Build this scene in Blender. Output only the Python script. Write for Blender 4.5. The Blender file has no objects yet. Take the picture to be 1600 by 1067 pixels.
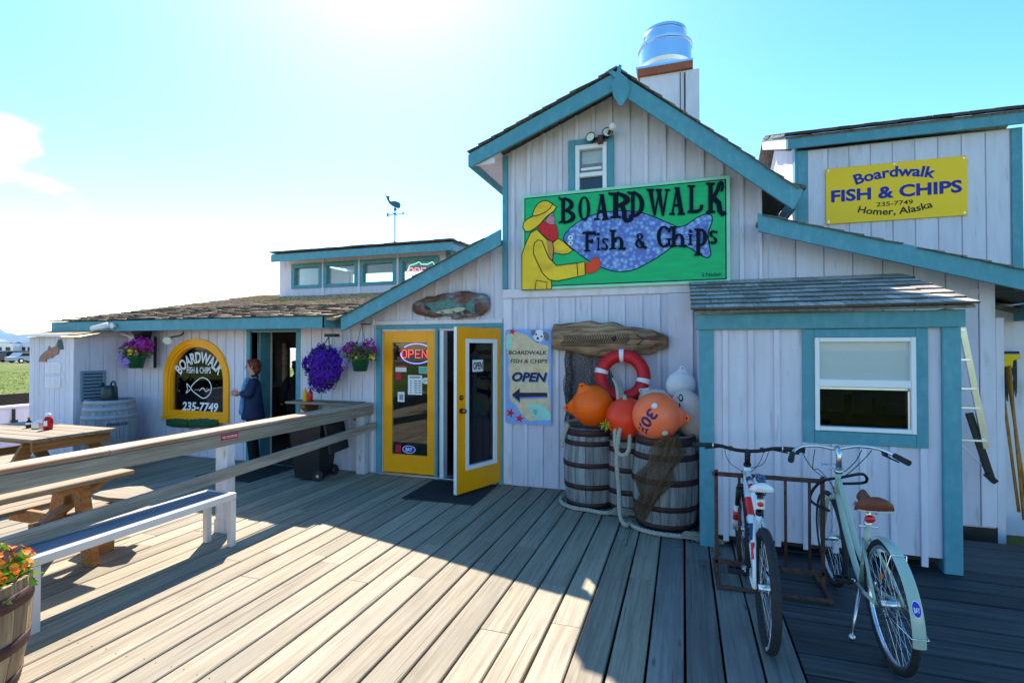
import bpy, bmesh, math, random
from mathutils import Vector, Matrix, Euler, noise as mnoise
random.seed(7)
R = math.radians
D = bpy.data
scene = bpy.context.scene
COL = scene.collection

# ------------------------------------------------------------ camera
CAM_Z = 1.7
YAW = math.atan(268 / 800); PITCH = math.atan(9.5 / 800)
cam_data = D.cameras.new('camera'); cam_data.lens = 18.0; cam_data.sensor_width = 36
cam_data.clip_start = 0.05; cam_data.clip_end = 40000
cam = D.objects.new('camera', cam_data); COL.objects.link(cam)
cam.location = (0, 0, CAM_Z); cam.rotation_euler = (R(90) + PITCH, 0, YAW)
scene.camera = cam

# ------------------------------------------------------------ sky, sun, exposure
SUN = Vector((-.48, .73, 1.0)).normalized()          # direction towards the sun
SUN_EL = math.asin(SUN.z); SUN_AZ = math.atan2(SUN.x, SUN.y)
world = D.worlds.new('World'); scene.world = world; world.use_nodes = True
wt = world.node_tree; wt.nodes.clear()
def WN(t, **k):
    n = wt.nodes.new(t)
    for a, b in k.items(): setattr(n, a, b)
    return n
sky = WN('ShaderNodeTexSky', sky_type='NISHITA', sun_disc=False, sun_elevation=SUN_EL, sun_rotation=SUN_AZ,
         altitude=0, air_density=1.0, dust_density=0.35, ozone_density=1.0)
hs = WN('ShaderNodeHueSaturation'); hs.inputs['Hue'].default_value = .493; hs.inputs['Saturation'].default_value = 1.36
wt.links.new(sky.outputs[0], hs.inputs['Color'])
tc = WN('ShaderNodeTexCoord')
nz = WN('ShaderNodeTexNoise'); nz.inputs['Scale'].default_value = 3.5; nz.inputs['Detail'].default_value = 7
mp = WN('ShaderNodeMapping'); mp.inputs['Scale'].default_value = (1, 1, 2.6)
wt.links.new(tc.outputs['Generated'], mp.inputs[0]); wt.links.new(mp.outputs[0], nz.inputs['Vector'])
def cloud_patch(direction, lo, hi):
    dp = WN('ShaderNodeVectorMath', operation='DOT_PRODUCT'); dp.inputs[1].default_value = Vector(direction).normalized()
    nm = WN('ShaderNodeVectorMath', operation='NORMALIZE')
    wt.links.new(tc.outputs['Generated'], nm.inputs[0]); wt.links.new(nm.outputs[0], dp.inputs[0])
    ad = WN('ShaderNodeMath', operation='MULTIPLY_ADD'); ad.inputs[1].default_value = .012; 
    wt.links.new(nz.outputs['Fac'], ad.inputs[0]); wt.links.new(dp.outputs['Value'], ad.inputs[2])
    mr = WN('ShaderNodeMapRange', interpolation_type='SMOOTHSTEP')
    mr.inputs[1].default_value = lo; mr.inputs[2].default_value = hi
    wt.links.new(ad.outputs[0], mr.inputs[0]); return mr.outputs[0]
def sky_dir(px, py):
    f = Vector((-math.sin(YAW) * math.cos(PITCH), math.cos(YAW) * math.cos(PITCH), math.sin(PITCH)))
    r = Vector((math.cos(YAW), math.sin(YAW), 0)); u = r.cross(f)
    return f + r * ((px - 800) / 800) - u * ((py - 533.5) / 800)
last = hs.outputs[0]
for (px, py, lo, hi, a) in ((10, 250, 1.0050, 1.0066, .35), (50, 285, 1.0050, 1.0066, .45), (98, 325, 1.0050, 1.0066, .45), (1092, 84, 1.0066, 1.0076, .3)):
    m = cloud_patch(sky_dir(px, py), lo, hi)
    ml = WN('ShaderNodeMath', operation='MULTIPLY'); ml.inputs[1].default_value = a; wt.links.new(m, ml.inputs[0])
    mx = WN('ShaderNodeMixRGB'); mx.inputs[2].default_value = (9.0, 7.6, 7.4, 1)
    wt.links.new(ml.outputs[0], mx.inputs[0]); wt.links.new(last, mx.inputs[1]); last = mx.outputs[0]
bg = WN('ShaderNodeBackground'); bg.inputs['Strength'].default_value = 0.11
wo = WN('ShaderNodeOutputWorld'); wt.links.new(last, bg.inputs[0]); wt.links.new(bg.outputs[0], wo.inputs[0])
sun_data = D.lights.new('sun', 'SUN'); sun_data.energy = 4.0; sun_data.angle = R(.53); sun_data.color = (1, .90, .76)
sun = D.objects.new('sun', sun_data); COL.objects.link(sun)
sun.rotation_euler = SUN.to_track_quat('Z', 'Y').to_euler(); sun.location = (0, 0, 12)
scene.view_settings.view_transform = 'Standard'; scene.view_settings.look = 'None'
scene.view_settings.gamma = 1; scene.view_settings.use_curve_mapping = False
scene.view_settings.exposure = 1.62

# ------------------------------------------------------------ points of the photograph on real planes
_f = Vector((-math.sin(YAW) * math.cos(PITCH), math.cos(YAW) * math.cos(PITCH), math.sin(PITCH)))
_r = Vector((math.cos(YAW), math.sin(YAW), 0)); _u = _r.cross(_f); _c = Vector((0, 0, CAM_Z))
def _ray(px, py): return _f + _r * ((px - 800) / 800) - _u * ((py - 533.5) / 800)
def onY(px, py, y=6.03): d = _ray(px, py); return _c + d * (y / d.y)
def onX(px, py, x): d = _ray(px, py); return _c + d * (x / d.x)
def onZ(px, py, z=0): d = _ray(px, py); return _c + d * ((z - CAM_Z) / d.z)

# ------------------------------------------------------------ mesh builder
class MB:
    def __init__(s): s.v = []; s.f = []; s.sm = []
    def add(s, vs, fs, smooth=False):
        o = len(s.v); s.v += [Vector(p) for p in vs]
        for f in fs: s.f.append(tuple(i + o for i in f)); s.sm.append(smooth)
        return s
    def box(s, x0, x1, y0, y1, z0, z1):
        if x1 < x0: x0, x1 = x1, x0
        if y1 < y0: y0, y1 = y1, y0
        if z1 < z0: z0, z1 = z1, z0
        return s.add([(x0,y0,z0),(x1,y0,z0),(x1,y1,z0),(x0,y1,z0),(x0,y0,z1),(x1,y0,z1),(x1,y1,z1),(x0,y1,z1)],
                     [(0,3,2,1),(4,5,6,7),(0,1,5,4),(1,2,6,5),(2,3,7,6),(3,0,4,7)])
    def cbox(s, x0, x1, y0, y1, z0, z1, c=.004, axis=None, M=None):
        """box with its four long edges chamfered"""
        a, b = [(x0,x1),(y0,y1),(z0,z1)], None
        d = [abs(q-p) for p, q in a]
        ax = d.index(max(d)) if axis is None else axis
        i, j = [(1,2),(2,0),(0,1)][ax]
        (p0,p1),(q0,q1) = sorted(a[i]), sorted(a[j]); l0, l1 = sorted(a[ax])
        c = min(c, (p1-p0)*.4, (q1-q0)*.4)
        ring = [(p0+c,q0),(p1-c,q0),(p1,q0+c),(p1,q1-c),(p1-c,q1),(p0+c,q1),(p0,q1-c),(p0,q0+c)]
        vs = []
        for l in (l0, l1):
            for p, q in ring:
                w = [0,0,0]; w[ax] = l; w[i] = p; w[j] = q; w = Vector(w); vs.append(M @ w if M else w)
        fs = [tuple(range(7,-1,-1)), tuple(range(8,16))] + [(k,(k+1)%8,8+(k+1)%8,8+k) for k in range(8)]
        return s.add(vs, fs)
    def beam(s, p0, p1, w, h, c=.003, up=(0,0,1)):
        """rectangular bar from p0 to p1; w across, h along up"""
        p0, p1 = Vector(p0), Vector(p1); z = (p1-p0); L = z.length; z.normalize(); upv = Vector(up)
        x = z.cross(upv)
        if x.length < 1e-4: x = z.cross(Vector((1,0,0)))
        x.normalize(); y = x.cross(z)
        M = Matrix((x, y, z)).transposed().to_4x4(); M.translation = p0
        return s.cbox(-w/2, w/2, -h/2, h/2, 0, L, c, 2, M)
    def cyl(s, p0, p1, r0, r1=None, n=12, caps=True, smooth=True):
        r1 = r0 if r1 is None else r1
        p0, p1 = Vector(p0), Vector(p1); z = (p1-p0).normalized(); x = z.orthogonal().normalized(); y = z.cross(x)
        vs = []
        for p, r in ((p0,r0),(p1,r1)):
            for k in range(n):
                a = 2*math.pi*k/n; vs.append(p + x*math.cos(a)*r + y*math.sin(a)*r)
        s.add(vs, [(k,(k+1)%n,n+(k+1)%n,n+k) for k in range(n)], smooth)
        if caps:
            s.add(vs[:n], [tuple(range(n-1,-1,-1))]); s.add(vs[n:], [tuple(range(n))])
        return s
    def tube(s, pts, r, n=8, closed=False, caps=True):
        pts = [Vector(p) for p in pts]; m = len(pts); rs = r if isinstance(r, (list, tuple)) else [r]*m
        vs = []; prev = None
        for i, p in enumerate(pts):
            if closed: t = pts[(i+1) % m] - pts[i-1]
            else: t = pts[min(i+1, m-1)] - pts[max(i-1, 0)]
            t.normalize()
            if prev is None: x = t.orthogonal().normalized()
            else:
                x = prev - t*prev.dot(t)
                x = x.normalized() if x.length > 1e-6 else t.orthogonal().normalized()
            prev = x; y = t.cross(x)
            for k in range(n):
                a = 2*math.pi*k/n; vs.append(p + (x*math.cos(a) + y*math.sin(a))*rs[i])
        fs = []
        for i in range(m if closed else m-1):
            j = (i+1) % m
            for k in range(n): fs.append((i*n+k, i*n+(k+1)%n, j*n+(k+1)%n, j*n+k))
        if not closed and caps: fs += [tuple(range(n-1,-1,-1)), tuple(range((m-1)*n, m*n))]
        return s.add(vs, fs, True)
    def lathe(s, prof, c=(0,0,0), n=24, M=None, a0=0, a1=2*math.pi, smooth=True):
        """prof: (radius, height) pairs round the z axis at c"""
        c = Vector(c); full = abs(a1-a0-2*math.pi) < 1e-6; cols = n if full else n+1; vs = []
        for (r, z) in prof:
            for k in range(cols):
                a = a0 + (a1-a0)*k/n; p = Vector((r*math.cos(a), r*math.sin(a), z)); vs.append((M @ p if M else p) + c)
        fs = []
        for i in range(len(prof)-1):
            for k in range(n):
                k2 = (k+1) % cols; fs.append((i*cols+k, i*cols+k2, (i+1)*cols+k2, (i+1)*cols+k))
        return s.add(vs, fs, smooth)
    def sphere(s, c, r, n=16, m=10, sc=(1,1,1), M=None):
        c = Vector(c); vs = []; fs = []
        for i in range(m+1):
            t = math.pi*i/m
            for k in range(n):
                a = 2*math.pi*k/n; p = Vector((math.sin(t)*math.cos(a)*sc[0], math.sin(t)*math.sin(a)*sc[1], math.cos(t)*sc[2]))*r
                vs.append((M @ p if M else p) + c)
        for i in range(m):
            for k in range(n): fs.append((i*n+k, (i+1)*n+k, (i+1)*n+(k+1)%n, i*n+(k+1)%n))
        return s.add(vs, fs, True)
    def prism(s, poly, vec, smooth=False):
        """flat polygon (list of 3D points) swept along vec"""
        n = len(poly); a = [Vector(p) for p in poly]; vec = Vector(vec); b = [p + vec for p in a]
        return s.add(a+b, [tuple(range(n-1,-1,-1)), tuple(range(n,2*n))] + [(k,(k+1)%n,n+(k+1)%n,n+k) for k in range(n)], smooth)
    def poly(s, pts): return s.add(pts, [tuple(range(len(pts)))])
    def quad(s, a, b, c, d): return s.add([a,b,c,d], [(0,1,2,3)])
    def mesh(s, name, org=(0,0,0), fix=True):
        me = D.meshes.new(name); o = Vector(org)
        me.from_pydata([tuple(p-o) for p in s.v], [], s.f)
        me.polygons.foreach_set('use_smooth', s.sm)
        if fix:
            bm = bmesh.new(); bm.from_mesh(me)
            bmesh.ops.remove_doubles(bm, verts=bm.verts, dist=1e-5)
            bmesh.ops.recalc_face_normals(bm, faces=bm.faces); bm.to_mesh(me); bm.free()
        me.update(); return me

ORG = {}
def put(name, me, m, parent=None, org=(0,0,0), loc=None):
    if m is not None and not me.materials: me.materials.append(m)
    o = D.objects.new(name, me); COL.objects.link(o)
    if parent is not None:
        o.parent = parent; o.location = (Vector(loc) if loc is not None else Vector((0,0,0)))
        ORG[o.name] = ORG.get(parent.name, Vector((0,0,0)))
    else:
        o.location = org if loc is None else loc; ORG[o.name] = Vector(o.location)
    return o
def part(name, mb, m, parent, label=None, kind=None, local=False, fix=True):
    """a child: mesh given in world coordinates unless local"""
    me = mb.mesh(name, (0,0,0) if local else ORG.get(parent.name, (0,0,0)), fix)
    o = put(name, me, m, parent)
    if label: o['label'] = label
    if kind: o['kind'] = kind
    return o
def islands(mb):
    par = list(range(len(mb.v)))
    def find(i):
        while par[i] != i: par[i] = par[par[i]]; i = par[i]
        return i
    key = {}
    for i, v in enumerate(mb.v):
        k = (round(v.x,4), round(v.y,4), round(v.z,4))
        if k in key: par[find(i)] = find(key[k])
        else: key[k] = i
    for f in mb.f:
        for j in f[1:]: par[find(j)] = find(f[0])
    out = {}
    for f, sm in zip(mb.f, mb.sm): out.setdefault(find(f[0]), []).append((f, sm))
    res = []
    for fs in out.values():
        ids = sorted({i for f, _ in fs for i in f}); mp_ = {i: n for n, i in enumerate(ids)}; q = MB(); q.v = [mb.v[i] for i in ids]
        q.f = [tuple(mp_[i] for i in f) for f, _ in fs]; q.sm = [sm for _, sm in fs]; res.append(q)
    return res
def parts(name, mb, m, parent, **k):
    for q in islands(mb): o = part(name, q, m, parent, **k)
    return o
def tag(o, label, cat, group=None, kind=None):
    if label: o['label'] = label
    if cat: o['category'] = cat
    if group: o['group'] = group
    if kind: o['kind'] = kind
    return o
def thing(name, label, cat, loc=(0,0,0), rot=(0,0,0), group=None):
    o = D.objects.new(name, None); COL.objects.link(o); o.location = loc; o.rotation_euler = rot
    o.empty_display_size = .1; ORG[o.name] = Vector(loc); return tag(o, label, cat, group)
def single(name, mb, m, label, cat, org=(0,0,0), group=None, fix=True):
    return tag(put(name, mb.mesh(name, org, fix), m, None, org), label, cat, group)
def struct(name, mb, m, org=(0,0,0), fix=True):
    o = put(name, mb.mesh(name, org, fix), m, None, org); o['kind'] = 'structure'; return o
def dup_tree(root, loc=None, rot=None, label=None, group=None):
    def cp(o, par):
        c = o.copy(); COL.objects.link(c); c.parent = par; ORG[c.name] = ORG.get(o.name, Vector((0,0,0)))
        for ch in list(o.children): cp(ch, c)
        return c
    r = cp(root, None)
    if loc is not None: r.location = loc
    if rot is not None: r.rotation_euler = rot
    if label: r['label'] = label
    if group: r['group'] = group
    return r

# ------------------------------------------------------------ materials
def mat(name, col, rough=.6, metal=0, var=.12, sc=6, stretch=(1,1,1), bump=.15, rand=.0, col2=None, c2lo=.5, c2hi=.7, c2sc=None,
        spec=.3, emit=None, es=1, detail=6, transl=0, coat=0):
    m = D.materials.new(name); m.use_nodes = True; nt = m.node_tree; N = nt.nodes; L = nt.links
    b = N['Principled BSDF']; b.inputs['Roughness'].default_value = rough; b.inputs['Metallic'].default_value = metal
    b.inputs['Specular IOR Level'].default_value = spec; b.inputs['Coat Weight'].default_value = coat
    c = (*col, 1)
    tcn = N.new('ShaderNodeTexCoord'); oi = N.new('ShaderNodeObjectInfo')
    ml = N.new('ShaderNodeMath'); ml.operation = 'MULTIPLY'; ml.inputs[1].default_value = 37.0; L.new(oi.outputs['Random'], ml.inputs[0])
    va = N.new('ShaderNodeVectorMath'); va.operation = 'ADD'; L.new(tcn.outputs['Object'], va.inputs[0]); L.new(ml.outputs[0], va.inputs[1])
    mp = N.new('ShaderNodeMapping'); mp.inputs['Scale'].default_value = [sc*q for q in stretch]; L.new(va.outputs[0], mp.inputs[0])
    nz = N.new('ShaderNodeTexNoise'); nz.inputs['Scale'].default_value = 1; nz.inputs['Detail'].default_value = detail
    L.new(mp.outputs[0], nz.inputs['Vector'])
    # brightness = 1 + var*(noise-.5)*2 + rand*(random-.5)*2
    m1 = N.new('ShaderNodeMath'); m1.operation = 'MULTIPLY_ADD'; m1.inputs[1].default_value = 4*var; m1.inputs[2].default_value = 1-2*var
    L.new(nz.outputs['Fac'], m1.inputs[0])
    m2 = N.new('ShaderNodeMath'); m2.operation = 'MULTIPLY_ADD'; m2.inputs[1].default_value = 2*rand; m2.inputs[2].default_value = -rand
    L.new(oi.outputs['Random'], m2.inputs[0])
    m3 = N.new('ShaderNodeMath'); m3.operation = 'ADD'; L.new(m1.outputs[0], m3.inputs[0]); L.new(m2.outputs[0], m3.inputs[1])
    src = None
    if col2 is not None:
        n2 = N.new('ShaderNodeTexNoise'); n2.inputs['Detail'].default_value = 8; n2.inputs['Scale'].default_value = 1
        mp2 = N.new('ShaderNodeMapping'); s2 = c2sc or (sc*.5,)*3
        mp2.inputs['Scale'].default_value = s2; mp2.inputs['Location'].default_value = (3.1, 7.7, 1.9)
        L.new(va.outputs[0], mp2.inputs[0]); L.new(mp2.outputs[0], n2.inputs['Vector'])
        mr = N.new('ShaderNodeMapRange'); mr.inputs[1].default_value = c2lo; mr.inputs[2].default_value = c2hi
        L.new(n2.outputs['Fac'], mr.inputs[0])
        mx = N.new('ShaderNodeMixRGB'); mx.inputs[1].default_value = c; mx.inputs[2].default_value = (*col2, 1)
        L.new(mr.outputs[0], mx.inputs[0]); src = mx.outputs[0]
    vm = N.new('ShaderNodeVectorMath'); vm.operation = 'SCALE'
    if src: L.new(src, vm.inputs[0])
    else: vm.inputs[0].default_value = col
    L.new(m3.outputs[0], vm.inputs['Scale']); L.new(vm.outputs[0], b.inputs['Base Color'])
    if bump:
        bp = N.new('ShaderNodeBump'); bp.inputs['Strength'].default_value = bump; bp.inputs['Distance'].default_value = .01
        L.new(nz.outputs['Fac'], bp.inputs['Height']); L.new(bp.outputs[0], b.inputs['Normal'])
    if emit: b.inputs['Emission Color'].default_value = (*emit, 1); b.inputs['Emission Strength'].default_value = es
    if transl:
        t = N.new('ShaderNodeBsdfTranslucent'); t.inputs[0].default_value = c; ms = N.new('ShaderNodeMixShader'); ms.inputs[0].default_value = transl
        L.new(b.outputs[0], ms.inputs[1]); L.new(t.outputs[0], ms.inputs[2]); L.new(ms.outputs[0], N['Material Output'].inputs[0])
    return m
def wood(name, light, dark, axis=1, rough=.75, rand=.12, grain=38, knots=True, bump=.5, stain=None, var=.0):
    """weathered sawn timber; grain runs along the local axis"""
    m = D.materials.new(name); m.use_nodes = True; nt = m.node_tree; N = nt.nodes; L = nt.links
    b = N['Principled BSDF']; b.inputs['Roughness'].default_value = rough; b.inputs['Specular IOR Level'].default_value = .3
    tcn = N.new('ShaderNodeTexCoord'); oi = N.new('ShaderNodeObjectInfo')
    ml = N.new('ShaderNodeMath'); ml.operation = 'MULTIPLY'; ml.inputs[1].default_value = 91.0; L.new(oi.outputs['Random'], ml.inputs[0])
    va = N.new('ShaderNodeVectorMath'); va.operation = 'ADD'; L.new(tcn.outputs['Object'], va.inputs[0]); L.new(ml.outputs[0], va.inputs[1])
    def noise(scl, det, dist=0):
        mp = N.new('ShaderNodeMapping'); mp.inputs['Scale'].default_value = scl; L.new(va.outputs[0], mp.inputs[0])
        n = N.new('ShaderNodeTexNoise'); n.inputs['Scale'].default_value = 1; n.inputs['Detail'].default_value = det
        n.inputs['Distortion'].default_value = dist; L.new(mp.outputs[0], n.inputs['Vector']); return n.outputs['Fac']
    s1 = [grain]*3; s1[axis] = 1.3; s2 = [grain*4]*3; s2[axis] = 9; s3 = [1.6]*3; s3[axis] = .9
    g1, g2, g3 = noise(s1, 5, .6), noise(s2, 3), noise(s3, 5)
    def mr(x, a, b_, c=0, d=1):
        q = N.new('ShaderNodeMapRange'); q.inputs[1].default_value = a; q.inputs[2].default_value = b_; q.inputs[3].default_value = c; q.inputs[4].default_value = d
        L.new(x, q.inputs[0]); return q.outputs[0]
    def mixc(f, a, b_):
        q = N.new('ShaderNodeMixRGB')
        for i, x in ((0,f),(1,a),(2,b_)):
            if isinstance(x, (tuple, float, int)): q.inputs[i].default_value = (*x, 1) if isinstance(x, tuple) else x
            else: L.new(x, q.inputs[i])
        return q.outputs[0]
    c = mixc(mr(g1, .38, .66), light, dark)
    c = mixc(mr(g2, .5, .75, 0, .35), c, tuple(q*.6 for q in dark))
    if stain: c = mixc(mr(g3, .48, .72, 0, .8), c, stain)
    s4 = [75]*3; s4[axis] = .9; g4 = noise(s4, 2); c = mixc(mr(g4, .66, .70, 0, .75), c, tuple(q*.25 for q in dark))
    s5 = [5]*3; s5[axis] = 2.5; g5 = noise(s5, 6); c = mixc(mr(g5, .55, .75, 0, .35), c, tuple(q*.7 for q in dark))
    if knots:
        mp = N.new('ShaderNodeMapping'); ks = [9, 9, 9]; ks[axis] = 2.2; mp.inputs['Scale'].default_value = ks; L.new(va.outputs[0], mp.inputs[0])
        vo = N.new('ShaderNodeTexVoronoi'); vo.inputs['Scale'].default_value = 1; L.new(mp.outputs[0], vo.inputs['Vector'])
        wv = mr(vo.outputs['Distance'], .06, .13, 1, 0)
        sel = N.new('ShaderNodeSeparateColor'); L.new(vo.outputs['Color'], sel.inputs[0])
        k = N.new('ShaderNodeMath'); k.operation = 'GREATER_THAN'; k.inputs[1].default_value = .72; L.new(sel.outputs[0], k.inputs[0])
        k2 = N.new('ShaderNodeMath'); k2.operation = 'MULTIPLY'; L.new(k.outputs[0], k2.inputs[0]); L.new(wv, k2.inputs[1])
        k3 = N.new('ShaderNodeMath'); k3.operation = 'MULTIPLY'; k3.inputs[1].default_value = .75; L.new(k2.outputs[0], k3.inputs[0])
        c = mixc(k3.outputs[0], c, tuple(q*.45 for q in dark))
    m2 = N.new('ShaderNodeMath'); m2.operation = 'MULTIPLY_ADD'; m2.inputs[1].default_value = 2*rand; m2.inputs[2].default_value = 1-rand
    L.new(oi.outputs['Random'], m2.inputs[0])
    vm = N.new('ShaderNodeVectorMath'); vm.operation = 'SCALE'; L.new(c, vm.inputs[0]); L.new(m2.outputs[0], vm.inputs['Scale'])
    L.new(vm.outputs[0], b.inputs['Base Color'])
    bp = N.new('ShaderNodeBump'); bp.inputs['Strength'].default_value = bump; bp.inputs['Distance'].default_value = .004
    L.new(g1, bp.inputs['Height']); L.new(bp.outputs[0], b.inputs['Normal'])
    return m
def glass_mat(name, tint=(.9,.95,.95), refl=1.0, pale_mix=0.0):
    m = D.materials.new(name); m.use_nodes = True; nt = m.node_tree; N = nt.nodes; L = nt.links
    N.remove(N['Principled BSDF'])
    g = N.new('ShaderNodeBsdfGlossy'); g.inputs['Roughness'].default_value = .01; g.inputs['Color'].default_value = (refl,)*3 + (1,)
    t = N.new('ShaderNodeBsdfTransparent'); t.inputs[0].default_value = (*tint, 1)
    fr = N.new('ShaderNodeFresnel'); fr.inputs[0].default_value = 1.5
    mx = N.new('ShaderNodeMixShader'); L.new(fr.outputs[0], mx.inputs[0]); L.new(t.outputs[0], mx.inputs[1]); L.new(g.outputs[0], mx.inputs[2])
    out = mx.outputs[0]
    if pale_mix:
        d = N.new('ShaderNodeBsdfDiffuse'); d.inputs[0].default_value = (.75,.8,.8,1); m2 = N.new('ShaderNodeMixShader'); m2.inputs[0].default_value = pale_mix
        L.new(out, m2.inputs[1]); L.new(d.outputs[0], m2.inputs[2]); out = m2.outputs[0]
    L.new(out, N['Material Output'].inputs[0]); return m

M_wall = mat('lilac_grey_paint', (.66,.63,.73), .66, var=.08, sc=5, stretch=(3,3,.5), bump=.35, rand=.05, col2=(.42,.41,.44), c2lo=.60, c2hi=.80, c2sc=(24,24,3))
M_wall_white = mat('white_grey_paint', (.73,.68,.76), .6, var=.08, sc=5, stretch=(2,2,.6), bump=.2, rand=.03, col2=(.5,.5,.52), c2lo=.6, c2hi=.8, c2sc=(9,9,2))
M_teal = mat('teal_trim_paint', (.085,.29,.37), .5, var=.08, sc=7, stretch=(2,2,2), bump=.3, rand=.05, col2=(.13,.34,.42), c2lo=.50, c2hi=.75, c2sc=(14,14,6))
M_vinyl = mat('white_vinyl', (.8,.81,.84), .35, var=.03, sc=4, bump=.03)
M_yellow = mat('yellow_door_paint', (1.0,.38,.0), .38, var=.05, sc=4, bump=.08, coat=.15)
M_white = mat('white_paint', (.78,.78,.8), .5, var=.06, sc=8, bump=.1, rand=.02)
M_black = mat('black_plastic', (.012,.013,.016), .42, var=.15, sc=12, bump=.1)
M_rubber = mat('black_rubber', (.022,.024,.028), .7, var=.2, sc=40, bump=.3)
M_blackpaint = mat('black_lettering', (.006,.010,.026), .75, spec=.12, var=.05, bump=0)
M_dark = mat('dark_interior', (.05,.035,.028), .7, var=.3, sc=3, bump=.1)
M_deck = wood('deck_timber', (.335,.285,.21), (.22,.185,.135), 1, rough=.75, rand=.17, stain=(.24,.215,.17))
M_deck_dark = wood('dark_deck_timber', (.060,.062,.066), (.026,.028,.031), 1, rough=.6, rand=.35, stain=(.020,.021,.023))  # right-hand boards: dark stain, with shade also put into the colour
M_deck_mid = wood('shaded_deck_timber', (.20,.19,.17), (.12,.115,.105), 1, rough=.7, rand=.2, stain=(.10,.10,.098))  # same timber darkened: shade towards the shed is put into the colour
M_rail = wood('railing_timber', (.36,.33,.27), (.25,.21,.16), 1, rough=.75, rand=.06, stain=(.33,.30,.25))
M_railcap = wood('worn_rail_cap', (.46,.40,.33), (.30,.17,.10), 1, rough=.7, rand=.05, stain=(.38,.16,.09), grain=22)
M_table = wood('table_timber', (.34,.26,.17), (.20,.14,.08), 1, rough=.7, rand=.10)
M_tableleg = wood('stained_table_leg', (.40,.19,.06), (.24,.09,.025), 1, rough=.6, rand=.1)
M_stave = wood('weathered_stave', (.34,.34,.34), (.17,.165,.165), 2, rough=.8, rand=.22, grain=30, stain=(.22,.20,.18))
M_hoop = mat('rusty_hoop', (.07,.035,.035), .6, metal=.4, var=.35, sc=18, bump=.3)
M_shingle = wood('cedar_shingle', (.20,.19,.18), (.10,.095,.09), 1, rough=.85, rand=.35, grain=30, knots=False, stain=(.15,.155,.13))
M_shingle_l = wood('mossy_cedar_shingle', (.50,.36,.25), (.23,.155,.105), 1, rough=.85, rand=.42, grain=30, knots=False, stain=(.36,.26,.08))
M_steel = mat('galvanised_steel', (.62,.68,.80), .3, metal=1, var=.06, sc=5, bump=.04)
M_alu = mat('aluminium', (.72,.73,.75), .32, metal=1, var=.08, sc=10, bump=.03)
M_chrome = mat('chrome', (.8,.8,.82), .12, metal=1, var=.02, bump=0)
M_iron = mat('rusty_iron', (.09,.05,.045), .7, metal=.3, var=.4, sc=30, bump=.3, col2=(.16,.06,.03))
M_rope = mat('hemp_rope', (.42,.38,.31), .85, var=.2, sc=60, bump=.3)
M_net = mat('fishing_net_cord', (.06,.045,.04), .8, var=.3, sc=50, bump=0)
M_netbrown = mat('brown_net_cord', (.12,.065,.03), .8, var=.3, sc=50, bump=0)
M_glass = glass_mat('window_glass', (.82,.88,.88))
M_glass_clear = glass_mat('clear_glass', (.93,.96,.96), pale_mix=.10)
M_brass = mat('dark_brass', (.25,.15,.06), .35, metal=1, var=.1, bump=0)
M_green = mat('green_sign_field', (.0,.46,.15), .45, var=.13, sc=5, stretch=(1,1,5), bump=.08)
M_redp = mat('red_paint', (.62,.02,.02), .45, var=.08, sc=8, bump=.05)
M_leaf = mat('leaf_green', (.07,.14,.03), .6, var=.3, sc=30, bump=0, transl=.25)
def paint(name, c, **k): return mat(name, c, k.pop('rough', .5), var=k.pop('var', .11), sc=8, bump=k.pop('bump', .05), **k)

# ------------------------------------------------------------ lettering
def text_polys(txt, size=1.0, bold=.0, shear=0, space=1.0):
    cu = D.curves.new('t', 'FONT'); cu.body = txt; cu.size = size; cu.offset = bold; cu.shear = shear; cu.space_character = space
    cu.resolution_u = 3; cu.align_x = 'CENTER'
    ob = D.objects.new('t', cu); COL.objects.link(ob); bpy.context.view_layer.update()
    me = D.meshes.new_from_object(ob.evaluated_get(bpy.context.evaluated_depsgraph_get()))
    vs = [tuple(v.co[:2]) for v in me.vertices]; fs = [tuple(p.vertices) for p in me.polygons]
    D.objects.remove(ob); D.curves.remove(cu); D.meshes.remove(me)
    return vs, fs
def lettering(mb, txt, origin, ux, uz, width, height, bold=.0, shear=0, arch=0, space=1.0, sx=None):
    """lay txt flat on the plane origin + u*ux + v*uz, fitted to width x height round the origin; arch > 0 bends it up"""
    vs, fs = text_polys(txt, 1, bold, shear, space)
    x0, x1 = min(v[0] for v in vs), max(v[0] for v in vs); y0, y1 = min(v[1] for v in vs), max(v[1] for v in vs)
    out = []
    for (x, y) in vs:
        u = ((x-x0)/(x1-x0)-.5)*width; v = ((y-y0)/(y1-y0)-.5)*height
        if arch:
            rad = (width/2)**2/(2*arch)+arch/2; sg = 1 if rad > 0 else -1
            a = u/rad; u, v = (rad+v)*math.sin(a), (rad+v)*math.cos(a)-rad
        out.append(Vector(origin) + Vector(ux)*u + Vector(uz)*v)
    mb.add(out, fs); return mb
UX = Vector((1,0,0)); UZ = Vector((0,0,1))
def ribbon(mb, pts, w, nrm=(0,-1,0), closed=False):
    pts = [Vector(p) for p in pts]; nrm = Vector(nrm); m = len(pts); a = []; b = []
    for i in range(m):
        if closed: t = (pts[(i+1)%m]-pts[i]).normalized() + (pts[i]-pts[i-1]).normalized()
        else: t = pts[min(i+1,m-1)]-pts[max(i-1,0)]
        if t.length < 1e-9: t = Vector((1,0,0))
        s = t.normalized().cross(nrm).normalized()*w/2; a.append(pts[i]+s); b.append(pts[i]-s)
    o = a+b; n = m
    mb.add(o, [(i,(i+1)%m,n+(i+1)%m,n+i) for i in range(m if closed else m-1)]); return mb
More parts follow.
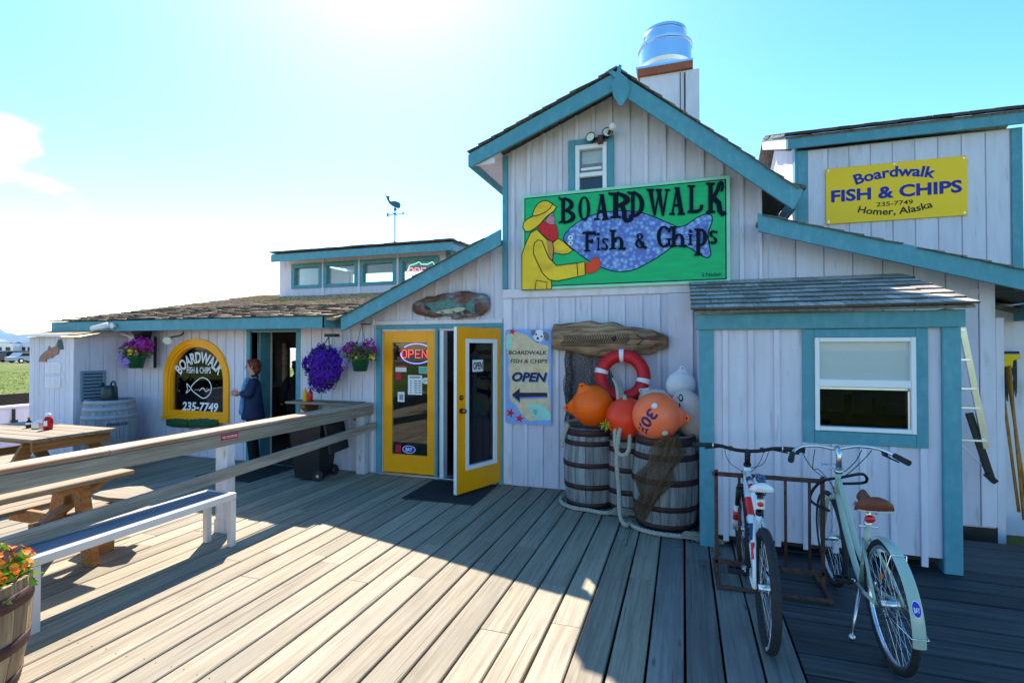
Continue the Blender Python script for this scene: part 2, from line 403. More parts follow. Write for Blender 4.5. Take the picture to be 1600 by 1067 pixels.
def smooth_path(pts, k=6):
    P = [Vector(p) for p in pts]; out = []
    for i in range(len(P)-1):
        p0, p1, p2, p3 = P[max(i-1,0)], P[i], P[i+1], P[min(i+2,len(P)-1)]
        for j in range(k):
            t = j/k; out.append(.5*((2*p1)+(p2-p0)*t+(2*p0-5*p1+4*p2-p3)*t*t+(3*p1-p0-3*p2+p3)*t**3))
    out.append(P[-1]); return out
def smooth_closed(pts, k=5):
    P = [Vector(p) for p in pts]; n = len(P); out = []
    for i in range(n):
        p0, p1, p2, p3 = P[i-1], P[i], P[(i+1)%n], P[(i+2)%n]
        for j in range(k):
            t = j/k; out.append(.5*((2*p1)+(p2-p0)*t+(2*p0-5*p1+4*p2-p3)*t*t+(3*p1-p0-3*p2+p3)*t**3))
    return out
M_shaded_butt = wood('shaded_end_grain', (.11,.10,.09), (.05,.045,.04), 0, rough=.9, knots=False)  # butt ends: end grain, with the shade under each course painted in
# ============================================================ SETTING
M_grass = mat('grass', (.12,.19,.03), .9, var=.35, sc=.8, bump=.2, transl=.45, col2=(.22,.26,.06), c2sc=(.25,.25,.25), c2lo=.4, c2hi=.6)
M_gravel = mat('gravel_ground', (.22,.21,.19), .95, var=.25, sc=3, bump=.2)
M_sea = mat('sea_water', (.03,.10,.14), .12, var=.1, sc=.02, bump=.3)
M_hill = mat('haze_blue_hills', (.05,.13,.26), .9, var=.25, sc=.002, bump=0, col2=(.35,.5,.62), c2sc=(.001,.001,.001), c2lo=.5, c2hi=.62)  # distance haze is put into the blue of the hills
GZ = -.5
struct('ground', MB().box(-3000, 3000, -400, 330, GZ-2, GZ-.03), M_gravel)
grass_blades = MB().quad((-95,-60,GZ), (95,-60,GZ), (95,46,GZ), (-95,46,GZ))
tag(put('grass', grass_blades.mesh('grass'), M_grass), None, None, None, 'structure')
tuft = MB()
for k in range(16000):
    x = -11.8 - 45*random.random()**1.3; y = random.uniform(2, 46); h = random.uniform(.03,.08)
    a = random.random()*6.28; dx, dy = math.cos(a)*.05, math.sin(a)*.05
    tuft.add([(x-dx,y-dy,GZ),(x+dx,y+dy,GZ),(x+random.uniform(-.05,.05),y,GZ+h)], [(0,1,2)])
tag(put('grass_tufts', tuft.mesh('grass_tufts', fix=False), M_grass), None, None, None, 'stuff')
struct('sea', MB().quad((-30000,330,-2.2), (30000,330,-2.2), (30000,30000,-2.2), (-30000,30000,-2.2)), M_sea)
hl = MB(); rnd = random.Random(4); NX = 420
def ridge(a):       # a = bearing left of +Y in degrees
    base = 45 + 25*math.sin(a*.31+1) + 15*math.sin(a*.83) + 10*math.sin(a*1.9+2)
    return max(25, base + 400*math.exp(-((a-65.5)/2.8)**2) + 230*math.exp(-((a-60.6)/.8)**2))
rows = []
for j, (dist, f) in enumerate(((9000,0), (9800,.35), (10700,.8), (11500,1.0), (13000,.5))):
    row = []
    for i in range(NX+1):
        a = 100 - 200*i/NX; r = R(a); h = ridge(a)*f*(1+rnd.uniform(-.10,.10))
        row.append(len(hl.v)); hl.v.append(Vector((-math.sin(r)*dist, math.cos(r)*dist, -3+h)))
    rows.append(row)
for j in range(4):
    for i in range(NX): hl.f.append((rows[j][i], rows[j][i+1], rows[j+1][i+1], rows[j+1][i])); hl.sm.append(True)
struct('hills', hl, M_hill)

# ---- deck: every board its own piece
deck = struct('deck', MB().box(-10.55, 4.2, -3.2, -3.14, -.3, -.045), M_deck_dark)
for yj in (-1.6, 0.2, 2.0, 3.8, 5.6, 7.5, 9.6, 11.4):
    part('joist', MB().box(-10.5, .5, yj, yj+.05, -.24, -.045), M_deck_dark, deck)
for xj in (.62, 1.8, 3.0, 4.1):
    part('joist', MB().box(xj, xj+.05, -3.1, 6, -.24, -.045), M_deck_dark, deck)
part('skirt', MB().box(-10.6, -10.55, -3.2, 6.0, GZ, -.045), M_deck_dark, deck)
PITCHB = .197; BW = .183
board_cache = {}
def board_mesh(L, shaded=False):  # boards nearest the shed get the timber with shade painted in
    L = round(L, 1)
    if shaded:
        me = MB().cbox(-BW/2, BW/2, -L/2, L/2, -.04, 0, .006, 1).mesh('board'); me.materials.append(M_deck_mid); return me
    if L not in board_cache:
        me = MB().cbox(-BW/2, BW/2, -L/2, L/2, -.04, 0, .006, 1).mesh('board'); me.materials.append(M_deck); board_cache[L] = me
    return board_cache[L]
nb = 0
for k in range(57):
    x = .592 - PITCHB*(k+.5)
    rr = random.Random(k*7+1); cuts = [-3.1]; y = -3.1 + rr.uniform(1.8, 4.6)
    while y < 4.9: cuts.append(round(y,1)); y += rr.uniform(3.0, 4.9)
    cuts.append(6.028)
    if k == 1: cuts = [-3.1, 1.2, 4.2, 6.028]
    for a, b in zip(cuts, cuts[1:]):
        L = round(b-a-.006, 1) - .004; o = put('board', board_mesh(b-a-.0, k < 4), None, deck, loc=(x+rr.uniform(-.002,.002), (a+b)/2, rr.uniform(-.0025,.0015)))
        o.scale.y = (b-a-.005)/round(b-a, 1); o.rotation_euler.z = rr.uniform(-.0006,.0006)
dark_cache = {}
nails = MB()
rr = random.Random(9)
for k in range(57):
    for yj in (-1.6, 0.2, 2.0, 3.8, 5.6):
        for s_ in (-1, 1):
            x = .592-PITCHB*(k+.5)+s_*.055+rr.uniform(-.008,.008); y = yj+.025+rr.uniform(-.01,.01); r_ = .0042
            nails.poly([(x+r_*math.cos(q*1.047), y+r_*math.sin(q*1.047), .0022) for q in range(6)])
part('nail_heads', nails, M_hoop, deck, kind='stuff', fix=False)
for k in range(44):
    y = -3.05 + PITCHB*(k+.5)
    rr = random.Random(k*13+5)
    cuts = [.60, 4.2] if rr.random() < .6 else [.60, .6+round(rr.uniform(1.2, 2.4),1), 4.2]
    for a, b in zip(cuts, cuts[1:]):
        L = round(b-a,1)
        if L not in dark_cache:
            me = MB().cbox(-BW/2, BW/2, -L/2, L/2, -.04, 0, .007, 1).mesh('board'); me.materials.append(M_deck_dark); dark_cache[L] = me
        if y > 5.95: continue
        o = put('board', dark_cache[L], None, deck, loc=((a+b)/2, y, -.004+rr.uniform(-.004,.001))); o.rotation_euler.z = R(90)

# ============================================================ MAIN BUILDING
YW = 6.03; YB = 8.4
bld = thing('restaurant_building', 'lilac grey restaurant with teal trim, low left wing and gabled tower in the middle', 'building', (-2.1, 8, 0))
def wallz(x):                                     # underside of the roofs over the front wall
    if x < -4.47: return 2.04
    if x < -2.13: return 3.03 + .447*(x+2.04)
    if x < -.69: return 4.68 + .40*(x+.69)
    if x <= .80: return 4.68 - .855*(x+.69)
    return 3.02 - .315*(x-.76)
AX0, AX1, AZ0, AZ1 = -7.80, -6.60, .66, 1.76        # arched opening
def archz(x):
    t = (x-(AX0+AX1)/2)/((AX1-AX0)/2); t = max(-1, min(1, t)); return 1.16 + .60*(1-abs(t)**2.15)**(1/2.15)
HOLES = [(-6.13, -5.29, -.1, lambda x: 1.93), (AX0, AX1, AZ0, archz), (-3.87, -3.07, .0, lambda x: 1.92), (-3.03, -2.19, -.1, lambda x: 1.92),
         (-1.19, -.85, 3.50, lambda x: 4.08)]
def wall_pieces(mb, y0, y1, x0, x1, top, holes, extra=()):
    xs = {x0, x1} | set(extra)
    for h in holes:
        if h[0] >= x1 or h[1] <= x0: continue
        xs |= {h[0], h[1]}
        if h[3](h[0]+1e-4) != h[3]((h[0]+h[1])/2): xs |= {h[0]+(h[1]-h[0])*(.5-.5*math.cos(math.pi*q/16)) for q in range(17)}
    xs = sorted(q for q in xs if x0-1e-6 <= q <= x1+1e-6); e = 1e-5
    for a, b in zip(xs, xs[1:]):
        if b-a < 1e-5: continue
        segs = [((0, 0), (top(a+e), top(b-e)))]
        for h in holes:
            if h[0] <= a+1e-5 and h[1] >= b-1e-5:
                lo = (h[2], h[2]); hi = (h[3](a+e), h[3](b-e)); new = []
                for s0, s1 in segs:
                    if lo[0] > s0[0]: new.append((s0, lo))
                    new.append((hi, s1))
                segs = new
        for (z0a, z0b), (z1a, z1b) in segs:
            if z1a - z0a < .004 and z1b-z0b < .004: continue
            mb.prism([(a,y0,z0a), (b,y0,z0b), (b,y0,z1b), (a,y0,z1a)], (0, y1-y0, 0))
    return mb
part('skirting', MB().box(-8.72, 2.78, YW, YW+.1, GZ, -.001), M_dark, bld)
front = part('wall', wall_pieces(MB(), YW, YW+.12, -8.72, 2.78, wallz, HOLES, (-4.47,-2.13,-.69,.80)), M_wall, bld, fix=False)
# left wing cladding: narrow vertical boards
def clad(x0, x1, w, gap, z0, top, holes, name='plank', y0=YW-.018, y1=YW-.001, m=M_wall, par=front):
    n = round((x1-x0)/w); w = (x1-x0)/n
    for k in range(n):
        a, b = x0+k*w+gap/2, x0+(k+1)*w-gap/2; mb = MB()
        wall_pieces(mb, y0, y1, a, b, lambda x: top(x), [(h[0]-.01, h[1]+.01, h[2], h[3]) for h in holes])
        if z0: 
            for v in mb.v:
                if v.z < z0: v.z = z0
        parts(name, mb, m, par, fix=False)
clad(-8.72, -4.5, .175, .012, .02, wallz, [(AX0-.03,AX1+.03,AZ0-.03,lambda x: archz(x)+.04), (-6.2,-5.22,-.1,lambda x:1.99)])
clad(.86, 2.66, .255, .010, .02, wallz, [])
# door wall and tower: battens
def battens(xs, w, zlo, top, holes, y0=YW-.022, m=M_wall, name='batten', par=None):
    for x in xs:
        segs = [(zlo, top(x)-.01)]
        for h in holes:
            if h[0]-w/2 < x < h[1]+w/2:
                new = []
                for a, b in segs:
                    zt = h[3](x)
                    if h[2] > a: new.append((a, min(b, h[2])))
                    if b > zt: new.append((max(a, zt), b))
                segs = new
        for a, b in segs:
            if b-a > .05: part(name, MB().cbox(x-w/2, x+w/2, y0, YW-.001, a, b, .003, 2), m, par or front)
BH = [(-3.96,-2.12,-.1,lambda x: 2.02)]
battens([-4.40+.193*k for k in range(12)], .042, .02, wallz, BH)
battens([-2.03+.196*k for k in range(10)], .042, .02, lambda x: 2.31, [])
battens([-2.00+.2*k for k in range(14)], .045, 2.42, wallz, [(-1.30,-.76,3.40,lambda x: 4.16)])
# trim boards
def trim(name, x0, x1, z0, z1, m=M_wall_white, y=YW-.03, t=.03, c=.004):
    return part(name, MB().cbox(x0, x1, y, y+t-.001, z0, z1, c), m, bld)
trim('trim_board', -2.13, .80, 2.31, 2.42, y=YW-.034)
trim('trim_board', -.16, .10, 0.02, 2.305, y=YW-.036)
trim('trim_board', -.02, .15, 2.425, 2.50, y=YW-.05, t=.05)
trim('trim_board', -2.125, -2.02, .02, 2.305, y=YW-.028)
trim('corner_board', -2.135, -2.07, 2.425, 4.08, M_teal, y=YW-.036, t=.07)
trim('corner_board', .77, .80, 2.425, 3.4, y=YW-.028)
trim('corner_board', 2.66, 2.78, .02, 2.33, y=YW-.03)
trim('trim_board', 2.25, 2.655, 2.20, 2.26, y=YW-.028)
trim('trim_board', -3.98, -2.14, 2.005, 2.06, y=YW-.028)
trim('door_frame', -3.955, -3.875, .0, 1.945, M_teal, y=YW-.034, t=.15)
trim('door_frame', -3.07, -3.03, .0, 1.945, M_teal, y=YW-.034, t=.15)
trim('door_frame', -2.185, -2.12, .0, 1.945, M_teal, y=YW-.034, t=.15)
trim('door_frame', -3.955, -2.12, 1.95, 2.0, M_teal, y=YW-.034, t=.15)
trim('door_jamb', -3.025, -2.965, 0.0, 1.945, M_vinyl, y=YW+.01, t=.12)
part('door_sill', MB().cbox(-3.87, -2.19, YW-.06, YW+.12, .0, .022, .006), M_alu, bld)
# left doorway frame
trim('door_frame', -6.20, -6.13, 0, 1.935, M_teal, y=YW-.034, t=.15)
trim('door_frame', -5.29, -5.21, 0, 1.935, M_teal, y=YW-.034, t=.15)
trim('door_frame', -6.20, -5.21, 1.938, 2.0, M_teal, y=YW-.034, t=.15)
part('door_frame', MB().cbox(-5.208,-5.19,YW-.03,YW,0,2.0), M_white, bld)
# side door leaf swung inwards
part('door_jamb', MB().cbox(-6.128, -6.09, YW+.125, YW+.33, .01, 1.94, .004, 2), M_teal, bld)
part('door_jamb', MB().cbox(-6.127, -6.092, YW+.335, YW+.37, .01, 1.94, .004, 2), M_white, bld)
# side and rear walls, floor, inner skin
part('wall', MB().box(-8.72, -8.6, YW+.12, 6.85, 0, 2.1).box(-8.72,-8.6,6.85,8.2,0,.9).box(-8.72,-8.6,6.85,8.2,1.75,2.1).box(-8.72,-8.6,8.2,YB,0,2.1), M_wall_white, bld)  # window opening added here to bring light to the arched window room
part('window_frame', MB().box(-8.66,-8.63,7.5,7.54,.9,1.75).box(-8.66,-8.63,6.85,8.2,1.30,1.34), M_teal, bld)  # bars of the added side window that lets skylight in
part('wall', MB().box(2.66, 2.78, YW+.12, 11.9, 0, 2.3), M_wall, bld)
bw = MB()
BWH = [(-11.0,-8.72-.02,.9,lambda x:1.6)]
YB = 8.4
bx0 = onY(407,545,YB).x; bx1 = onY(422,545,YB).x; cx0 = onY(449,545,YB).x; cx1 = onY(465,545,YB).x
bz1 = onY(410,544,YB).z; bz0 = onY(410,590,YB).z
RH = [(max(bx0,-8.55),bx1,bz0,lambda x:bz1), (cx0,cx1,bz0,lambda x:bz1)]
RH2 = [(-6.4,-5.2,.9,lambda x:1.6), (-3.6,-2.8,1.0,lambda x:2.0)]
def M_in(): return M_dark
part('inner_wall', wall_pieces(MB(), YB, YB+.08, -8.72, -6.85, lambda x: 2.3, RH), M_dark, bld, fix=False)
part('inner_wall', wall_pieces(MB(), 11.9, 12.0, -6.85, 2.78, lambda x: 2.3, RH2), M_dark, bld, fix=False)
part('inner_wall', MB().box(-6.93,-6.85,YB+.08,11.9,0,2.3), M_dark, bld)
for h in RH[:2]:
    part('window_frame', MB().box(h[0]-.08, h[0], YB-.05, YB, h[2]-.1, h[3](0)+.1).box(h[1], h[1]+.08, YB-.05, YB, h[2]-.1, h[3](0)+.1), M_railcap, bld)
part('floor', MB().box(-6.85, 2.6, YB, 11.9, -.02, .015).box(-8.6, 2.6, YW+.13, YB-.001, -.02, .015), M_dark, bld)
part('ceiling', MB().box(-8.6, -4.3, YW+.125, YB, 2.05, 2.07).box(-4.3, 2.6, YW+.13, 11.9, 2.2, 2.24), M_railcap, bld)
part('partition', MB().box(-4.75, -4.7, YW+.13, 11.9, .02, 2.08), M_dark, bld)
part('counter', MB().box(-4.4, -.6, 9.0, 9.6, .02, 1.05).box(-3.0,-2.9, YW+.4, 7.6, .02, 2.2), mat('red_brown_panel', (.12,.03,.02), .4, var=.2), bld)
part('counter', MB().box(-8.4, -7.4, 7.6, 8.0, .02, .95), M_dark, bld)

# ---- low gable roofs right and left of the tower
def slab(mb, a, b, y0, y1, t):      # roof slab between (x,z) a and b, running back from y0 to y1
    (xa,za),(xb,zb) = a, b
    return mb.prism([(xa,y0,za),(xb,y0,zb),(xb,y0,zb+t),(xa,y0,za+t)], (0,y1-y0,0))
roofL = part('roof', slab(MB(), (-4.27,2.045), (-2.14,2.997), 5.73, 11.9, .04), M_shingle, bld)
roofR = part('roof', slab(MB(), (.74,2.985), (3.35,2.163), 5.73, 11.9, .04), M_shingle, bld)
part('fascia', MB().prism([(-4.29,5.69,1.915),(-2.05,5.69,2.915),(-2.05,5.69,3.10),(-4.29,5.69,2.10)], (0,.038,0)), M_teal, bld)
part('fascia', MB().prism([(.72,5.69,2.875),(3.37,5.69,2.04),(3.37,5.69,2.225),(.72,5.69,3.06)], (0,.038,0)), M_teal, bld)
part('fascia', MB().cbox(3.35,3.39,5.74,11.9,1.98,2.15), M_teal, bld)
part('soffit', MB().prism([(.80,5.735,2.93),(2.9,5.735,2.27),(2.9,5.735,2.285),(.80,5.735,2.945)], (0,.29,0)), M_wall, bld)
# ---- tower roof
PK = (-.69, 4.72)
TL = (-2.44, PK[1]-.40*1.75); TR = (1.03, PK[1]-.855*1.72)
roofT = part('roof', MB().prism([(TL[0],5.73,TL[1]),(PK[0],5.73,PK[1]),(PK[0],5.73,PK[1]+.045),(TL[0],5.73,TL[1]+.04)], (0,3.6,0))
             .prism([(PK[0]+.0005,5.73,PK[1]),(TR[0],5.73,TR[1]),(TR[0],5.73,TR[1]+.045),(PK[0]+.0005,5.73,PK[1]+.045)], (0,3.6,0)), M_shingle, bld)
part('fascia', MB().prism([(TL[0]-.01,5.69,TL[1]-.14),(PK[0]-.001,5.69,PK[1]-.17),(PK[0]-.001,5.69,PK[1]+.02),(TL[0]-.01,5.69,TL[1]+.025)], (0,.038,0)), M_teal, bld)
part('fascia', MB().prism([(PK[0]+.001,5.69,PK[1]-.19),(TR[0]+.01,5.69,TR[1]-.18),(TR[0]+.10,5.69,TR[1]+.0),(PK[0]+.001,5.69,PK[1]+.02)], (0,.038,0)), M_teal, bld)
part('fascia', MB().cbox(TL[0]-.03,TL[0]-.005,5.70,9.3,TL[1]-.13,TL[1]+.02), M_teal, bld)
part('fascia', MB().cbox(TR[0]+.02,TR[0]+.05,5.74,9.3,TR[1]-.16,TR[1]-.01), M_teal, bld)
part('soffit', MB().prism([(TL[0],5.735,TL[1]-.02),(-2.14,5.735,TL[1]+.10),(-2.14,5.735,TL[1]+.085),(TL[0],5.735,TL[1]-.035)], (0,3.5,0)), M_wall_white, bld)
part('soffit', MB().cbox(TL[0]+.02,-2.14,5.735,5.76,TL[1]-.11,TL[1]-.04), M_wall_white, bld)
part('wall', MB().box(-2.13,-2.03,YW+.12,9.2,2.6,3.98).box(.7,.8,YW+.12,9.2,2.6,3.38).box(-2.03,.7,9.1,9.2,2.6,3.4), M_wall, bld)
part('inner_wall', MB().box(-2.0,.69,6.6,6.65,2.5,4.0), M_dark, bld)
# finial board at the tower peak, shaped like a fish diving
fin = [(968,165),(958,150),(955,133),(961,122),(949,112),(952,108),(963,113),(967,101),(971,102),(970,114),(980,122),(984,140),(980,153),(972,165)]
part('finial', MB().prism([onY(x,y,5.665) for x, y in fin], (0,.024,0)), M_teal, bld)
# ---- left wing roof
RS = .195
def rz(y): return 2.115 + RS*(y-5.6)
roofW = part('roof', MB().prism([(-9.87,5.62,rz(5.62)-.02),(-9.87,11.9,rz(11.9)-.02),(-9.87,11.9,rz(11.9)-.06),(-9.87,5.62,rz(5.62)-.06)], (5.55,0,0)), M_shingle_l, bld)
part('fascia', MB().cbox(-9.87,-4.47,5.585,5.618,1.955,2.115), M_teal, bld)
part('fascia', MB().prism([(-4.468,5.585,1.955),(-4.468,YW-.03,1.97),(-4.468,YW-.03,2.17),(-4.468,5.585,2.115)], (-.03,0,0)), M_teal, bld)
part('fascia', MB().prism([(-9.872,5.62,1.96),(-9.872,11.9,rz(11.9)-.2),(-9.872,11.9,rz(11.9)-.06),(-9.872,5.62,2.10)], (-.03,0,0)), M_teal, bld)
part('soffit', MB().box(-9.85,-4.5,5.62,YW-.02,2.03,2.045), M_wall, bld)
part('wall', MB().prism([(-8.735,5.26,1.85),(-8.735,YW,2.03),(-8.735,YW,1.85)],(.01,0,0)), M_wall, bld)
# shingles
SH = {}
def shingle_mesh(w, L, t, m):
    k = (w, L, t, m.name)
    if k not in SH:
        mb = MB().add([(-w/2,0,0),(w/2,0,0),(w/2,L,0),(-w/2,L,0),(-w/2,0,t),(w/2,0,t),(w/2,L,t*.35),(-w/2,L,t*.35)],
                      [(0,3,2,1),(4,5,6,7),(0,1,5,4),(1,2,6,5),(2,3,7,6),(3,0,4,7)])
        me = mb.mesh('shingle', fix=False); me.materials.append(m); me.materials.append(M_shaded_butt); me.polygons[2].material_index = 1; SH[k] = me
    return SH[k]
def shingles(par, origin, ux, uy, width, length, expo, w, m, t=.014, L=None, seed=1, limit=300, jit=.06, tl=(.045,.02)):
    """lay rows of shingles from the eave upwards; nearest `limit` as pieces, the rest as one joined part"""
    rr = random.Random(seed); ux = Vector(ux).normalized(); uy = Vector(uy).normalized(); n = ux.cross(uy)
    L = L or expo*1.9; rest = MB(); cnt = 0; nrow = int(length/expo)
    for r in range(nrow):
        x = -rr.uniform(0, w)
        while x < width:
            ww = w*rr.choice((.6,.8,1,1.2,1.4)); a, b = max(x,0), min(x+ww, width); x += ww+.004
            if b-a < .03: continue
            dy = rr.uniform(-1,1)*expo*jit; tilt = tl[0]+rr.uniform(0,tl[1]); roll = rr.uniform(-.012,.012)
            p = Vector(origin)+ux*((a+b)/2)+uy*(r*expo+dy)+n*(.006+rr.uniform(0,.004))
            Mx = Matrix((ux, uy, n)).transposed().to_4x4(); Mx.translation = p
            Mx = Mx @ Matrix.Rotation(-tilt, 4, 'X') @ Matrix.Rotation(roll, 4, 'Y') @ Matrix.Translation((0,0,t*.3+L*math.sin(tilt)*.9))
            if cnt < limit:
                wq = round((b-a)/.02)*.02 or .02
                o = put('shingle', shingle_mesh(round(wq,2), L, t, m), None, par); cnt += 1
                q = ORG.get(par.name, Vector()); Ml = Mx.copy(); Ml.translation = Mx.translation - q; o.matrix_local = Ml
                s = (b-a)/wq; o.scale = (s,1,1)
            else:
                vs = [Vector((sx*(b-a)/2, yy, zz)) for sx, yy, zz in ((-1,0,0),(1,0,0),(1,L,0),(-1,L,0),(-1,0,t),(1,0,t),(1,L,t*.35),(-1,L,t*.35))]
                rest.add([Mx @ v for v in vs], [(0,3,2,1),(4,5,6,7),(0,1,5,4),(1,2,6,5),(2,3,7,6),(3,0,4,7)])
    if rest.v:
        part('shingles', rest, m, par, kind='stuff', fix=False)
th = math.atan(RS)
shingles(roofW, (-9.9,5.56,rz(5.56)-.02), UX, (0,math.cos(th),math.sin(th)), 5.5, 4.6, .19, .16, M_shingle_l, t=.018, seed=3, tl=(.04,.04), jit=.12)
def rake_shingles(par, lo, hi, y0, y1, m, seed, limit):      # slope rising from lo(x,z) to hi(x,z); rows run along y
    lo3, hi3 = Vector((lo[0],y0,lo[1]+.040)), Vector((hi[0],y0,hi[1]+.040)); up = hi3-lo3
    if up.x > 0: shingles(par, lo3+Vector((0,y1-y0,0)), (0,-1,0), up, y1-y0, up.length, .17, .15, m, t=.012, L=.22, tl=(.03,.01), seed=seed, limit=limit)
    else: shingles(par, lo3, (0,1,0), up, y1-y0, up.length, .17, .15, m, t=.012, L=.22, tl=(.03,.01), seed=seed, limit=limit)
rake_shingles(roofL, (-4.30,2.035), (-2.15,2.992), 5.66, 11.9, M_shingle, 5, 0)
rake_shingles(roofR, (3.40,2.147), (.80,2.966), 5.66, 11.9, M_shingle, 6, 0)
rake_shingles(roofT, (TL[0]-.03,TL[1]-.01), PK, 5.66, 9.3, M_shingle, 7, 0)
rake_shingles(roofT, (TR[0]+.04,TR[1]-.03), PK, 5.66, 9.3, M_shingle, 8, 0)
part('ridge_cap', MB().prism([(PK[0]-.12,5.68,PK[1]+.02),(PK[0],5.68,PK[1]+.065),(PK[0]+.12,5.68,PK[1]-.03),(PK[0]+.12,5.68,PK[1]-.015),(PK[0],5.68,PK[1]+.085),(PK[0]-.12,5.68,PK[1]+.035)],(0,3.7,0)), M_shingle, bld)

# ---- tower window
tw = part('window', MB().box(-1.19,-1.15,YW+.04,YW+.06,3.5,4.08), M_black, bld)
tw2 = MB().cbox(-1.30,-1.215,YW-.036,YW-.001,3.35,4.17).cbox(-.84,-.76,YW-.036,YW-.001,3.35,4.17).cbox(-1.214,-.841,YW-.036,YW-.001,4.10,4.17)
part('trim_board', tw2, M_teal, bld)
part('frame', MB().cbox(-1.213,-1.165,YW-.045,YW+.03,3.45,4.098).cbox(-.89,-.842,YW-.045,YW+.03,3.45,4.098).cbox(-1.164,-.891,YW-.045,YW+.03,4.045,4.098)
     .cbox(-1.164,-.891,YW-.03,YW+.03,3.72,3.77).cbox(-1.15,-.905,YW-.02,YW+.03,3.80,3.83).cbox(-1.164,-.891,YW-.045,YW+.03,3.45,3.49), M_vinyl, tw)
part('pane', MB().box(-1.165,-.89,YW-.005,YW,3.77,4.05), M_glass_clear, tw)
part('pane', MB().box(-1.165,-.89,YW+.01,YW+.015,3.49,3.72), M_glass, tw)
part('blind', MB().box(-1.165,-.89,YW+.06,YW+.07,3.90,4.05), M_white, tw)

# ---- arched window with yellow frame
aw = part('arched_window', MB(), M_yellow, bld)
def arch_pts(off, y, n=28):
    cx, hw = (AX0+AX1)/2, (AX1-AX0)/2+off
    pts = [(cx-hw, y, AZ0-off)]
    for q in range(n+1):
        t = -1+2*q/n; tt = math.sin(t*math.pi/2)
        pts.append((cx+hw*tt, y, 1.16+(.60+off)*(max(0,1-abs(tt)**2.15))**(1/2.15)))
    pts.append((cx+hw, y, AZ0-off)); return [Vector(p) for p in pts]
def arch_frame(o0, o1, y0, y1, m, name):
    A, B = arch_pts(o0, y0), arch_pts(o1, y0); n = len(A); vs = A+B+[p+Vector((0,y1-y0,0)) for p in A+B]; fs = []
    for i in range(n):
        j = (i+1) % n
        fs += [(i,j,n+j,n+i), (2*n+i,3*n+i,3*n+j,2*n+j), (i,2*n+i,2*n+j,j), (n+i,n+j,3*n+j,3*n+i)]
    part(name, MB().add(vs, fs), m, aw)
arch_frame(-.015, .075, YW-.05, YW-.002, M_yellow, 'frame')
arch_frame(-.05, -.016, YW-.03, YW+.05, M_yellow, 'frame')
part('pane', MB().prism(arch_pts(-.04, YW+.03), (0,.006,0)), M_glass, aw)
part('sill', MB().cbox(AX0-.08,AX1+.08,YW-.07,YW-.001,AZ0-.10,AZ0-.04), M_yellow, aw)
lt = MB(); cx = (AX0+AX1)/2
lettering(lt, 'BOARDWALK', (cx,YW+.027,1.545), UX, UZ, 1.06, .18, bold=.03, arch=.36)
part('lettering', lt, M_white, aw, fix=False); lt = MB()
lettering(lt, 'FISH & CHIPS', (cx-.01,YW+.027,1.345), UX, UZ, .50, .10, bold=.02)
part('lettering', lt, M_white, aw, fix=False); lt = MB()
lettering(lt, '235-7749', (cx+.02,YW+.027,.775), UX, UZ, .75, .14, bold=.03, shear=.15)
part('lettering', lt, M_white, aw, fix=False); lt = MB()
fishl = [(-.22,0),(-.1,.12),(.02,.17),(.14,.13),(.2,.03),(.17,-.08),(.05,-.15),(-.08,-.1)]
ribbon(lt, smooth_closed([(cx+.05+a,YW+.027,1.06+b) for a,b in fishl],4), .016, closed=True)
ribbon(lt, smooth_path([(cx-.17,YW+.026,1.06),(cx-.26,YW+.026,1.13),(cx-.24,YW+.026,1.05),(cx-.27,YW+.026,.98),(cx-.17,YW+.026,1.05)],4), .014)
ribbon(lt, smooth_path([(cx+.0,YW+.026,1.02),(cx+.08,YW+.026,1.07),(cx+.14,YW+.026,1.02),(cx+.22,YW+.026,1.05)],4), .014)
part('fish_outline', lt, M_white, aw, fix=False)

# ---- two yellow doors
def glazed_door(name, W, Hh, mx, label, org_xyz, rot, stile=.15, wframe=False):
    """door in local coords: x 0..W, z 0..Hh, front face at y=0"""
    d = D.objects.new(name, None)
    return d
dl = part('door', MB().cbox(-3.868,-3.735,YW+.02,YW+.065,.03,1.935,.003,2).cbox(-3.205,-3.072,YW+.02,YW+.065,.03,1.935,.003,2)
          .box(-3.735,-3.205,YW+.021,YW+.064,.03,.27).box(-3.735,-3.205,YW+.021,YW+.064,1.77,1.935), M_yellow, bld, label='closed yellow door with posters and a neon sign behind its glass')
part('pane', MB().box(-3.733,-3.207,YW+.03,YW+.036,.272,1.768), M_glass, dl)
st = MB()
YF = YW+.027
def stick(mm, x0, y0, x1, y1, dy=0, par=dl, name='sticker'):
    a, b = onY(x0,y0,YF-dy), onY(x1,y1,YF-dy)
    return part(name, MB().box(a.x,b.x,YF-dy,YF-dy+.001,b.z,a.z), mm, par)
P_white = paint('poster_white', (.75,.76,.78)); P_red = paint('sticker_red', (.55,.01,.04)); P_blue = paint('sticker_blue', (.02,.04,.5)); P_grn = paint('sticker_green', (.12,.42,.32)); P_grey = paint('poster_grey', (.25,.27,.32))
stick(P_white, 618,571,635,581); stick(P_red, 618,571,635,574,.0015); stick(P_red, 618,582,627,593); stick(P_grn, 655,573,667,583); stick(P_white, 654.5,572.5,667.5,583.5,-.0015)
stick(P_white, 637.5,586,659.5,617)
lp = MB()
for i in range(6):
    for j in range(3):
        x = 641+j*6.2; y = 594+i*3.6; a = onY(x,y,YF-.0015); b = onY(x+(2 if j==0 else 5),y+2,YF-.0015); lp.quad(a,(b.x,a.y,a.z),b,(a.x,a.y,b.z))
a = onY(640,588,YF-.0015); b = onY(657,591,YF-.0015); lp.quad(a,(b.x,a.y,a.z),b,(a.x,a.y,b.z))
part('opening_hours', lp, P_grey, dl, fix=False)
stick(P_white, 621.5,612,632,628); stick(P_grey, 624,616,630,625,.0015)
stick(P_red, 618,694,626.5,707)
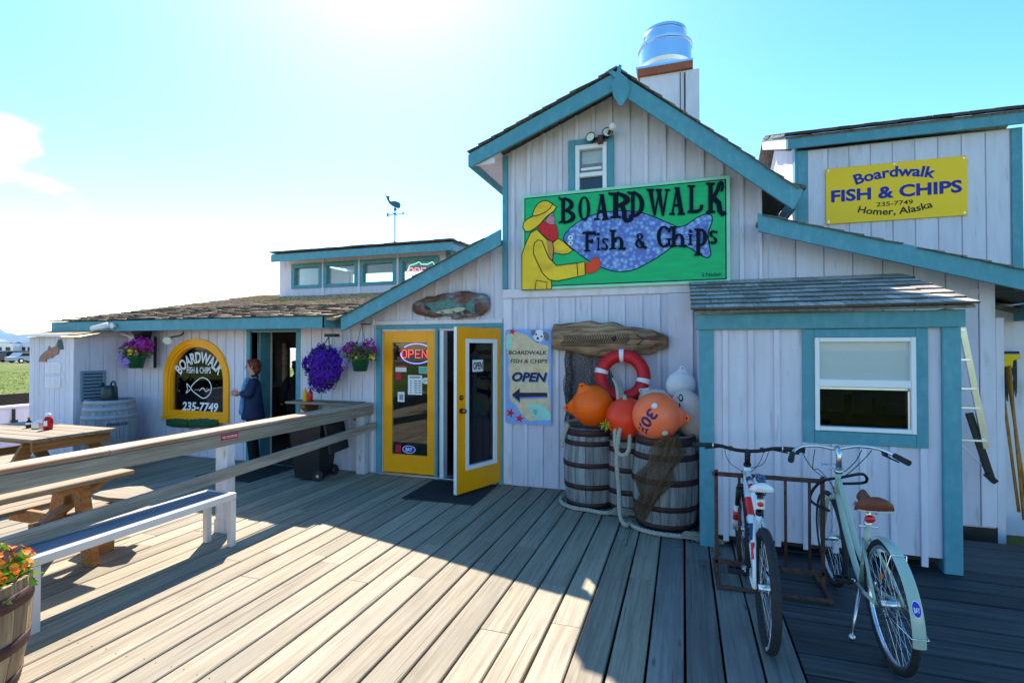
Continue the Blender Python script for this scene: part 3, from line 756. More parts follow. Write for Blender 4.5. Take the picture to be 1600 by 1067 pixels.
def disc(x, y, rx, rz, yy, n=24): 
    c = onY(x,y,yy); return [(c.x+rx*math.cos(2*math.pi*k/n), yy, c.z+rz*math.sin(2*math.pi*k/n)) for k in range(n)]
part('sticker', MB().poly(disc(639,702,.10,.053,YF)), P_white, dl); part('sticker', MB().poly(disc(639,702,.090,.045,YF-.0015)), P_blue, dl)
part('lettering', lettering(MB(), 'BAY', onY(639,702,YF-.003), UX, UZ, .10, .05, bold=.03), P_white, dl, fix=False)
part('sticker', MB().poly(disc(666,595,.065,.042,YF)), P_white, dl)
part('lettering', lettering(MB(), 'FISH ON', onY(666,595,YF-.0015), UX, UZ, .10, .03, bold=.02), P_grey, dl, fix=False)
# open door leaf
hx, hy = -2.145, YW-.005; ex, ey = -2.430, 5.285
dv = Vector((ex-hx, ey-hy, 0)); DWID = dv.length; dux = -dv.normalized(); dn = Vector((-dux.y, dux.x, 0))
if dn.y > 0: dn = -dn
def dmap(u, v, n=0): return Vector((ex,ey,0)) + dux*u + UZ*v + dn*n       # u from the free edge to the hinge
def dbox(mb, u0, u1, v0, v1, n0, n1):
    ps = [dmap(u,v,n) for (u,v,n) in ((u0,v0,n0),(u1,v0,n0),(u1,v0,n1),(u0,v0,n1),(u0,v1,n0),(u1,v1,n0),(u1,v1,n1),(u0,v1,n1))]
    return mb.add(ps, [(0,3,2,1),(4,5,6,7),(0,1,5,4),(1,2,6,5),(2,3,7,6),(3,0,4,7)])
W_ = DWID
od = part('door', dbox(dbox(dbox(dbox(MB(), .004,.155,.04,1.935,0,-.044), W_-.12,W_-.004,.04,1.935,0,-.044), .156,W_-.121,.04,.33,-.001,-.043), .156,W_-.121,1.76,1.935,-.001,-.043),
          M_yellow, bld, label='yellow door standing open over the mat with a white-framed long pane')
part('door_edge', dbox(MB(), -.001,.003,.04,1.935,0,-.044), M_vinyl, od)
part('frame', dbox(dbox(dbox(dbox(MB(), .145,.19,.29,1.80,.012,-.055), W_-.155,W_-.11,.29,1.80,.012,-.055), .191,W_-.156,.29,.335,.012,-.055), .191,W_-.156,1.755,1.80,.012,-.055), M_vinyl, od)
part('pane', dbox(MB(), .19,W_-.155,.335,1.755,-.018,-.024), M_glass, od)
part('open_card', dbox(MB(), .26,.47,1.40,1.57,-.027,-.029), P_grn, od)
part('open_card', dbox(MB(), .275,.455,1.415,1.555,-.0155,-.0175), P_white, od)
part('lettering', lettering(MB(), 'OPEN', dmap(.365,1.485,-.014), dux, UZ, .16, .09, bold=.03), P_blk if 'P_blk' in globals() else M_blackpaint, od, fix=False)
for v in (.98, 1.13):
    part('handle' if v < 1 else 'lock', MB().cyl(dmap(.07,v,0), dmap(.07,v,.012), .03, n=16).cyl(dmap(.07,v,.012), dmap(.07,v,.05 if v < 1 else .018), .012).sphere(dmap(.07,v,.055 if v < 1 else .018), .028 if v < 1 else .018), M_brass, od)
part('latch', MB().box(0,0.001,0,0.001,0,.001), M_brass, od) if False else None

# ---- clerestory box on the left wing roof
CY = 9.2
c0 = -8.55; c1 = -4.42
cz0, cz1 = rz(CY)-.05, onY(455,408,CY).z
def cpx(px): return onY(px, 430, CY).x
wins = [(459,501),(509,557),(566,617),(627,683)]
win_z0 = onY(480,447,CY).z; win_z1 = onY(480,416,CY).z
CH = [(cpx(a)+.0, cpx(b), win_z0, (lambda x, z=win_z1: z)) for a, b in wins]
cl = part('clerestory', wall_pieces(MB(), CY, CY+.1, cpx(437), cpx(700), lambda x: cz1, CH), M_wall, bld, fix=False)
for v in cl.data.vertices:
    if v.co.z < cz0-.01: v.co.z = cz0
back = wall_pieces(MB(), CY+2.4, CY+2.5, cpx(437), cpx(700), lambda x: cz1+.3, [(h[0]-.25,h[1]+.0,h[2]+.22,(lambda x, z=win_z0: z+.62)) for h in CH])
for v in back.v:
    if v.z < cz0: v.z = cz0
part('clerestory_wall', back, M_wall_white, bld, fix=False)
part('clerestory_wall', MB().box(cpx(437),cpx(437)+.1,CY+.1,CY+2.4,cz0,cz1+.1).box(cpx(700)-.1,cpx(700),CY+.1,CY+2.4,cz0,cz1+.1), M_wall, bld)
part('corner_board', MB().cbox(cpx(697),cpx(700)+.02,CY-.02,CY+.08,cz0,cz1), M_teal, bld)
for h in CH:
    w = part('window', MB().cbox(h[0]-.05,h[0]+.04,CY-.03,CY+.08,win_z0-.05,win_z1+.05).cbox(h[1]-.04,h[1]+.05,CY-.03,CY+.08,win_z0-.05,win_z1+.05)
             .cbox(h[0]+.041,h[1]-.041,CY-.03,CY+.08,win_z0-.05,win_z0+.02).cbox(h[0]+.041,h[1]-.041,CY-.03,CY+.08,win_z1-.03,win_z1+.05), M_teal, bld)
    part('pane', MB().box(h[0]+.04,h[1]-.04,CY+.05,CY+.055,win_z0+.02,win_z1-.03), M_glass_clear, w)
for a, b in zip(wins, wins[1:]):
    xm = (cpx(a[1])+cpx(b[0]))/2; part('trim_board', MB().cbox(xm-.04,xm+.04,CY-.022,CY-.001,cz0,cz1), M_wall_white, bld)
cr0, cr1 = cpx(425)-.0, onY(708,380,CY-.4).x+.1
crf = onY(425,410,CY-.4).z; crt = onY(425,399,CY-.4).z
cx0_, cx1_ = onY(425,400,CY-.4).x, onY(708,380,CY-.4).x
part('fascia', MB().cbox(cx0_,cx1_,CY-.43,CY-.4,crf,crt), M_teal, bld)
part('fascia', MB().prism([(cx1_,CY-.40,crf),(cx1_,CY+2.9,crf+.0),(cx1_,CY+2.9,crf+.15),(cx1_,CY-.40,crt)], (-.03,0,0)), M_teal, bld)
croof = part('roof', MB().prism([(cx0_,CY-.4,crt-.02),(cx0_,CY+2.9,crt+.10),(cx0_,CY+2.9,crt+.15),(cx0_,CY-.4,crt+.02)], (cx1_-cx0_,0,0)), M_shingle, bld)
shingles(croof, (cx0_-.03,CY-.46,crt+.015), UX, (0,1,.04), cx1_-cx0_+.06, 1.6, .17, .17, M_shingle, t=.022, seed=11, limit=60)

# ---- chimney box and fan on the tower's right slope
chx0, chx1 = onY(1000,125,7.0).x, onY(1092,190,7.0).x
chz = onY(1000,122,7.0).z
ch = part('chimney', MB().box(chx0,chx1,7.0,7.7,3.6,chz), M_wall_white, bld)
part('corner_board', MB().box(chx1-.16,chx1+.008,6.982,6.998,3.9,chz-.01), M_wall_white, ch)
part('tar_stain', MB().box(chx1-.178,chx1-.163,6.985,6.996,4.3,chz-.03).box(chx1-.23,chx1-.222,6.990,6.998,4.6,chz-.02).box(chx1-.26,chx1-.254,6.990,6.998,4.5,4.75), M_black, ch)
part('curb', MB().cbox(chx0-.03,chx1-.07,6.955,7.72,chz+.003,chz+.10), mat('rust_red_wood', (.33,.10,.05), .7, var=.2, sc=9), ch)
fx = (chx0+chx1)/2-.06; fy = 7.36
fan = MB().lathe([(.325,.04),(.33,.11),(.345,.16),(.345,.40),(.36,.405),(.362,.435),(.345,.44),(.29,.44)], (fx,fy,chz+.10), 64)
for q_ in range(len(fan.sm)): fan.sm[q_] = False
fn = part('exhaust_fan', fan, M_steel, ch)
part('flange', MB().box(fx-.36,fx+.36,fy-.38,fy+.34,chz+.101,chz+.14), M_steel, ch)
part('fan_hood', MB().lathe([(.27,.44),(.27,.60),(.285,.605),(.285,.64),(.26,.65),(.0,.68)], (fx,fy,chz+.10), 64, smooth=False), M_steel, ch)

# ============================================================ TALL RIGHT BUILDING
Y2 = 7.5
rb = thing('rear_building', 'taller lilac building behind on the right with teal corner boards and a shingled roof', 'building', (2.6, 8.5, 0))
part('wall', MB().box(1.43,3.70,Y2,11.0,0,4.26), M_wall, rb)
wl2 = part('wall', MB().box(1.44,3.69,Y2-.006,Y2-.001,1.9,4.25), M_wall, rb)
n2 = 9
for k in range(n2):
    a = 1.53+k*(3.62-1.53)/n2; part('plank', MB().cbox(a+.006,a+(3.62-1.53)/n2-.006,Y2-.02,Y2-.007,1.9,4.245,.003,2), M_wall, wl2)
for k in range(9):
    a = Y2+.02+k*.26; part('plank', MB().cbox(1.412,1.428,a+.006,a+.25,1.9,4.4,.003,2), M_wall, wl2)
part('corner_board', MB().cbox(1.41,1.525,Y2-.035,Y2-.021,1.9,4.25), M_teal, rb); part('corner_board', MB().cbox(1.385,1.41,Y2-.035,Y2+.1,1.9,4.3), M_teal, rb)
part('corner_board', MB().cbox(3.625,3.73,Y2-.035,Y2-.021,1.9,4.25), M_teal, rb)
S2 = .37
part('fascia', MB().cbox(1.29,4.6,Y2-.13,Y2-.10,4.26,4.385), M_teal, rb)
part('fascia', MB().prism([(1.288,Y2-.13,4.26),(1.288,Y2+1.9,4.26+S2*2.0),(1.288,Y2+1.9,4.385+S2*2.0),(1.288,Y2-.13,4.385)], (-.025,0,0)), M_white, rb)
part('soffit', MB().prism([(1.29,Y2-.10,4.27),(1.29,Y2+1.9,4.27+S2*2),(1.43,Y2+1.9,4.27+S2*2),(1.43,Y2-.10,4.27)], (0,0,.015)), M_white, rb)
part('gable_wall', MB().prism([(1.44,Y2,4.26),(1.44,Y2+1.9,4.26+S2*1.9),(1.44,11.0,4.26)], (2.2,0,0)), M_wall, rb)
r2 = part('roof', MB().prism([(1.26,Y2-.12,4.387),(1.26,Y2+1.9,4.387+S2*2.02),(1.26,Y2+1.9,4.42+S2*2.02),(1.26,Y2-.12,4.42)], (3.4,0,0))
          .prism([(1.26,Y2+1.9,4.387+S2*2.02),(1.26,Y2+4,4.42),(1.26,Y2+4,4.46),(1.26,Y2+1.9,4.42+S2*2.02)], (3.4,0,0)), M_shingle, rb)
t2 = math.atan(S2)
shingles(r2, (1.24,Y2-.17,4.39), UX, (0,math.cos(t2),math.sin(t2)), 3.4, 2.0, .17, .15, M_shingle, t=.03, seed=21, limit=150)
# small lower roof corner peeping between tower eave and rear building
part('roof', MB().prism([(1.0,6.9,3.72),(1.40,6.9,3.60),(1.40,6.9,3.64),(1.0,6.9,3.76)], (0,1.0,0)), M_shingle, rb)

# ============================================================ RIGHT RECESS: outhouse wall behind the white wall end
oh = thing('side_outhouse', 'plain pale outbuilding wall with a little shingled eave behind the mops at far right', 'shed', (3.4, 7, 0))
YO = 6.9
part('wall', MB().box(2.86,5.2,YO,YO+.1,-.3,1.98).prism([(2.86,YO,1.98),(3.02,YO,2.20),(5.2,YO,1.98)],(0,.1,0)).box(2.80,2.86,YO-.86,YO+.1,-.3,1.98), M_wall_white, oh)
ro = part('roof', MB().prism([(2.80,YO-.12,2.235),(5.3,YO-.12,1.47),(5.3,YO-.12,1.51),(2.80,YO-.12,2.275)], (0,2,0)), M_shingle, oh)
part('panel_joint', MB().box(2.86,5.2,YO-.004,YO-.001,1.69,1.70), M_wall, oh)

# ============================================================ LEFT HUT
hut = thing('corner_hut', 'narrow lilac plywood hut with a louvred side vent at the left end of the wing', 'shed', (-9.25, 5.6, 0))
HX0, HX1, HY = -9.755, -8.72, 5.24
hw = part('wall', MB().box(HX0,HX1,HY,6.6,0,1.865), M_wall, hut)
for k in range(8):
    a = HX0+k*(HX1-.07-HX0)/8; part('plank', MB().cbox(a+.003,a+(HX1-.07-HX0)/8-.003,HY-.014,HY-.001,.0,1.86,.002,2), M_wall, hw)
part('corner_board', MB().cbox(HX1-.068,HX1+.008,HY-.024,HY-.001,0,1.86), M_wall_white, hut)
for k in range(4):
    part('plank', MB().cbox(HX1+.001,HX1+.012,HY+k*.2+.003,HY+(k+1)*.2-.007,0,1.862,.002,2), M_wall, hw)
part('roof', MB().prism([(HX0-.14,HY-.14,1.875),(HX0-.14,HY+.4,1.955),(HX0-.14,HY+.4,1.975),(HX0-.14,HY-.14,1.895)], (HX1-HX0+.40,0,0)), M_shingle_l, hut)
part('fascia', MB().cbox(HX0-.14,HX1+.10,HY-.16,HY-.141,1.868,1.898), M_white, hut)
lv = part('louvre_vent', MB().cbox(HX1+.012,HX1+.04,5.30,5.34,.88,1.34).cbox(HX1+.012,HX1+.04,5.62,5.66,.88,1.34).cbox(HX1+.012,HX1+.04,5.341,5.619,1.30,1.34).cbox(HX1+.012,HX1+.04,5.341,5.619,.88,.915), paint('blue_grey_paint', (.17,.25,.33)), hut)
part('vent_back', MB().box(HX1+.002,HX1+.014,5.34,5.62,.91,1.31), M_black, lv)
for k in range(7):
    z = .93+k*.053; part('slat', MB().prism([(HX1+.014,5.341,z+.035),(HX1+.036,5.341,z),(HX1+.040,5.341,z+.004),(HX1+.018,5.341,z+.039)], (0,.278,0)), paint('slat_paint', (.17,.25,.33)) if k == 0 else D.materials['slat_paint'], lv)
for (xa, ya) in ((73,566),(73,588.5)):
    a, b = onY(xa,ya,HY-.015), onY(xa+22.5,ya+17,HY-.015); v = part('wall_vent', MB().cbox(a.x,b.x,HY-.034,HY-.0145,b.z,a.z), M_white, hut)
    for j in range(3):
        w = (b.x-a.x-.05)/3; part('grille', MB().box(a.x+.025+j*(w+.0)+.006,a.x+.025+(j+1)*w-.006,HY-.037,HY-.0345,b.z+.02,a.z-.02), M_wall_white, v)

# ============================================================ PERIMETER WALL
pw = thing('perimeter_wall', 'low blue-grey plywood deck wall with a pale capping, left of the picnic table', 'wall', (-10.6, 3, 0))
part('panel', MB().box(-10.62,-10.55,-3,HY+3,-.1,.70), M_wall, pw)
part('cap', MB().cbox(-10.66,-10.50,-3,HY+3,.702,.74), M_wall_white, pw)
part('bracket', MB().box(-10.55,-10.53,5.42,5.46,.50,.68).box(-10.545,-10.50,5.40,5.48,.46,.50), M_black, pw)
gr = thing('guard_rail', 'brown timber guard rail running along the grass beyond the deck wall', 'fence', (-11.6, 3, GZ))
part('rail', MB().cbox(-11.65,-11.6,-3,12,.66,.86), M_dark, gr)
for y in (-2,1,4,7,10): part('post', MB().cbox(-11.75,-11.66,y,y+.09,GZ,.86), M_dark, gr)
# ============================================================ BICYCLE SHED
shed = thing('lean_to_shed', 'small lilac lean-to with teal corner posts and a white sash window, behind the bicycles', 'shed', (1.05, 5.3, 0))
SY = 4.72
SHH = [(1.0,1.70,1.03,lambda x:1.78)]
sw = part('wall', wall_pieces(MB(), SY+.02, SY+.07, .14, 1.96, lambda x: 1.86 if True else 0, [(1.0,1.70,1.03,lambda x:1.78)]).box(.14,.19,SY+.07,6.0,.06,2.0).box(1.91,1.96,SY+.07,6.0,.06,2.0), M_wall, shed, fix=False)
for v in sw.data.vertices:
    if abs(v.co.z) < .02: v.co.z = .10
part('shed_floor', MB().box(.2,1.9,SY+.08,5.95,.05,.09), M_dark, shed)
part('post', MB().cbox(.128,.245,SY-.012,SY+.10,0,1.85,.005,2), M_teal, shed); part('post', MB().cbox(1.858,1.975,SY-.012,SY+.10,0,1.85,.005,2), M_teal, shed)
part('fascia', MB().cbox(.10,1.995,SY-.03,SY+.03,1.853,1.985), M_teal, shed)
for px in (1134,1174,1215): x = onY(px,700,SY).x; part('batten', MB().cbox(x-.022,x+.022,SY,SY+.018,.06,1.85,.003,2), M_wall, sw)
for px in (1259,1305,1349,1396): x = onY(px,700,SY).x; part('batten', MB().cbox(x-.022,x+.022,SY,SY+.018,.06,.93,.003,2), M_wall, sw)
x = onY(1444,700,SY).x; part('batten', MB().cbox(x-.022,x+.022,SY,SY+.018,.03,.93,.003,2), M_wall, sw)
part('window_surround', MB().cbox(.92,1.005,SY-.006,SY+.018,.93,1.85).cbox(1.69,1.77,SY-.006,SY+.018,.93,1.85).cbox(1.006,1.689,SY-.006,SY+.018,.93,1.03).cbox(1.006,1.689,SY-.006,SY+.018,1.782,1.85), M_teal, shed)
wn = part('window', MB().cbox(1.007,1.04,SY-.02,SY+.06,1.035,1.78).cbox(1.657,1.69,SY-.02,SY+.06,1.035,1.78).cbox(1.041,1.656,SY-.02,SY+.06,1.745,1.78).cbox(1.041,1.656,SY-.02,SY+.06,1.035,1.068)
          .cbox(1.041,1.656,SY-.012,SY+.05,1.385,1.445), M_vinyl, shed)
part('pane', MB().box(1.04,1.657,SY+.015,SY+.02,1.445,1.745), glass_mat('shed_glass', (.75,.9,.88), pale_mix=.55), wn)  # pale diffuse share painted in for the sky reflected by this pane
part('sash', MB().cbox(1.041,1.656,SY+.03,SY+.045,1.362,1.384).cbox(1.641,1.656,SY+.0,SY+.045,1.069,1.36), M_alu, wn)
part('screen', MB().box(1.041,1.64,SY+.04,SY+.043,1.069,1.361), glass_mat('fly_screen', (.45,.5,.5), refl=.25), wn)
part('shelf', MB().box(.25,1.85,5.2,5.5,.8,1.1).box(1.3,1.34,5.0,5.05,.9,1.3).cyl((1.5,5.0,1.0),(1.5,5.0,1.28),.012), M_dark, shed)
part('blind', MB().box(1.1,1.6,5.05,5.07,1.36,1.74), paint('pale_green_board', (.45,.62,.55)), shed)
sa = math.atan((2.42-2.0)/(6.03-4.60))
rs = part('roof', MB().prism([(.08,4.61,1.99),(.08,6.0,2.405),(.08,6.0,2.43),(.08,4.61,2.012)], (1.94,0,0)), M_shingle, shed)
M_sh2 = wood('grey_shed_shingle', (.46,.41,.36), (.28,.25,.215), 1, rough=.85, rand=.30, grain=30, knots=False, stain=(.30,.31,.27))
shingles(rs, (.06,4.575,1.995), UX, (0,math.cos(sa),math.sin(sa)), 1.97, 1.42, .19, .20, M_sh2, t=.019, seed=31, jit=.04, tl=(.022,.012), L=.30)

# ============================================================ BIG PAINTED SIGN
SGY = 5.945
def S(x, y, d=0): return onY(800+x/4.571, 260+y/4.571, SGY-d)          # point of the painted face
sg = thing('painted_fish_sign', 'large green painted sign of a yellow-coated fisherman and a blue fish over the door side', 'sign', (-.7, 6.0, 2.4))
tl, tr, br, bl = S(68,222), S(1548,52), S(1566,822), S(70,892)
# straighten into a true rectangle of the real board
SX0, SX1, SZ0, SZ1 = (tl.x+bl.x)/2, (tr.x+br.x)/2, (bl.z+br.z)/2, (tl.z+tr.z)/2
def SF(x, y, d=0):      # face point from board fractions found by un-tilting the photograph's quadrilateral
    p = S(x, y); u = (p.x-SX0)/(SX1-SX0)
    zb = bl.z+(br.z-bl.z)*u; zt = tl.z+(tr.z-tl.z)*u; v = (p.z-zb)/(zt-zb)
    return Vector((SX0+(SX1-SX0)*min(1,max(0,u)), SGY-d, SZ0+(SZ1-SZ0)*min(1,max(0,v))))
P_mint = paint('mint_border', (.32,.70,.50)); P_coat = mat('yellow_coat_paint', (.92,.60,.02), .5, var=.12, sc=5, bump=.08, col2=(.72,.40,.03), c2lo=.5, c2hi=.72, c2sc=(3,3,6)); P_hat = P_coat
P_coatsh = paint('ochre_shade_paint', (.55,.27,.06)); P_face = paint('flesh_paint', (.55,.24,.28)); P_beard = mat('red_beard_paint', (.65,.015,.02), .5, var=.35, sc=45, bump=.1)
P_glove = paint('orange_glove_paint', (.80,.06,.01)); P_blk = M_blackpaint; P_eye = paint('eye_white', (.6,.75,.8))
board = part('board', MB().cbox(SX0,SX1,SGY,SGY+.045,SZ0,SZ1,.003), P_mint, sg)
b1 = .035
part('field', MB().box(SX0+b1,SX1-b1,SGY-.0015,SGY-.0005,SZ0+b1,SZ1-b1), P_blk, board)
part('field', MB().box(SX0+b1+.012,SX1-b1-.012,SGY-.003,SGY-.002,SZ0+b1+.012,SZ1-b1-.012), M_green, board)
def shape(pts, m, d, name='painting', line=.011, sm=3, closed=True):
    P = smooth_closed([SF(x,y,d) for x,y in pts], sm) if sm > 1 else [SF(x,y,d) for x,y in pts]
    part(name, MB().poly(P), m, board, fix=False)
    if line: part('outline', ribbon(MB(), [p-Vector((0,.0012,0)) for p in P], line, closed=True), P_blk, board, fix=False)
M_fishp = D.materials.new('painted_fish_scales'); M_fishp.use_nodes = True
nt = M_fishp.node_tree; vo = nt.nodes.new('ShaderNodeTexVoronoi'); vo.inputs['Scale'].default_value = 21; tcn = nt.nodes.new('ShaderNodeTexCoord')
rp = nt.nodes.new('ShaderNodeValToRGB'); rp.color_ramp.elements[0].color = (.50,.70,.90,1); rp.color_ramp.elements[1].color = (.09,.15,.50,1)
e = rp.color_ramp.elements.new(.42); e.color = (.25,.42,.76,1); rp.color_ramp.elements[2].position = .8
nt.links.new(tcn.outputs['Object'], vo.inputs['Vector'])
nz2 = nt.nodes.new('ShaderNodeTexNoise'); nz2.inputs['Scale'].default_value = 3; nt.links.new(tcn.outputs['Object'], nz2.inputs['Vector'])
ad2 = nt.nodes.new('ShaderNodeMath'); ad2.operation = 'MULTIPLY_ADD'; ad2.inputs[1].default_value = .9; ad2.inputs[2].default_value = -.28
sx = nt.nodes.new('ShaderNodeMath'); sx.operation = 'ADD'; nt.links.new(nz2.outputs['Fac'], ad2.inputs[0]); nt.links.new(ad2.outputs[0], sx.inputs[0]); nt.links.new(vo.outputs['Distance'], sx.inputs[1])
nt.links.new(sx.outputs[0], rp.inputs[0]); nt.links.new(rp.outputs[0], nt.nodes['Principled BSDF'].inputs['Base Color'])
shape([(365,520),(400,465),(450,420),(520,375),(600,345),(700,325),(800,318),(900,325),(1000,352),(1080,385),(1150,415),(1190,428),(1250,410),(1320,360),(1380,335),(1415,335),(1430,360),(1425,400),(1405,450),(1400,500),(1410,560),(1420,610),(1410,640),(1385,645),(1340,625),(1290,590),(1240,565),(1190,563),(1140,575),(1080,620),(1020,660),(950,700),(880,735),(800,752),(720,748),(640,725),(580,695),(520,660),(460,615),(410,575)], M_fishp, .0045, sm=2)
P_fin = paint('tail_line', (.03,.05,.4))
for a, b in (((1215,470),(1395,370)),((1225,485),(1400,420)),((1230,500),(1395,470)),((1230,515),(1390,530)),((1225,530),(1390,590))): part('fin_ray', ribbon(MB(), smooth_path([SF(*a,.0053),SF((a[0]+b[0])/2,(a[1]+b[1])/2+6,.0053),SF(*b,.0053)],3), .006), P_fin, board, fix=False)
for y in (515, 553):
    c = SF(418,y,.006); part('eye', MB().poly([c+Vector((.030*math.cos(k*.393),0,.030*math.sin(k*.393))) for k in range(16)]), P_eye, board)
    c = SF(420,y,.0072); part('eye', MB().poly([c+Vector((.010*math.cos(k*.393),0,.010*math.sin(k*.393))) for k in range(16)]), P_blk, board)
shape([(330,520),(365,540),(435,605),(400,630),(360,635),(290,622),(285,560)], P_coat, .0065, sm=1)
shape([(180,460),(210,490),(250,530),(290,545),(300,600),(290,690),(300,715),(286,760),(282,820),(284,885),(72,889),(72,640),(95,570),(135,485)], P_coat, .008, sm=1)
shape([(245,535),(290,545),(297,600),(288,700),(300,712),(282,760),(262,700),(258,620)], P_coatsh, .0092, line=0, sm=1)
shape([(160,560),(185,535),(215,540),(240,600),(265,660),(320,715),(465,695),(520,685),(525,780),(400,808),(320,825),(265,815),(220,770),(185,700),(155,630)], P_coat, .0104, sm=1)
part('outline', ribbon(MB(), [SF(465,695,.0120),SF(472,787,.0120)], .010), P_blk, board, fix=False)
part('outline', ribbon(MB(), [SF(x,y,.0100) for x,y in ((165,885),(175,822),(252,832),(248,885))], .010), P_blk, board, fix=False)
shape([(525,700),(550,690),(575,665),(585,655),(592,650),(600,662),(608,648),(616,652),(618,668),(626,662),(632,690),(630,730),(600,755),(570,770),(527,768)], P_glove, .0085, line=.004, sm=1)
shape([(272,345),(292,336),(300,362),(314,392),(303,400),(305,412),(312,420),(290,436),(250,430),(238,400)], P_face, .0085, line=.005, sm=1)
part('outline', ribbon(MB(), [SF(278,364,.0100),SF(296,360,.0100)], .006), P_blk, board, fix=False)
shape([(205,410),(240,405),(270,425),(300,424),(318,430),(328,470),(331,510),(310,537),(280,542),(250,520),(215,485),(186,450)], P_beard, .0112, line=.004, sm=2)
shape([(150,365),(160,320),(185,280),(220,260),(255,258),(285,275),(296,290),(270,318),(225,345),(185,362)], P_hat, .0118, sm=2)
shape([(80,448),(85,415),(110,390),(150,368),(190,360),(235,342),(275,310),(290,282),(320,297),(300,330),(265,355),(238,380),(205,420),(170,452),(130,475),(98,476)], P_hat, .0135, sm=1)
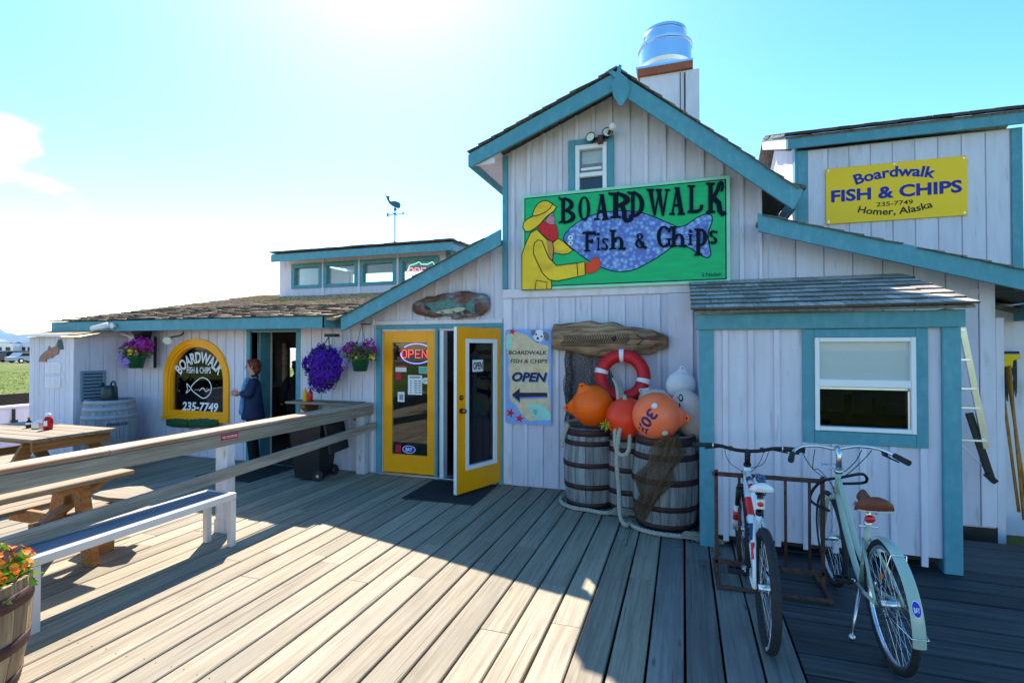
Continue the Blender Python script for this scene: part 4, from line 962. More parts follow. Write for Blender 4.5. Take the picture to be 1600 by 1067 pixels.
# slab-serif display lettering
LD = [.0150]
def glyph(ch, x0, x1, yt, yb, mb, k=1.0):
    """yt / yb: tops and bottoms in face pixels (down is +); heavy stems, split serifs, ball spurs"""
    W = x1-x0; H = yb-yt; st = .27*W if ch not in 'WRDiI' else (.20*W if ch == 'W' else .27*W)
    if ch in 'ips': st = .34*W
    def P(u, v, d=None): return SF(x0+u*W, yb-v*H, LD[0])
    def poly(pts): LD[0] += .00012; mb.poly([P(u,v) for u,v in pts])
    def stem(u, v0=0, v1=1, s=None, foot=True, head=True, nar=.82):
        s = (s or st)/W; h = s/2; m = (v0+v1)/2
        poly([(u-h,v0),(u+h,v0),(u+h*nar,v0+.12),(u+h*nar,v1-.12),(u+h,v1),(u-h,v1),(u-h*nar,v1-.12),(u-h*nar,v0+.12)])
        q = .10
        if foot: poly([(u-h-q,v0-.02),(u+h+q,v0+.0),(u+h+q*.9,v0+.07),(u+h*.5,v0+.10),(u-h*.5,v0+.10),(u-h-q*.9,v0+.06)])
        if head: poly([(u-h-q,v1+.01),(u+h+q,v1+.01),(u+h+q*.8,v1-.06),(u+h*.5,v1-.09),(u-h*.5,v1-.09),(u-h-q*.8,v1-.06)])
    def arc(cu, cv, ru, rv, a0, a1, w0, w1=None, n=14):
        """stroke that is widest sideways"""
        w1 = w1 if w1 is not None else w0*.45; LD[0] += .00012; o = []; i_ = []
        for q in range(n+1):
            a = R(a0+(a1-a0)*q/n); w = (w1+(w0-w1)*abs(math.cos(a)))/W; wv = (w1+(w0-w1)*abs(math.cos(a)))/H
            o.append(P(cu+ru*math.cos(a), cv+rv*math.sin(a))); i_.append(P(cu+(ru-w)*math.cos(a), cv+(rv-wv)*math.sin(a)))
        m = len(o); mb.add(o+i_, [(q,q+1,m+q+1,m+q) for q in range(m-1)])
    def bar(pts, w):
        LD[0] += .00012; ribbon(mb, [P(u,v) for u,v in pts], w)
    pw = (SX1-SX0)/1480
    if ch == 'B': stem(.26); arc(.38,.74,.50,.27,-90,90,st); arc(.38,.26,.60,.28,-90,90,st); bar([(.3,.5),(.6,.5)], 22*pw); bar([(.3,.97),(.45,.98)], 22*pw); bar([(.3,.02),(.45,.02)], 22*pw); bar([(0,1.04),(.1,.94),(.3,.94)], 16*pw); bar([(0,.0),(.1,.04),(.3,.05)], 16*pw)
    elif ch == 'O': arc(.5,.5,.5,.5,0,360,st*1.05,n=28)
    elif ch == 'C': arc(.52,.5,.50,.5,50,310,st*1.05,n=22); stem(.86,.10,.42,st*.8,head=True,foot=False); bar([(.80,.72),(.92,.80),(.88,.9)], 20*pw)
    elif ch in 'A': poly([(.16,.02),(.28,.02),(.56,.98),(.44,.98)]); poly([(.62,.02),(.92,.02),(.64,.99),(.40,.99)]); bar([(.28,.34),(.75,.34)], 18*pw); poly([(.02,-.02),(.40,-.02),(.36,.07),(.06,.06)]); poly([(.52,-.02),(1.0,-.01),(.96,.07),(.56,.07)]); poly([(.34,1.0),(.68,1.0),(.66,.93),(.36,.93)])
    elif ch == 'R': stem(.30); arc(.40,.73,.50,.28,-90,90,st*.95); bar([(.34,.48),(.6,.47)], 20*pw); bar([(.34,.98),(.45,.99)], 22*pw); bar([(.58,.46),(.66,.25),(.66,.0),(.74,-.10),(.88,-.08),(.98,.04)], 34*pw); bar([(.0,1.0),(.1,.92),(.3,.92)], 16*pw)
    elif ch == 'D': stem(.30); arc(.36,.5,.60,.5,-90,90,st*1.05); bar([(.3,.97),(.42,.98)], 20*pw); bar([(.3,.03),(.42,.02)], 20*pw); bar([(.0,1.0),(.1,.93),(.3,.94)], 14*pw)
    elif ch == 'W': poly([(.06,.98),(.26,.98),(.40,.05),(.30,.02)]); poly([(.30,.02),(.40,.02),(.55,.80),(.50,.92)]); poly([(.42,.98),(.62,.98),(.76,.05),(.66,.02)]); poly([(.66,.02),(.76,.02),(.94,.98),(.85,.98)]); poly([(-.02,1.02),(.34,1.02),(.32,.94),(.0,.94)]); poly([(.38,1.02),(.68,1.02),(.66,.94),(.40,.94)]); poly([(.78,1.02),(1.02,1.02),(1.0,.94),(.8,.94)])
    elif ch == 'L': stem(.32); bar([(.3,.04),(.72,.06),(.88,.14),(.93,.30)], 24*pw); 
    elif ch == 'K': stem(.26); bar([(.38,.50),(.60,.75),(.70,.98),(.84,1.04)], 26*pw); bar([(.42,.50),(.66,.34),(.72,.08),(.86,-.04),(1.0,.04)], 34*pw); bar([(.84,1.04),(.86,.86),(.80,.72)], 18*pw)
    elif ch == 'F': stem(.34); bar([(.3,.95),(.75,.93),(.98,.99)], 24*pw); bar([(.4,.52),(.72,.52)], 20*pw); bar([(.72,.64),(.72,.40)], 14*pw); bar([(.95,1.0),(.95,.80)], 12*pw); bar([(0,.88),(.1,.96),(.3,.94)], 16*pw)
    elif ch == 'i': stem(.5,0,.66,st*1.0); c = P(.5,.86); LD[0] += .0001; mb.poly([Vector((c.x+.018*math.cos(k*.52), SGY-LD[0], c.z+.018*math.sin(k*.52))) for k in range(12)])
    elif ch == 'h': stem(.24,0,1); arc(.55,.36,.34,.30,0,180,st*.9); stem(.78,.0,.40,head=False); bar([(.80,.04),(.92,.0),(1.02,.1)], 16*pw); bar([(.02,.93),(.24,.95)], 14*pw)
    elif ch == 's': arc(.5,.74,.36,.26,40,270,st*.8,st*.5); arc(.5,.26,.38,.27,-140,90,st*.9,st*.5); bar([(.80,.96),(.82,.78)], 12*pw); bar([(.15,.04),(.14,.24)], 12*pw)
    elif ch == 'p': stem(.30,-.02,.98); arc(.46,.66,.46,.33,-100,100,st*.9); bar([(.3,.36),(.5,.34)], 16*pw)
    elif ch == '&': arc(.40,.78,.28,.22,0,360,st*.7,n=20); arc(.40,.28,.40,.30,110,400,st*.8,n=20); bar([(.24,.62),(.5,.36),(.72,.08),(.98,.0)], 20*pw)
big = MB()
for ch, x0, x1, yt, yb in (('B',335,458,236,412),('O',475,560,222,395),('A',583,697,203,386),('R',690,862,192,372),('D',826,952,184,362),('W',962,1126,164,356),('A',1118,1238,146,342),('L',1242,1364,132,328),('K',1380,1524,112,328)):
    glyph(ch, x0, x1, yt, yb, big)
for ch, x0, x1, yt, yb in (('F',505,602,474,612),('i',598,640,470,602),('s',638,696,516,602),('h',695,810,458,596),('&',880,965,478,584),('C',1032,1136,424,580),('h',1128,1244,428,572),('i',1244,1304,444,560),('p',1298,1404,438,628),('s',1396,1476,452,550)):
    glyph(ch, x0, x1, yt, yb, big)
lettering(big, 'S.Naden', SF(1425,765,.006), UX, UZ, .20, .042, shear=.1)
part('lettering', big, P_blk, board, fix=False)

# ---- yellow sign on the rear building
ys = thing('yellow_shop_sign', 'yellow sheet sign with blue and black lettering on the rear right building', 'sign', (2.47, 7.45, 3.6))
YY = Y2-.045
yb_ = part('board', MB().cbox(1.735,3.20,YY,YY+.02,3.27,3.98,.003), mat('yellow_sign_sheet', (1.0,.60,.0), .3, var=.03, sc=3, bump=.02), ys)
P_blue2 = paint('sign_blue', (.012,.02,.30)); P_brown = paint('sign_black', (.02,.012,.01))
part('lettering', lettering(MB(), 'Boardwalk', (2.47,YY-.002,3.865), UX, UZ, .86, .135, bold=.03, arch=.065), P_blue2, yb_, fix=False)
part('lettering', lettering(MB(), 'FISH & CHIPS', (2.47,YY-.002,3.620), UX, UZ, 1.36, .155, bold=.035), P_blue2, yb_, fix=False)
part('lettering', lettering(MB(), '235-7749', (2.47,YY-.002,3.475), UX, UZ, .38, .055, bold=.012), P_brown, yb_, fix=False)
part('lettering', lettering(MB(), 'Homer, Alaska', (2.47,YY-.002,3.370), UX, UZ, .78, .10, bold=.02, arch=-.06), P_brown, yb_, fix=False)
for (x,z) in ((1.76,3.95),(3.17,3.95),(3.17,3.30),(1.76,3.30),(2.47,3.96)): part('screw', MB().cyl((x,YY,z),(x,YY-.004,z),.010,n=8), M_alu, yb_)

# ---- tall OPEN sign with beach painting
os_ = thing('beach_open_sign', 'tall painted beach sign reading OPEN with an arrow, puppy and starfish beside the yellow door', 'sign', (-1.8, 5.99, .75))
OY = YW-.045
def Op(x, y, d=0): return onY(780+x/5.93, 500+y/5.93, OY-d)
O0, O1 = Op(60,92), Op(487,962); ox0, ox1, oz0, oz1 = Op(58,500).x, Op(484,500).x, Op(270,966).z, Op(270,86).z
rc = .03
rp_ = []
for cx_, cz_, a0 in ((ox1-rc,oz1-rc,0),(ox0+rc,oz1-rc,90),(ox0+rc,oz0+rc,180),(ox1-rc,oz0+rc,270)):
    for q in range(5): a = R(a0+q*22.5); rp_.append((cx_+rc*math.cos(a), OY, cz_+rc*math.sin(a)))
ob = part('board', MB().prism(rp_, (0,.02,0)), paint('beach_sign_blue', (.24,.40,.80)), os_)
def oshape(pts, m, d, sm=2, name='painting'): part(name, MB().poly(smooth_closed([Op(x,y,d) for x,y in pts], sm) if sm > 1 else [Op(x,y,d) for x,y in pts]), m, ob, fix=False)
P_sand = mat('sand_paint', (.72,.56,.36), .6, var=.15, sc=14, bump=.1, col2=(.70,.42,.26), c2lo=.55, c2hi=.75)
P_sea2 = paint('seafoam_paint', (.35,.72,.62)); P_nav = paint('navy_paint', (.008,.015,.05)); P_puppy = paint('puppy_white', (.75,.75,.80)); P_ear = mat('puppy_grey', (.22,.19,.22), .6, var=.4, sc=60, bump=0)
oshape([(75,125),(160,110),(260,145),(340,210),(440,235),(462,260),(448,330),(470,430),(452,560),(468,700),(476,860),(440,900),(330,930),(270,930),(200,860),(150,780),(105,745),(95,640),(100,560),(82,450),(95,380),(78,300),(80,210)], P_sand, .0015)
oshape([(64,150),(100,140),(118,190),(110,250),(66,270)], P_sea2, .003)
oshape([(345,95),(395,92),(415,130),(405,180),(375,205),(335,190),(312,150),(318,110)], P_puppy, .003); oshape([(300,95),(340,95),(325,140),(308,145),(292,120)], P_ear, .0042); oshape([(405,108),(440,115),(460,150),(455,190),(425,185),(412,150)], P_ear, .0042)
for (x,y,r_) in ((343,132,9),(392,152,9),(357,170,12)): oshape([(x+r_*math.cos(k*.785),y+r_*math.sin(k*.785)) for k in range(8)], P_nav, .0045)
oshape([(335,188),(355,200),(372,198),(355,210)], P_nav, .0045, 1)
oshape([(265,790),(300,775),(350,780),(400,790),(450,830),(480,880),(470,930),(420,925),(360,930),(320,890),(285,850)], P_sea2, .003); oshape([(315,835),(345,830),(355,860),(330,880)], paint('shell_green', (.12,.5,.42)), .0042)
def star(cx_, cy_, r_, rot): oshape([(cx_+(r_ if k%2==0 else r_*.34)*math.cos(R(rot+k*36)), cy_+(r_ if k%2==0 else r_*.34)*math.sin(R(rot+k*36))) for k in range(10)], paint('starfish_red', (.65,.01,.03)) if 'starfish_red' not in D.materials else D.materials['starfish_red'], .0045, 1)
star(122,108,40,-75); star(104,860,52,-70); star(188,912,50,-80)
ol = MB()
lettering(ol, 'BOARDWALK', Op(262,302,.004), UX, UZ, .60*(ox1-ox0)/.72, .050, bold=.02, shear=.15)
lettering(ol, 'FISH & CHIPS', Op(274,380,.004), UX, UZ, .58*(ox1-ox0)/.72, .050, bold=.015, shear=.15)
lettering(ol, 'OPEN', Op(280,527,.0055), UX, UZ, .55*(ox1-ox0)/.72, .115, bold=.035, shear=.25)
oa = MB(); oa.poly([Op(x,y,.0055) for x,y in ((118,690),(192,630),(190,672),(443,672),(447,708),(190,714),(192,758))])
part('lettering', ol, P_nav, ob, fix=False); part('arrow', oa, P_nav, ob, fix=False)
os2 = MB(); lettering(os2, 'OPEN', Op(287,534,.004), UX, UZ, .55*(ox1-ox0)/.72, .115, bold=.035, shear=.25); oa = MB(); oa.poly([Op(x,y,.004) for x,y in ((118,704),(192,650),(190,686),(443,690),(447,722),(190,730),(192,772))])
part('lettering', os2, paint('shadow_blue', (.12,.25,.62)), ob, fix=False); part('arrow', oa, D.materials['shadow_blue'], ob, fix=False)

# ============================================================ CARVED FISH PLAQUES
def bumpy_lathe(p0, p1, prof, sq=.45, m=None, n=30, seed=0, nrm=(0,-1,0), amp=.10):
    """log-like body along p0->p1: prof = (t, half height); sq = depth ratio"""
    rr = random.Random(seed); p0, p1 = Vector(p0), Vector(p1); ax = (p1-p0); Lx = ax.length; ax.normalize(); nrm = Vector(nrm); up = ax.cross(nrm).normalized()*-1
    if up.z < 0: up = -up
    pts = []; K = 44
    def f(t):
        for (a, ra), (b, rb_) in zip(prof, prof[1:]):
            if a <= t <= b: s = (t-a)/(b-a); s = s*s*(3-2*s); return ra+(rb_-ra)*s
        return prof[-1][1]
    ph = [rr.uniform(0,6.28) for _ in range(6)]
    mb = MB(); vs = []
    for i in range(K+1):
        t = i/K; r = f(t)
        for k in range(n):
            a = 2*math.pi*k/n; w = 1+amp*(math.sin(3*a+ph[0]+t*5)+.6*math.sin(7*a+ph[1]-t*9)+.5*math.sin(t*23+ph[2]+a))+amp*2.2*(mnoise.noise(Vector((t*7+seed, math.cos(a)*1.3, math.sin(a)*1.3))))
            vs.append(p0+ax*(t*Lx)+up*(math.sin(a)*r*w)+nrm*(math.cos(a)*r*w*sq))
    fs = [(i*n+k, i*n+(k+1)%n, (i+1)*n+(k+1)%n, (i+1)*n+k) for i in range(K) for k in range(n)]+[tuple(range(n-1,-1,-1)), tuple(range(K*n,K*n+n))]
    return mb.add(vs, fs, True)
M_bark = mat('burnt_log_wood', (.16,.07,.05), .7, var=.5, sc=9, stretch=(1,1,3), bump=.8, col2=(.22,.20,.22), c2lo=.45, c2hi=.6)
fp = thing('carved_salmon_plaque', 'carved log plaque with a green salmon hanging above the yellow doors', 'wall carving', (-3.0, 6.0, 2.25))
def Q(x, y, d=0): return onY(620+x/6.154, 440+y/6.154, YW-.06-d)
part('log', bumpy_lathe(Q(160,255), Q(890,205), [(0,.055),(.05,.085),(.3,.135),(.6,.15),(.9,.15),(.97,.11),(1,.05)], .35, seed=3), M_bark, fp)
M_salmon = mat('salmon_green_paint', (.09,.20,.19), .55, var=.35, sc=16, bump=.4, col2=(.03,.06,.06))
sal = [(255,240),(300,205),(370,195),(440,180),(500,160),(520,180),(560,205),(620,215),(690,200),(735,165),(752,180),(745,240),(755,310),(720,300),(670,270),(600,290),(500,300),(400,305),(310,285)]
part('salmon', MB().prism(smooth_closed([Q(x,y,.062) for x,y in sal],2), (0,.05,0)), M_salmon, fp)
bel = [(370,300),(430,275),(520,262),(600,248),(650,250),(640,280),(560,300),(450,310)]
part('belly', MB().poly(smooth_closed([Q(x,y,.064) for x,y in bel],2)), paint('cream_belly', (.50,.44,.30)), fp)
part('mouth', MB().poly([Q(x,y,.064) for x,y in ((258,245),(290,238),(325,258),(330,275),(290,270))]), M_black, fp)
for fx_ in (430,545,620): part('fin', MB().prism([Q(fx_-20,282,.075),Q(fx_+10,285,.075),Q(fx_+40,325,.075),Q(fx_+12,322,.075)], (0,.01,0)), M_salmon, fp)
M_drift = wood('carved_driftwood', (.42,.27,.16), (.11,.05,.025), 0, rough=.7, rand=.05, grain=20, stain=(.34,.13,.04), bump=1.0)
dw = thing('carved_driftwood_fish', 'long brown carved driftwood fish mounted above the life ring', 'wall carving', (-1.0, 5.95, 1.9))
def Dp(x, y, d=0): return onY(850+x/2.737, 480+y/2.737, YW-.10-d)
part('log', bumpy_lathe(Dp(38,128), Dp(532,148), [(0,.135),(.03,.155),(.12,.165),(.35,.195),(.6,.185),(.85,.135),(.95,.095),(1,.06)], .45, seed=9, amp=.085), M_drift, dw)
for k in range(26):
    t = .10+k*.022; x = 38+494*t; rr_ = random.Random(k); h = 26*(1-abs(t-.45)*.8)
    part('scale_groove', MB().tube([Dp(x-4,138-h,.070),Dp(x+5,138-h*.3,.090),Dp(x-4,138+h*.4,.088),Dp(x-14,138+h,.068)], .005, 5), M_dark, dw)
part('eye', MB().sphere(Dp(300,135,.080), .028, sc=(1,.4,1)), M_black, dw); part('mouth', MB().tube([Dp(395,120,.070),Dp(430,135,.066),Dp(400,160,.07)], .008, 6), M_black, dw)
hf = thing('copper_fish_cutout', 'small coppery salmon cut-out tilted on the corner hut front', 'wall ornament', (-9.4, 5.2, 1.6))
def Hq(x, y, d=0): return onY(x/4.85, 480+y/4.85, HY-.03-d)
hfp = [(290,415),(300,375),(340,335),(360,320),(365,295),(385,310),(420,295),(440,245),(460,245),(475,320),(445,320),(435,355),(400,370),(395,385),(375,385),(350,395),(345,415),(320,412)]
part('fish_plate', MB().prism([Hq(x,y) for x,y in hfp], (0,.012,0)), mat('copper_fish_paint', (.36,.15,.12), .5, var=.5, sc=30, bump=.3, col2=(.12,.16,.18)), hf)
part('tail', MB().prism([Hq(x,y,.004) for x,y in ((440,245),(460,245),(475,320),(448,318),(436,300))], (0,.004,0)), paint('dark_teal_tail', (.02,.09,.11)), hf)
gf = thing('mossy_carved_fish', 'dark green carved fish on a pale driftwood plank under the arched window', 'wall carving', (-7.2, 6.0, .5))
a, b = onY(262,659,YW-.05), onY(343,660,YW-.05)
part('plank', bumpy_lathe(a+Vector((0,0,-.02)), b+Vector((.04,0,-.01)), [(0,.04),(.1,.06),(.6,.07),(1,.03)], .3, seed=5), M_drift, gf)
M_moss = mat('moss_green_paint', (.02,.09,.035), .7, var=.4, sc=25, bump=.5)
part('fish', bumpy_lathe(a+Vector((.02,-.03,0)), a+Vector((.46,-.03,.0)), [(0,.05),(.5,.065),(1,.055)], .3, seed=6), M_moss, gf); part('fish', bumpy_lathe(a+Vector((.49,-.03,0)), b+Vector((.0,-.03,.0)), [(0,.055),(.5,.07),(1,.05)], .3, seed=7), M_moss, gf)

# ============================================================ BARRELS
def barrel(name, label, cx_, cy_, h, r0, r1, hoops, n=22, z0=0, m=M_stave, hm=M_hoop, group=None, lid=True, cut=1.0):
    t = thing(name, label, 'barrel', (cx_,cy_,z0), group=group)
    def rad(z): return r0+(r1-r0)*math.sin(math.pi*min(1,max(0,(z/h)*cut+(1-cut)*.0)))
    K = 9; mb = MB(); da = 2*math.pi/n; g = .0022
    vs = []
    for i in range(K+1):
        z = h*i/K; r = rad(z)
        for (rr_, s) in ((r,-1),(r,1),(r-.025,1),(r-.025,-1)):
            a = s*(da/2-g/rr_); vs.append((rr_*math.cos(a), rr_*math.sin(a), z))
    fs = []
    for i in range(K):
        for k in range(4): fs.append((i*4+k, i*4+(k+1)%4, (i+1)*4+(k+1)%4, (i+1)*4+k))
    fs += [(3,2,1,0), (K*4,K*4+1,K*4+2,K*4+3)]
    me = mb.add(vs, fs).mesh('stave'); me.materials.append(m)
    for k in range(n):
        o = put('stave', me, None, t); o.rotation_euler.z = k*da; o.scale = (1+random.uniform(-.004,.004),1,1+random.uniform(-.004,.0))
    for (za, zb) in hoops:
        ra, rb2 = rad(za)+.004, rad(zb)+.004
        part('hoop', MB().lathe([(ra-.003,za),(ra+.002,za),(rb2+.002,zb),(rb2-.003,zb)], n=36), hm, t, local=True)
    if lid: part('lid', MB().lathe([(0,h-.035),(r0-.027,h-.035),(r0-.027,h-.05),(0,h-.05)], n=30), m, t, local=True)
    return t
HP = [(.0,.05),(.17,.215),(.60,.645),(.72,.765)]
barrel('weathered_barrel', 'grey oak barrel carrying the tilted orange buoy, nearest the OPEN sign', -.975, 5.60, .84, .245, .285, [(.01,.07),(.21,.265),(.44,.49),(.665,.715),(.765,.835)], group='rope-wrapped barrels by the wall')
barrel('weathered_barrel', 'grey barrel half hidden at the back between the two front barrels', -.53, 5.60, .80, .24, .28, [(.01,.07),(.19,.245),(.42,.47),(.62,.67),(.73,.79)], group='rope-wrapped barrels by the wall')
barrel('weathered_barrel', 'large grey barrel under the buoys with a brown net hung down its front', -.17, 5.165, .88, .265, .315, [(.02,.08),(.20,.25),(.44,.495),(.66,.715),(.79,.87)], n=24, group='rope-wrapped barrels by the wall')
M_wine = wood('pale_barrel_oak', (.30,.33,.39), (.20,.23,.29), 2, rough=.7, rand=.08, grain=24, knots=False, stain=(.36,.38,.42))
wb = barrel('wine_barrel', 'pale grey wine barrel standing in the hut corner with a watering can on top', -8.27, 5.45, .92, .30, .355, [(.02,.09),(.16,.21),(.64,.70),(.76,.82),(.86,.915)], n=26, m=M_wine, hm=paint('pale_hoop', (.30,.33,.40)))
wl_ = MB(); vs, fs = text_polys('EBRIDGE', 1, .02)
x0_, x1_ = min(v[0] for v in vs), max(v[0] for v in vs); aa = math.atan2(-5.45, 8.27)+.1
wl_.add([(.357*math.cos(aa+(x-x0_)/(x1_-x0_)*.75-.2), .357*math.sin(aa+(x-x0_)/(x1_-x0_)*.75-.2), .55+y*.06) for x, y in vs], fs); part('lettering', wl_, P_nav, wb, local=True, fix=False)
wc = thing('watering_can', 'dark green plastic watering can sitting on the pale wine barrel', 'watering can', (-8.24, 5.42, .885))
M_can = paint('dark_green_plastic', (.012,.04,.045), rough=.35)
part('body', MB().lathe([(0,0),(.10,0),(.11,.02),(.10,.20),(.09,.23),(.06,.24)], n=20), M_can, wc, local=True)
part('spout', MB().tube([(-.09,0,.06),(-.14,0,.16),(-.155,0,.24)], [.022,.018,.016]).sphere((-.16,0,.255),.034), M_can, wc, local=True)
part('handle', MB().tube(smooth_path([(.02,0,.23),(.06,0,.30),(.12,0,.28),(.13,0,.16),(.10,0,.06)],4), .013), M_can, wc, local=True)

# ============================================================ BUOYS, LIFE RING, ROPES, NETS
def buoy(name, label, c, r, mcol, lugs, sc=(1,1,1), rot=(0,0,0), seam=True, group='buoys heaped on the barrels'):
    t = thing(name, label, 'buoy', c, rot, group); b = part('shell', MB().sphere((0,0,0), r, 32, 20, sc), mcol, t, local=True)
    if seam: part('seam', MB().lathe([(r*1.0,-.004),(r*1.010,-.002),(r*1.010,.002),(r*1.0,.004)], n=40), mcol, t, local=True)
    for d in lugs:
        d = Vector(d).normalized(); q = Vector((0,-1,0)); q = (q-d*q.dot(d)).normalized(); s = d.cross(q); L = r*.42; mb = MB()
        ring0 = [d*r*.78+s*r*.56*math.cos(a)+q*r*.26*math.sin(a) for a in [k*math.pi/6 for k in range(12)]]
        ring1 = [d*(r+L*.50)+s*r*.20*math.cos(a)+q*r*.08*math.sin(a) for a in [k*math.pi/6 for k in range(12)]]
        mb.add(ring0+ring1, [(k,(k+1)%12,12+(k+1)%12,12+k) for k in range(12)]+[tuple(range(12,24))], True)
        eye = d*(r+L*.55)
        mb.tube([eye+d*(math.cos(a)*r*.10)+s*(math.sin(a)*r*.11) for a in [k*math.pi/6 for k in range(12)]], r*.065, 8, closed=True)
        part('lug', mb, mcol, t, local=True)
        part('eyelet', MB().cyl(eye-q*r*.02, eye+q*r*.02, r*.055, n=10), M_black, t, local=True)
    return t
P_or = mat('orange_buoy_plastic', (.98,.13,.0), .38, var=.10, sc=6, bump=.03, col2=(.75,.10,.01), c2lo=.5, c2hi=.8); P_rd = mat('red_buoy_plastic', (.85,.05,.012), .34, var=.06, sc=4, bump=.02)
P_sal = mat('faded_orange_plastic', (1,.13,.015), .36, var=.10, sc=4, bump=.02, col2=(.95,.20,.09), c2lo=.45, c2hi=.65); P_wh = mat('white_buoy_plastic', (.72,.70,.72), .4, var=.08, sc=9, bump=.02)
P_bei = mat('chalky_buoy_plastic', (.62,.50,.44), .45, var=.12, sc=8, bump=.05)
def bc(px, py, y): return onY(px, py, y)
buoy('float_buoy', 'orange buoy with two eyelets tilted on the leftmost oak barrel', bc(926,634,5.50), .222, P_or, [(-1,-.25,.02),(-.30,-.35,1)], rot=(R(10),R(-4),0))
buoy('float_buoy', 'plain red buoy wedged between the orange and the lettered buoy', bc(979,653,5.26), .208, P_rd, [(.6,.8,.4)], seam=False)
bg_ = buoy('float_buoy', 'biggest salmon-orange buoy marked with dark hand-painted letters', bc(1026,650,5.02), .225, P_sal, [(1,-.25,.0)], rot=(0,0,0), seam=False)
buoy('float_buoy', 'smallest round white buoy with a top eyelet against the wall', bc(1064,602,5.55), .150, P_wh, [(.1,-.2,1)], seam=False)
buoy('float_buoy', 'grey-white buoy mostly hidden behind the red and salmon ones', bc(1024,624,5.55), .14, P_bei, [(-.8,0,.5)], sc=(1.25,1,.8), seam=False)
jo = buoy('float_buoy', 'long beige buoy marked JO leaning beside the teal post', bc(1078,648,5.28), .165, P_bei, [(.3,0,-1)], sc=(1,1,1.55), rot=(0,R(-20),0), seam=False)
def wrap_text(t, txt, r, az, el, width, height, m, bold=.02, roll=0, sc=(1,1,1)):
    vs, fs = text_polys(txt, 1, bold); x0, x1 = min(v[0] for v in vs), max(v[0] for v in vs); y0, y1 = min(v[1] for v in vs), max(v[1] for v in vs); out = []
    for x, y in vs:
        u, v = ((x-x0)/(x1-x0)-.5)*width, ((y-y0)/(y1-y0)-.5)*height; u, v = u*math.cos(roll)-v*math.sin(roll), u*math.sin(roll)+v*math.cos(roll)
        a, e_ = az+u/r, el+v/r; p = Vector((math.cos(e_)*math.sin(a), -math.cos(e_)*math.cos(a), math.sin(e_)))*(r*1.006); out.append((p.x*sc[0],p.y*sc[1],p.z*sc[2]))
    part('lettering', MB().add(out, fs), m, t, local=True, fix=False)
wrap_text(bg_, '30E', .225, R(-22), R(-8), .25, .11, paint('navy_marker', (.03,.02,.10)), bold=.03, roll=R(-125))
for (az, el) in ((-.05,.55),(.45,-.62)):
    p = Vector((math.cos(el)*math.sin(az), -math.cos(el)*math.cos(az), math.sin(el)))*.227; part('patch', MB().cyl(p*.98, p*1.012, .028, n=6), P_wh, bg_, local=True)
wrap_text(jo, 'JO', .165, R(-14), R(44), .10, .085, M_blackpaint, bold=.03, roll=R(20), sc=(1,1,1.55))
# life ring
lr = thing('life_ring', 'red life ring with white bands propped on the barrels against the wall', 'life ring', bc(972,588,5.72), (R(78), R(6), 0))
part('ring', MB().tube([(math.cos(a)*.232,math.sin(a)*.232,0) for a in [k*math.pi/24 for k in range(48)]], .072, 16, closed=True), mat('life_ring_red', (.60,.012,.018), .45, var=.15, sc=14, bump=.08), lr, local=True)
for k in range(4):
    a0 = R(98+k*90-14*(k%2)); pts = [(math.cos(a)*.232,math.sin(a)*.232,0) for a in (a0-.10,a0-.03,a0+.03,a0+.10)]
    part('band', MB().tube(pts, .0745, 16, caps=False), M_white, lr, local=True)
part('grab_line', MB().tube(smooth_path([(-.12,.28,.03),(-.26,.24,.05),(-.34,.12,.06),(-.30,.0,.075),(-.24,-.14,.08)],5), .005), M_netbrown, lr, local=True)
def rope(name, label, pts, r=.022, tw=9.0, m=M_rope, frayed=False, group='thick ropes on the barrels'):
    P = smooth_path(pts, 8); t = thing(name, label, 'rope', P[0], group=group); acc = [0]
    for a, b in zip(P, P[1:]): acc.append(acc[-1]+(b-a).length)
    # resample
    N_ = max(8, int(acc[-1]/.018)); Q_ = []; j = 0
    for i in range(N_+1):
        s = acc[-1]*i/N_
        while j < len(acc)-2 and acc[j+1] < s: j += 1
        f_ = (s-acc[j])/max(1e-6, acc[j+1]-acc[j]); Q_.append(P[j].lerp(P[j+1], f_))
    for s3 in range(3):
        out = []; prev = None
        for i, p in enumerate(Q_):
            tt = (Q_[min(i+1,N_)]-Q_[max(i-1,0)]).normalized()
            x = tt.orthogonal().normalized() if prev is None else (prev-tt*prev.dot(tt)).normalized()
            prev = x; y = tt.cross(x); a = i*.018*2*math.pi*tw/1.0+s3*2.094
            out.append(p+(x*math.cos(a)+y*math.sin(a))*r*.5)
        part('strand', MB().tube(out, r*.56, 6), m, t, fix=False)
    if frayed:
        fr = MB(); e0 = Q_[-1]; d = (Q_[-1]-Q_[-4]).normalized(); rr_ = random.Random(len(label))
        for k in range(60):
            a = e0+Vector((rr_.uniform(-.015,.015),rr_.uniform(-.015,.015),rr_.uniform(-.01,.015))); L_ = rr_.uniform(.14,.34)
            b = a+d*L_*.4+Vector((rr_.uniform(-.04,.04),rr_.uniform(-.04,.04),rr_.uniform(.0,.05))); c = a+d*L_+Vector((rr_.uniform(-.05,.05),rr_.uniform(-.05,.05),-.01)); c.z = max(.008, c.z)
            fr.tube(smooth_path([a,b,c],3), .0028, 4)
        part('frayed_end', fr, m, t, kind='stuff', fix=False)
    return t
def around(cx_, cy_, r, a0, a1, z0_, z1_, n=9): return [(cx_+r*math.cos(R(a0+(a1-a0)*k/n)), cy_+r*math.sin(R(a0+(a1-a0)*k/n)), z0_+(z1_-z0_)*k/n) for k in range(n+1)]
rope('thick_rope', 'pale rope curled round the foot of the leftmost barrel with a frayed end', around(-.975,5.60,.32,170,275,.03,.025)+[(-.80,5.24,.025),(-.72,5.25,.025)], frayed=True)
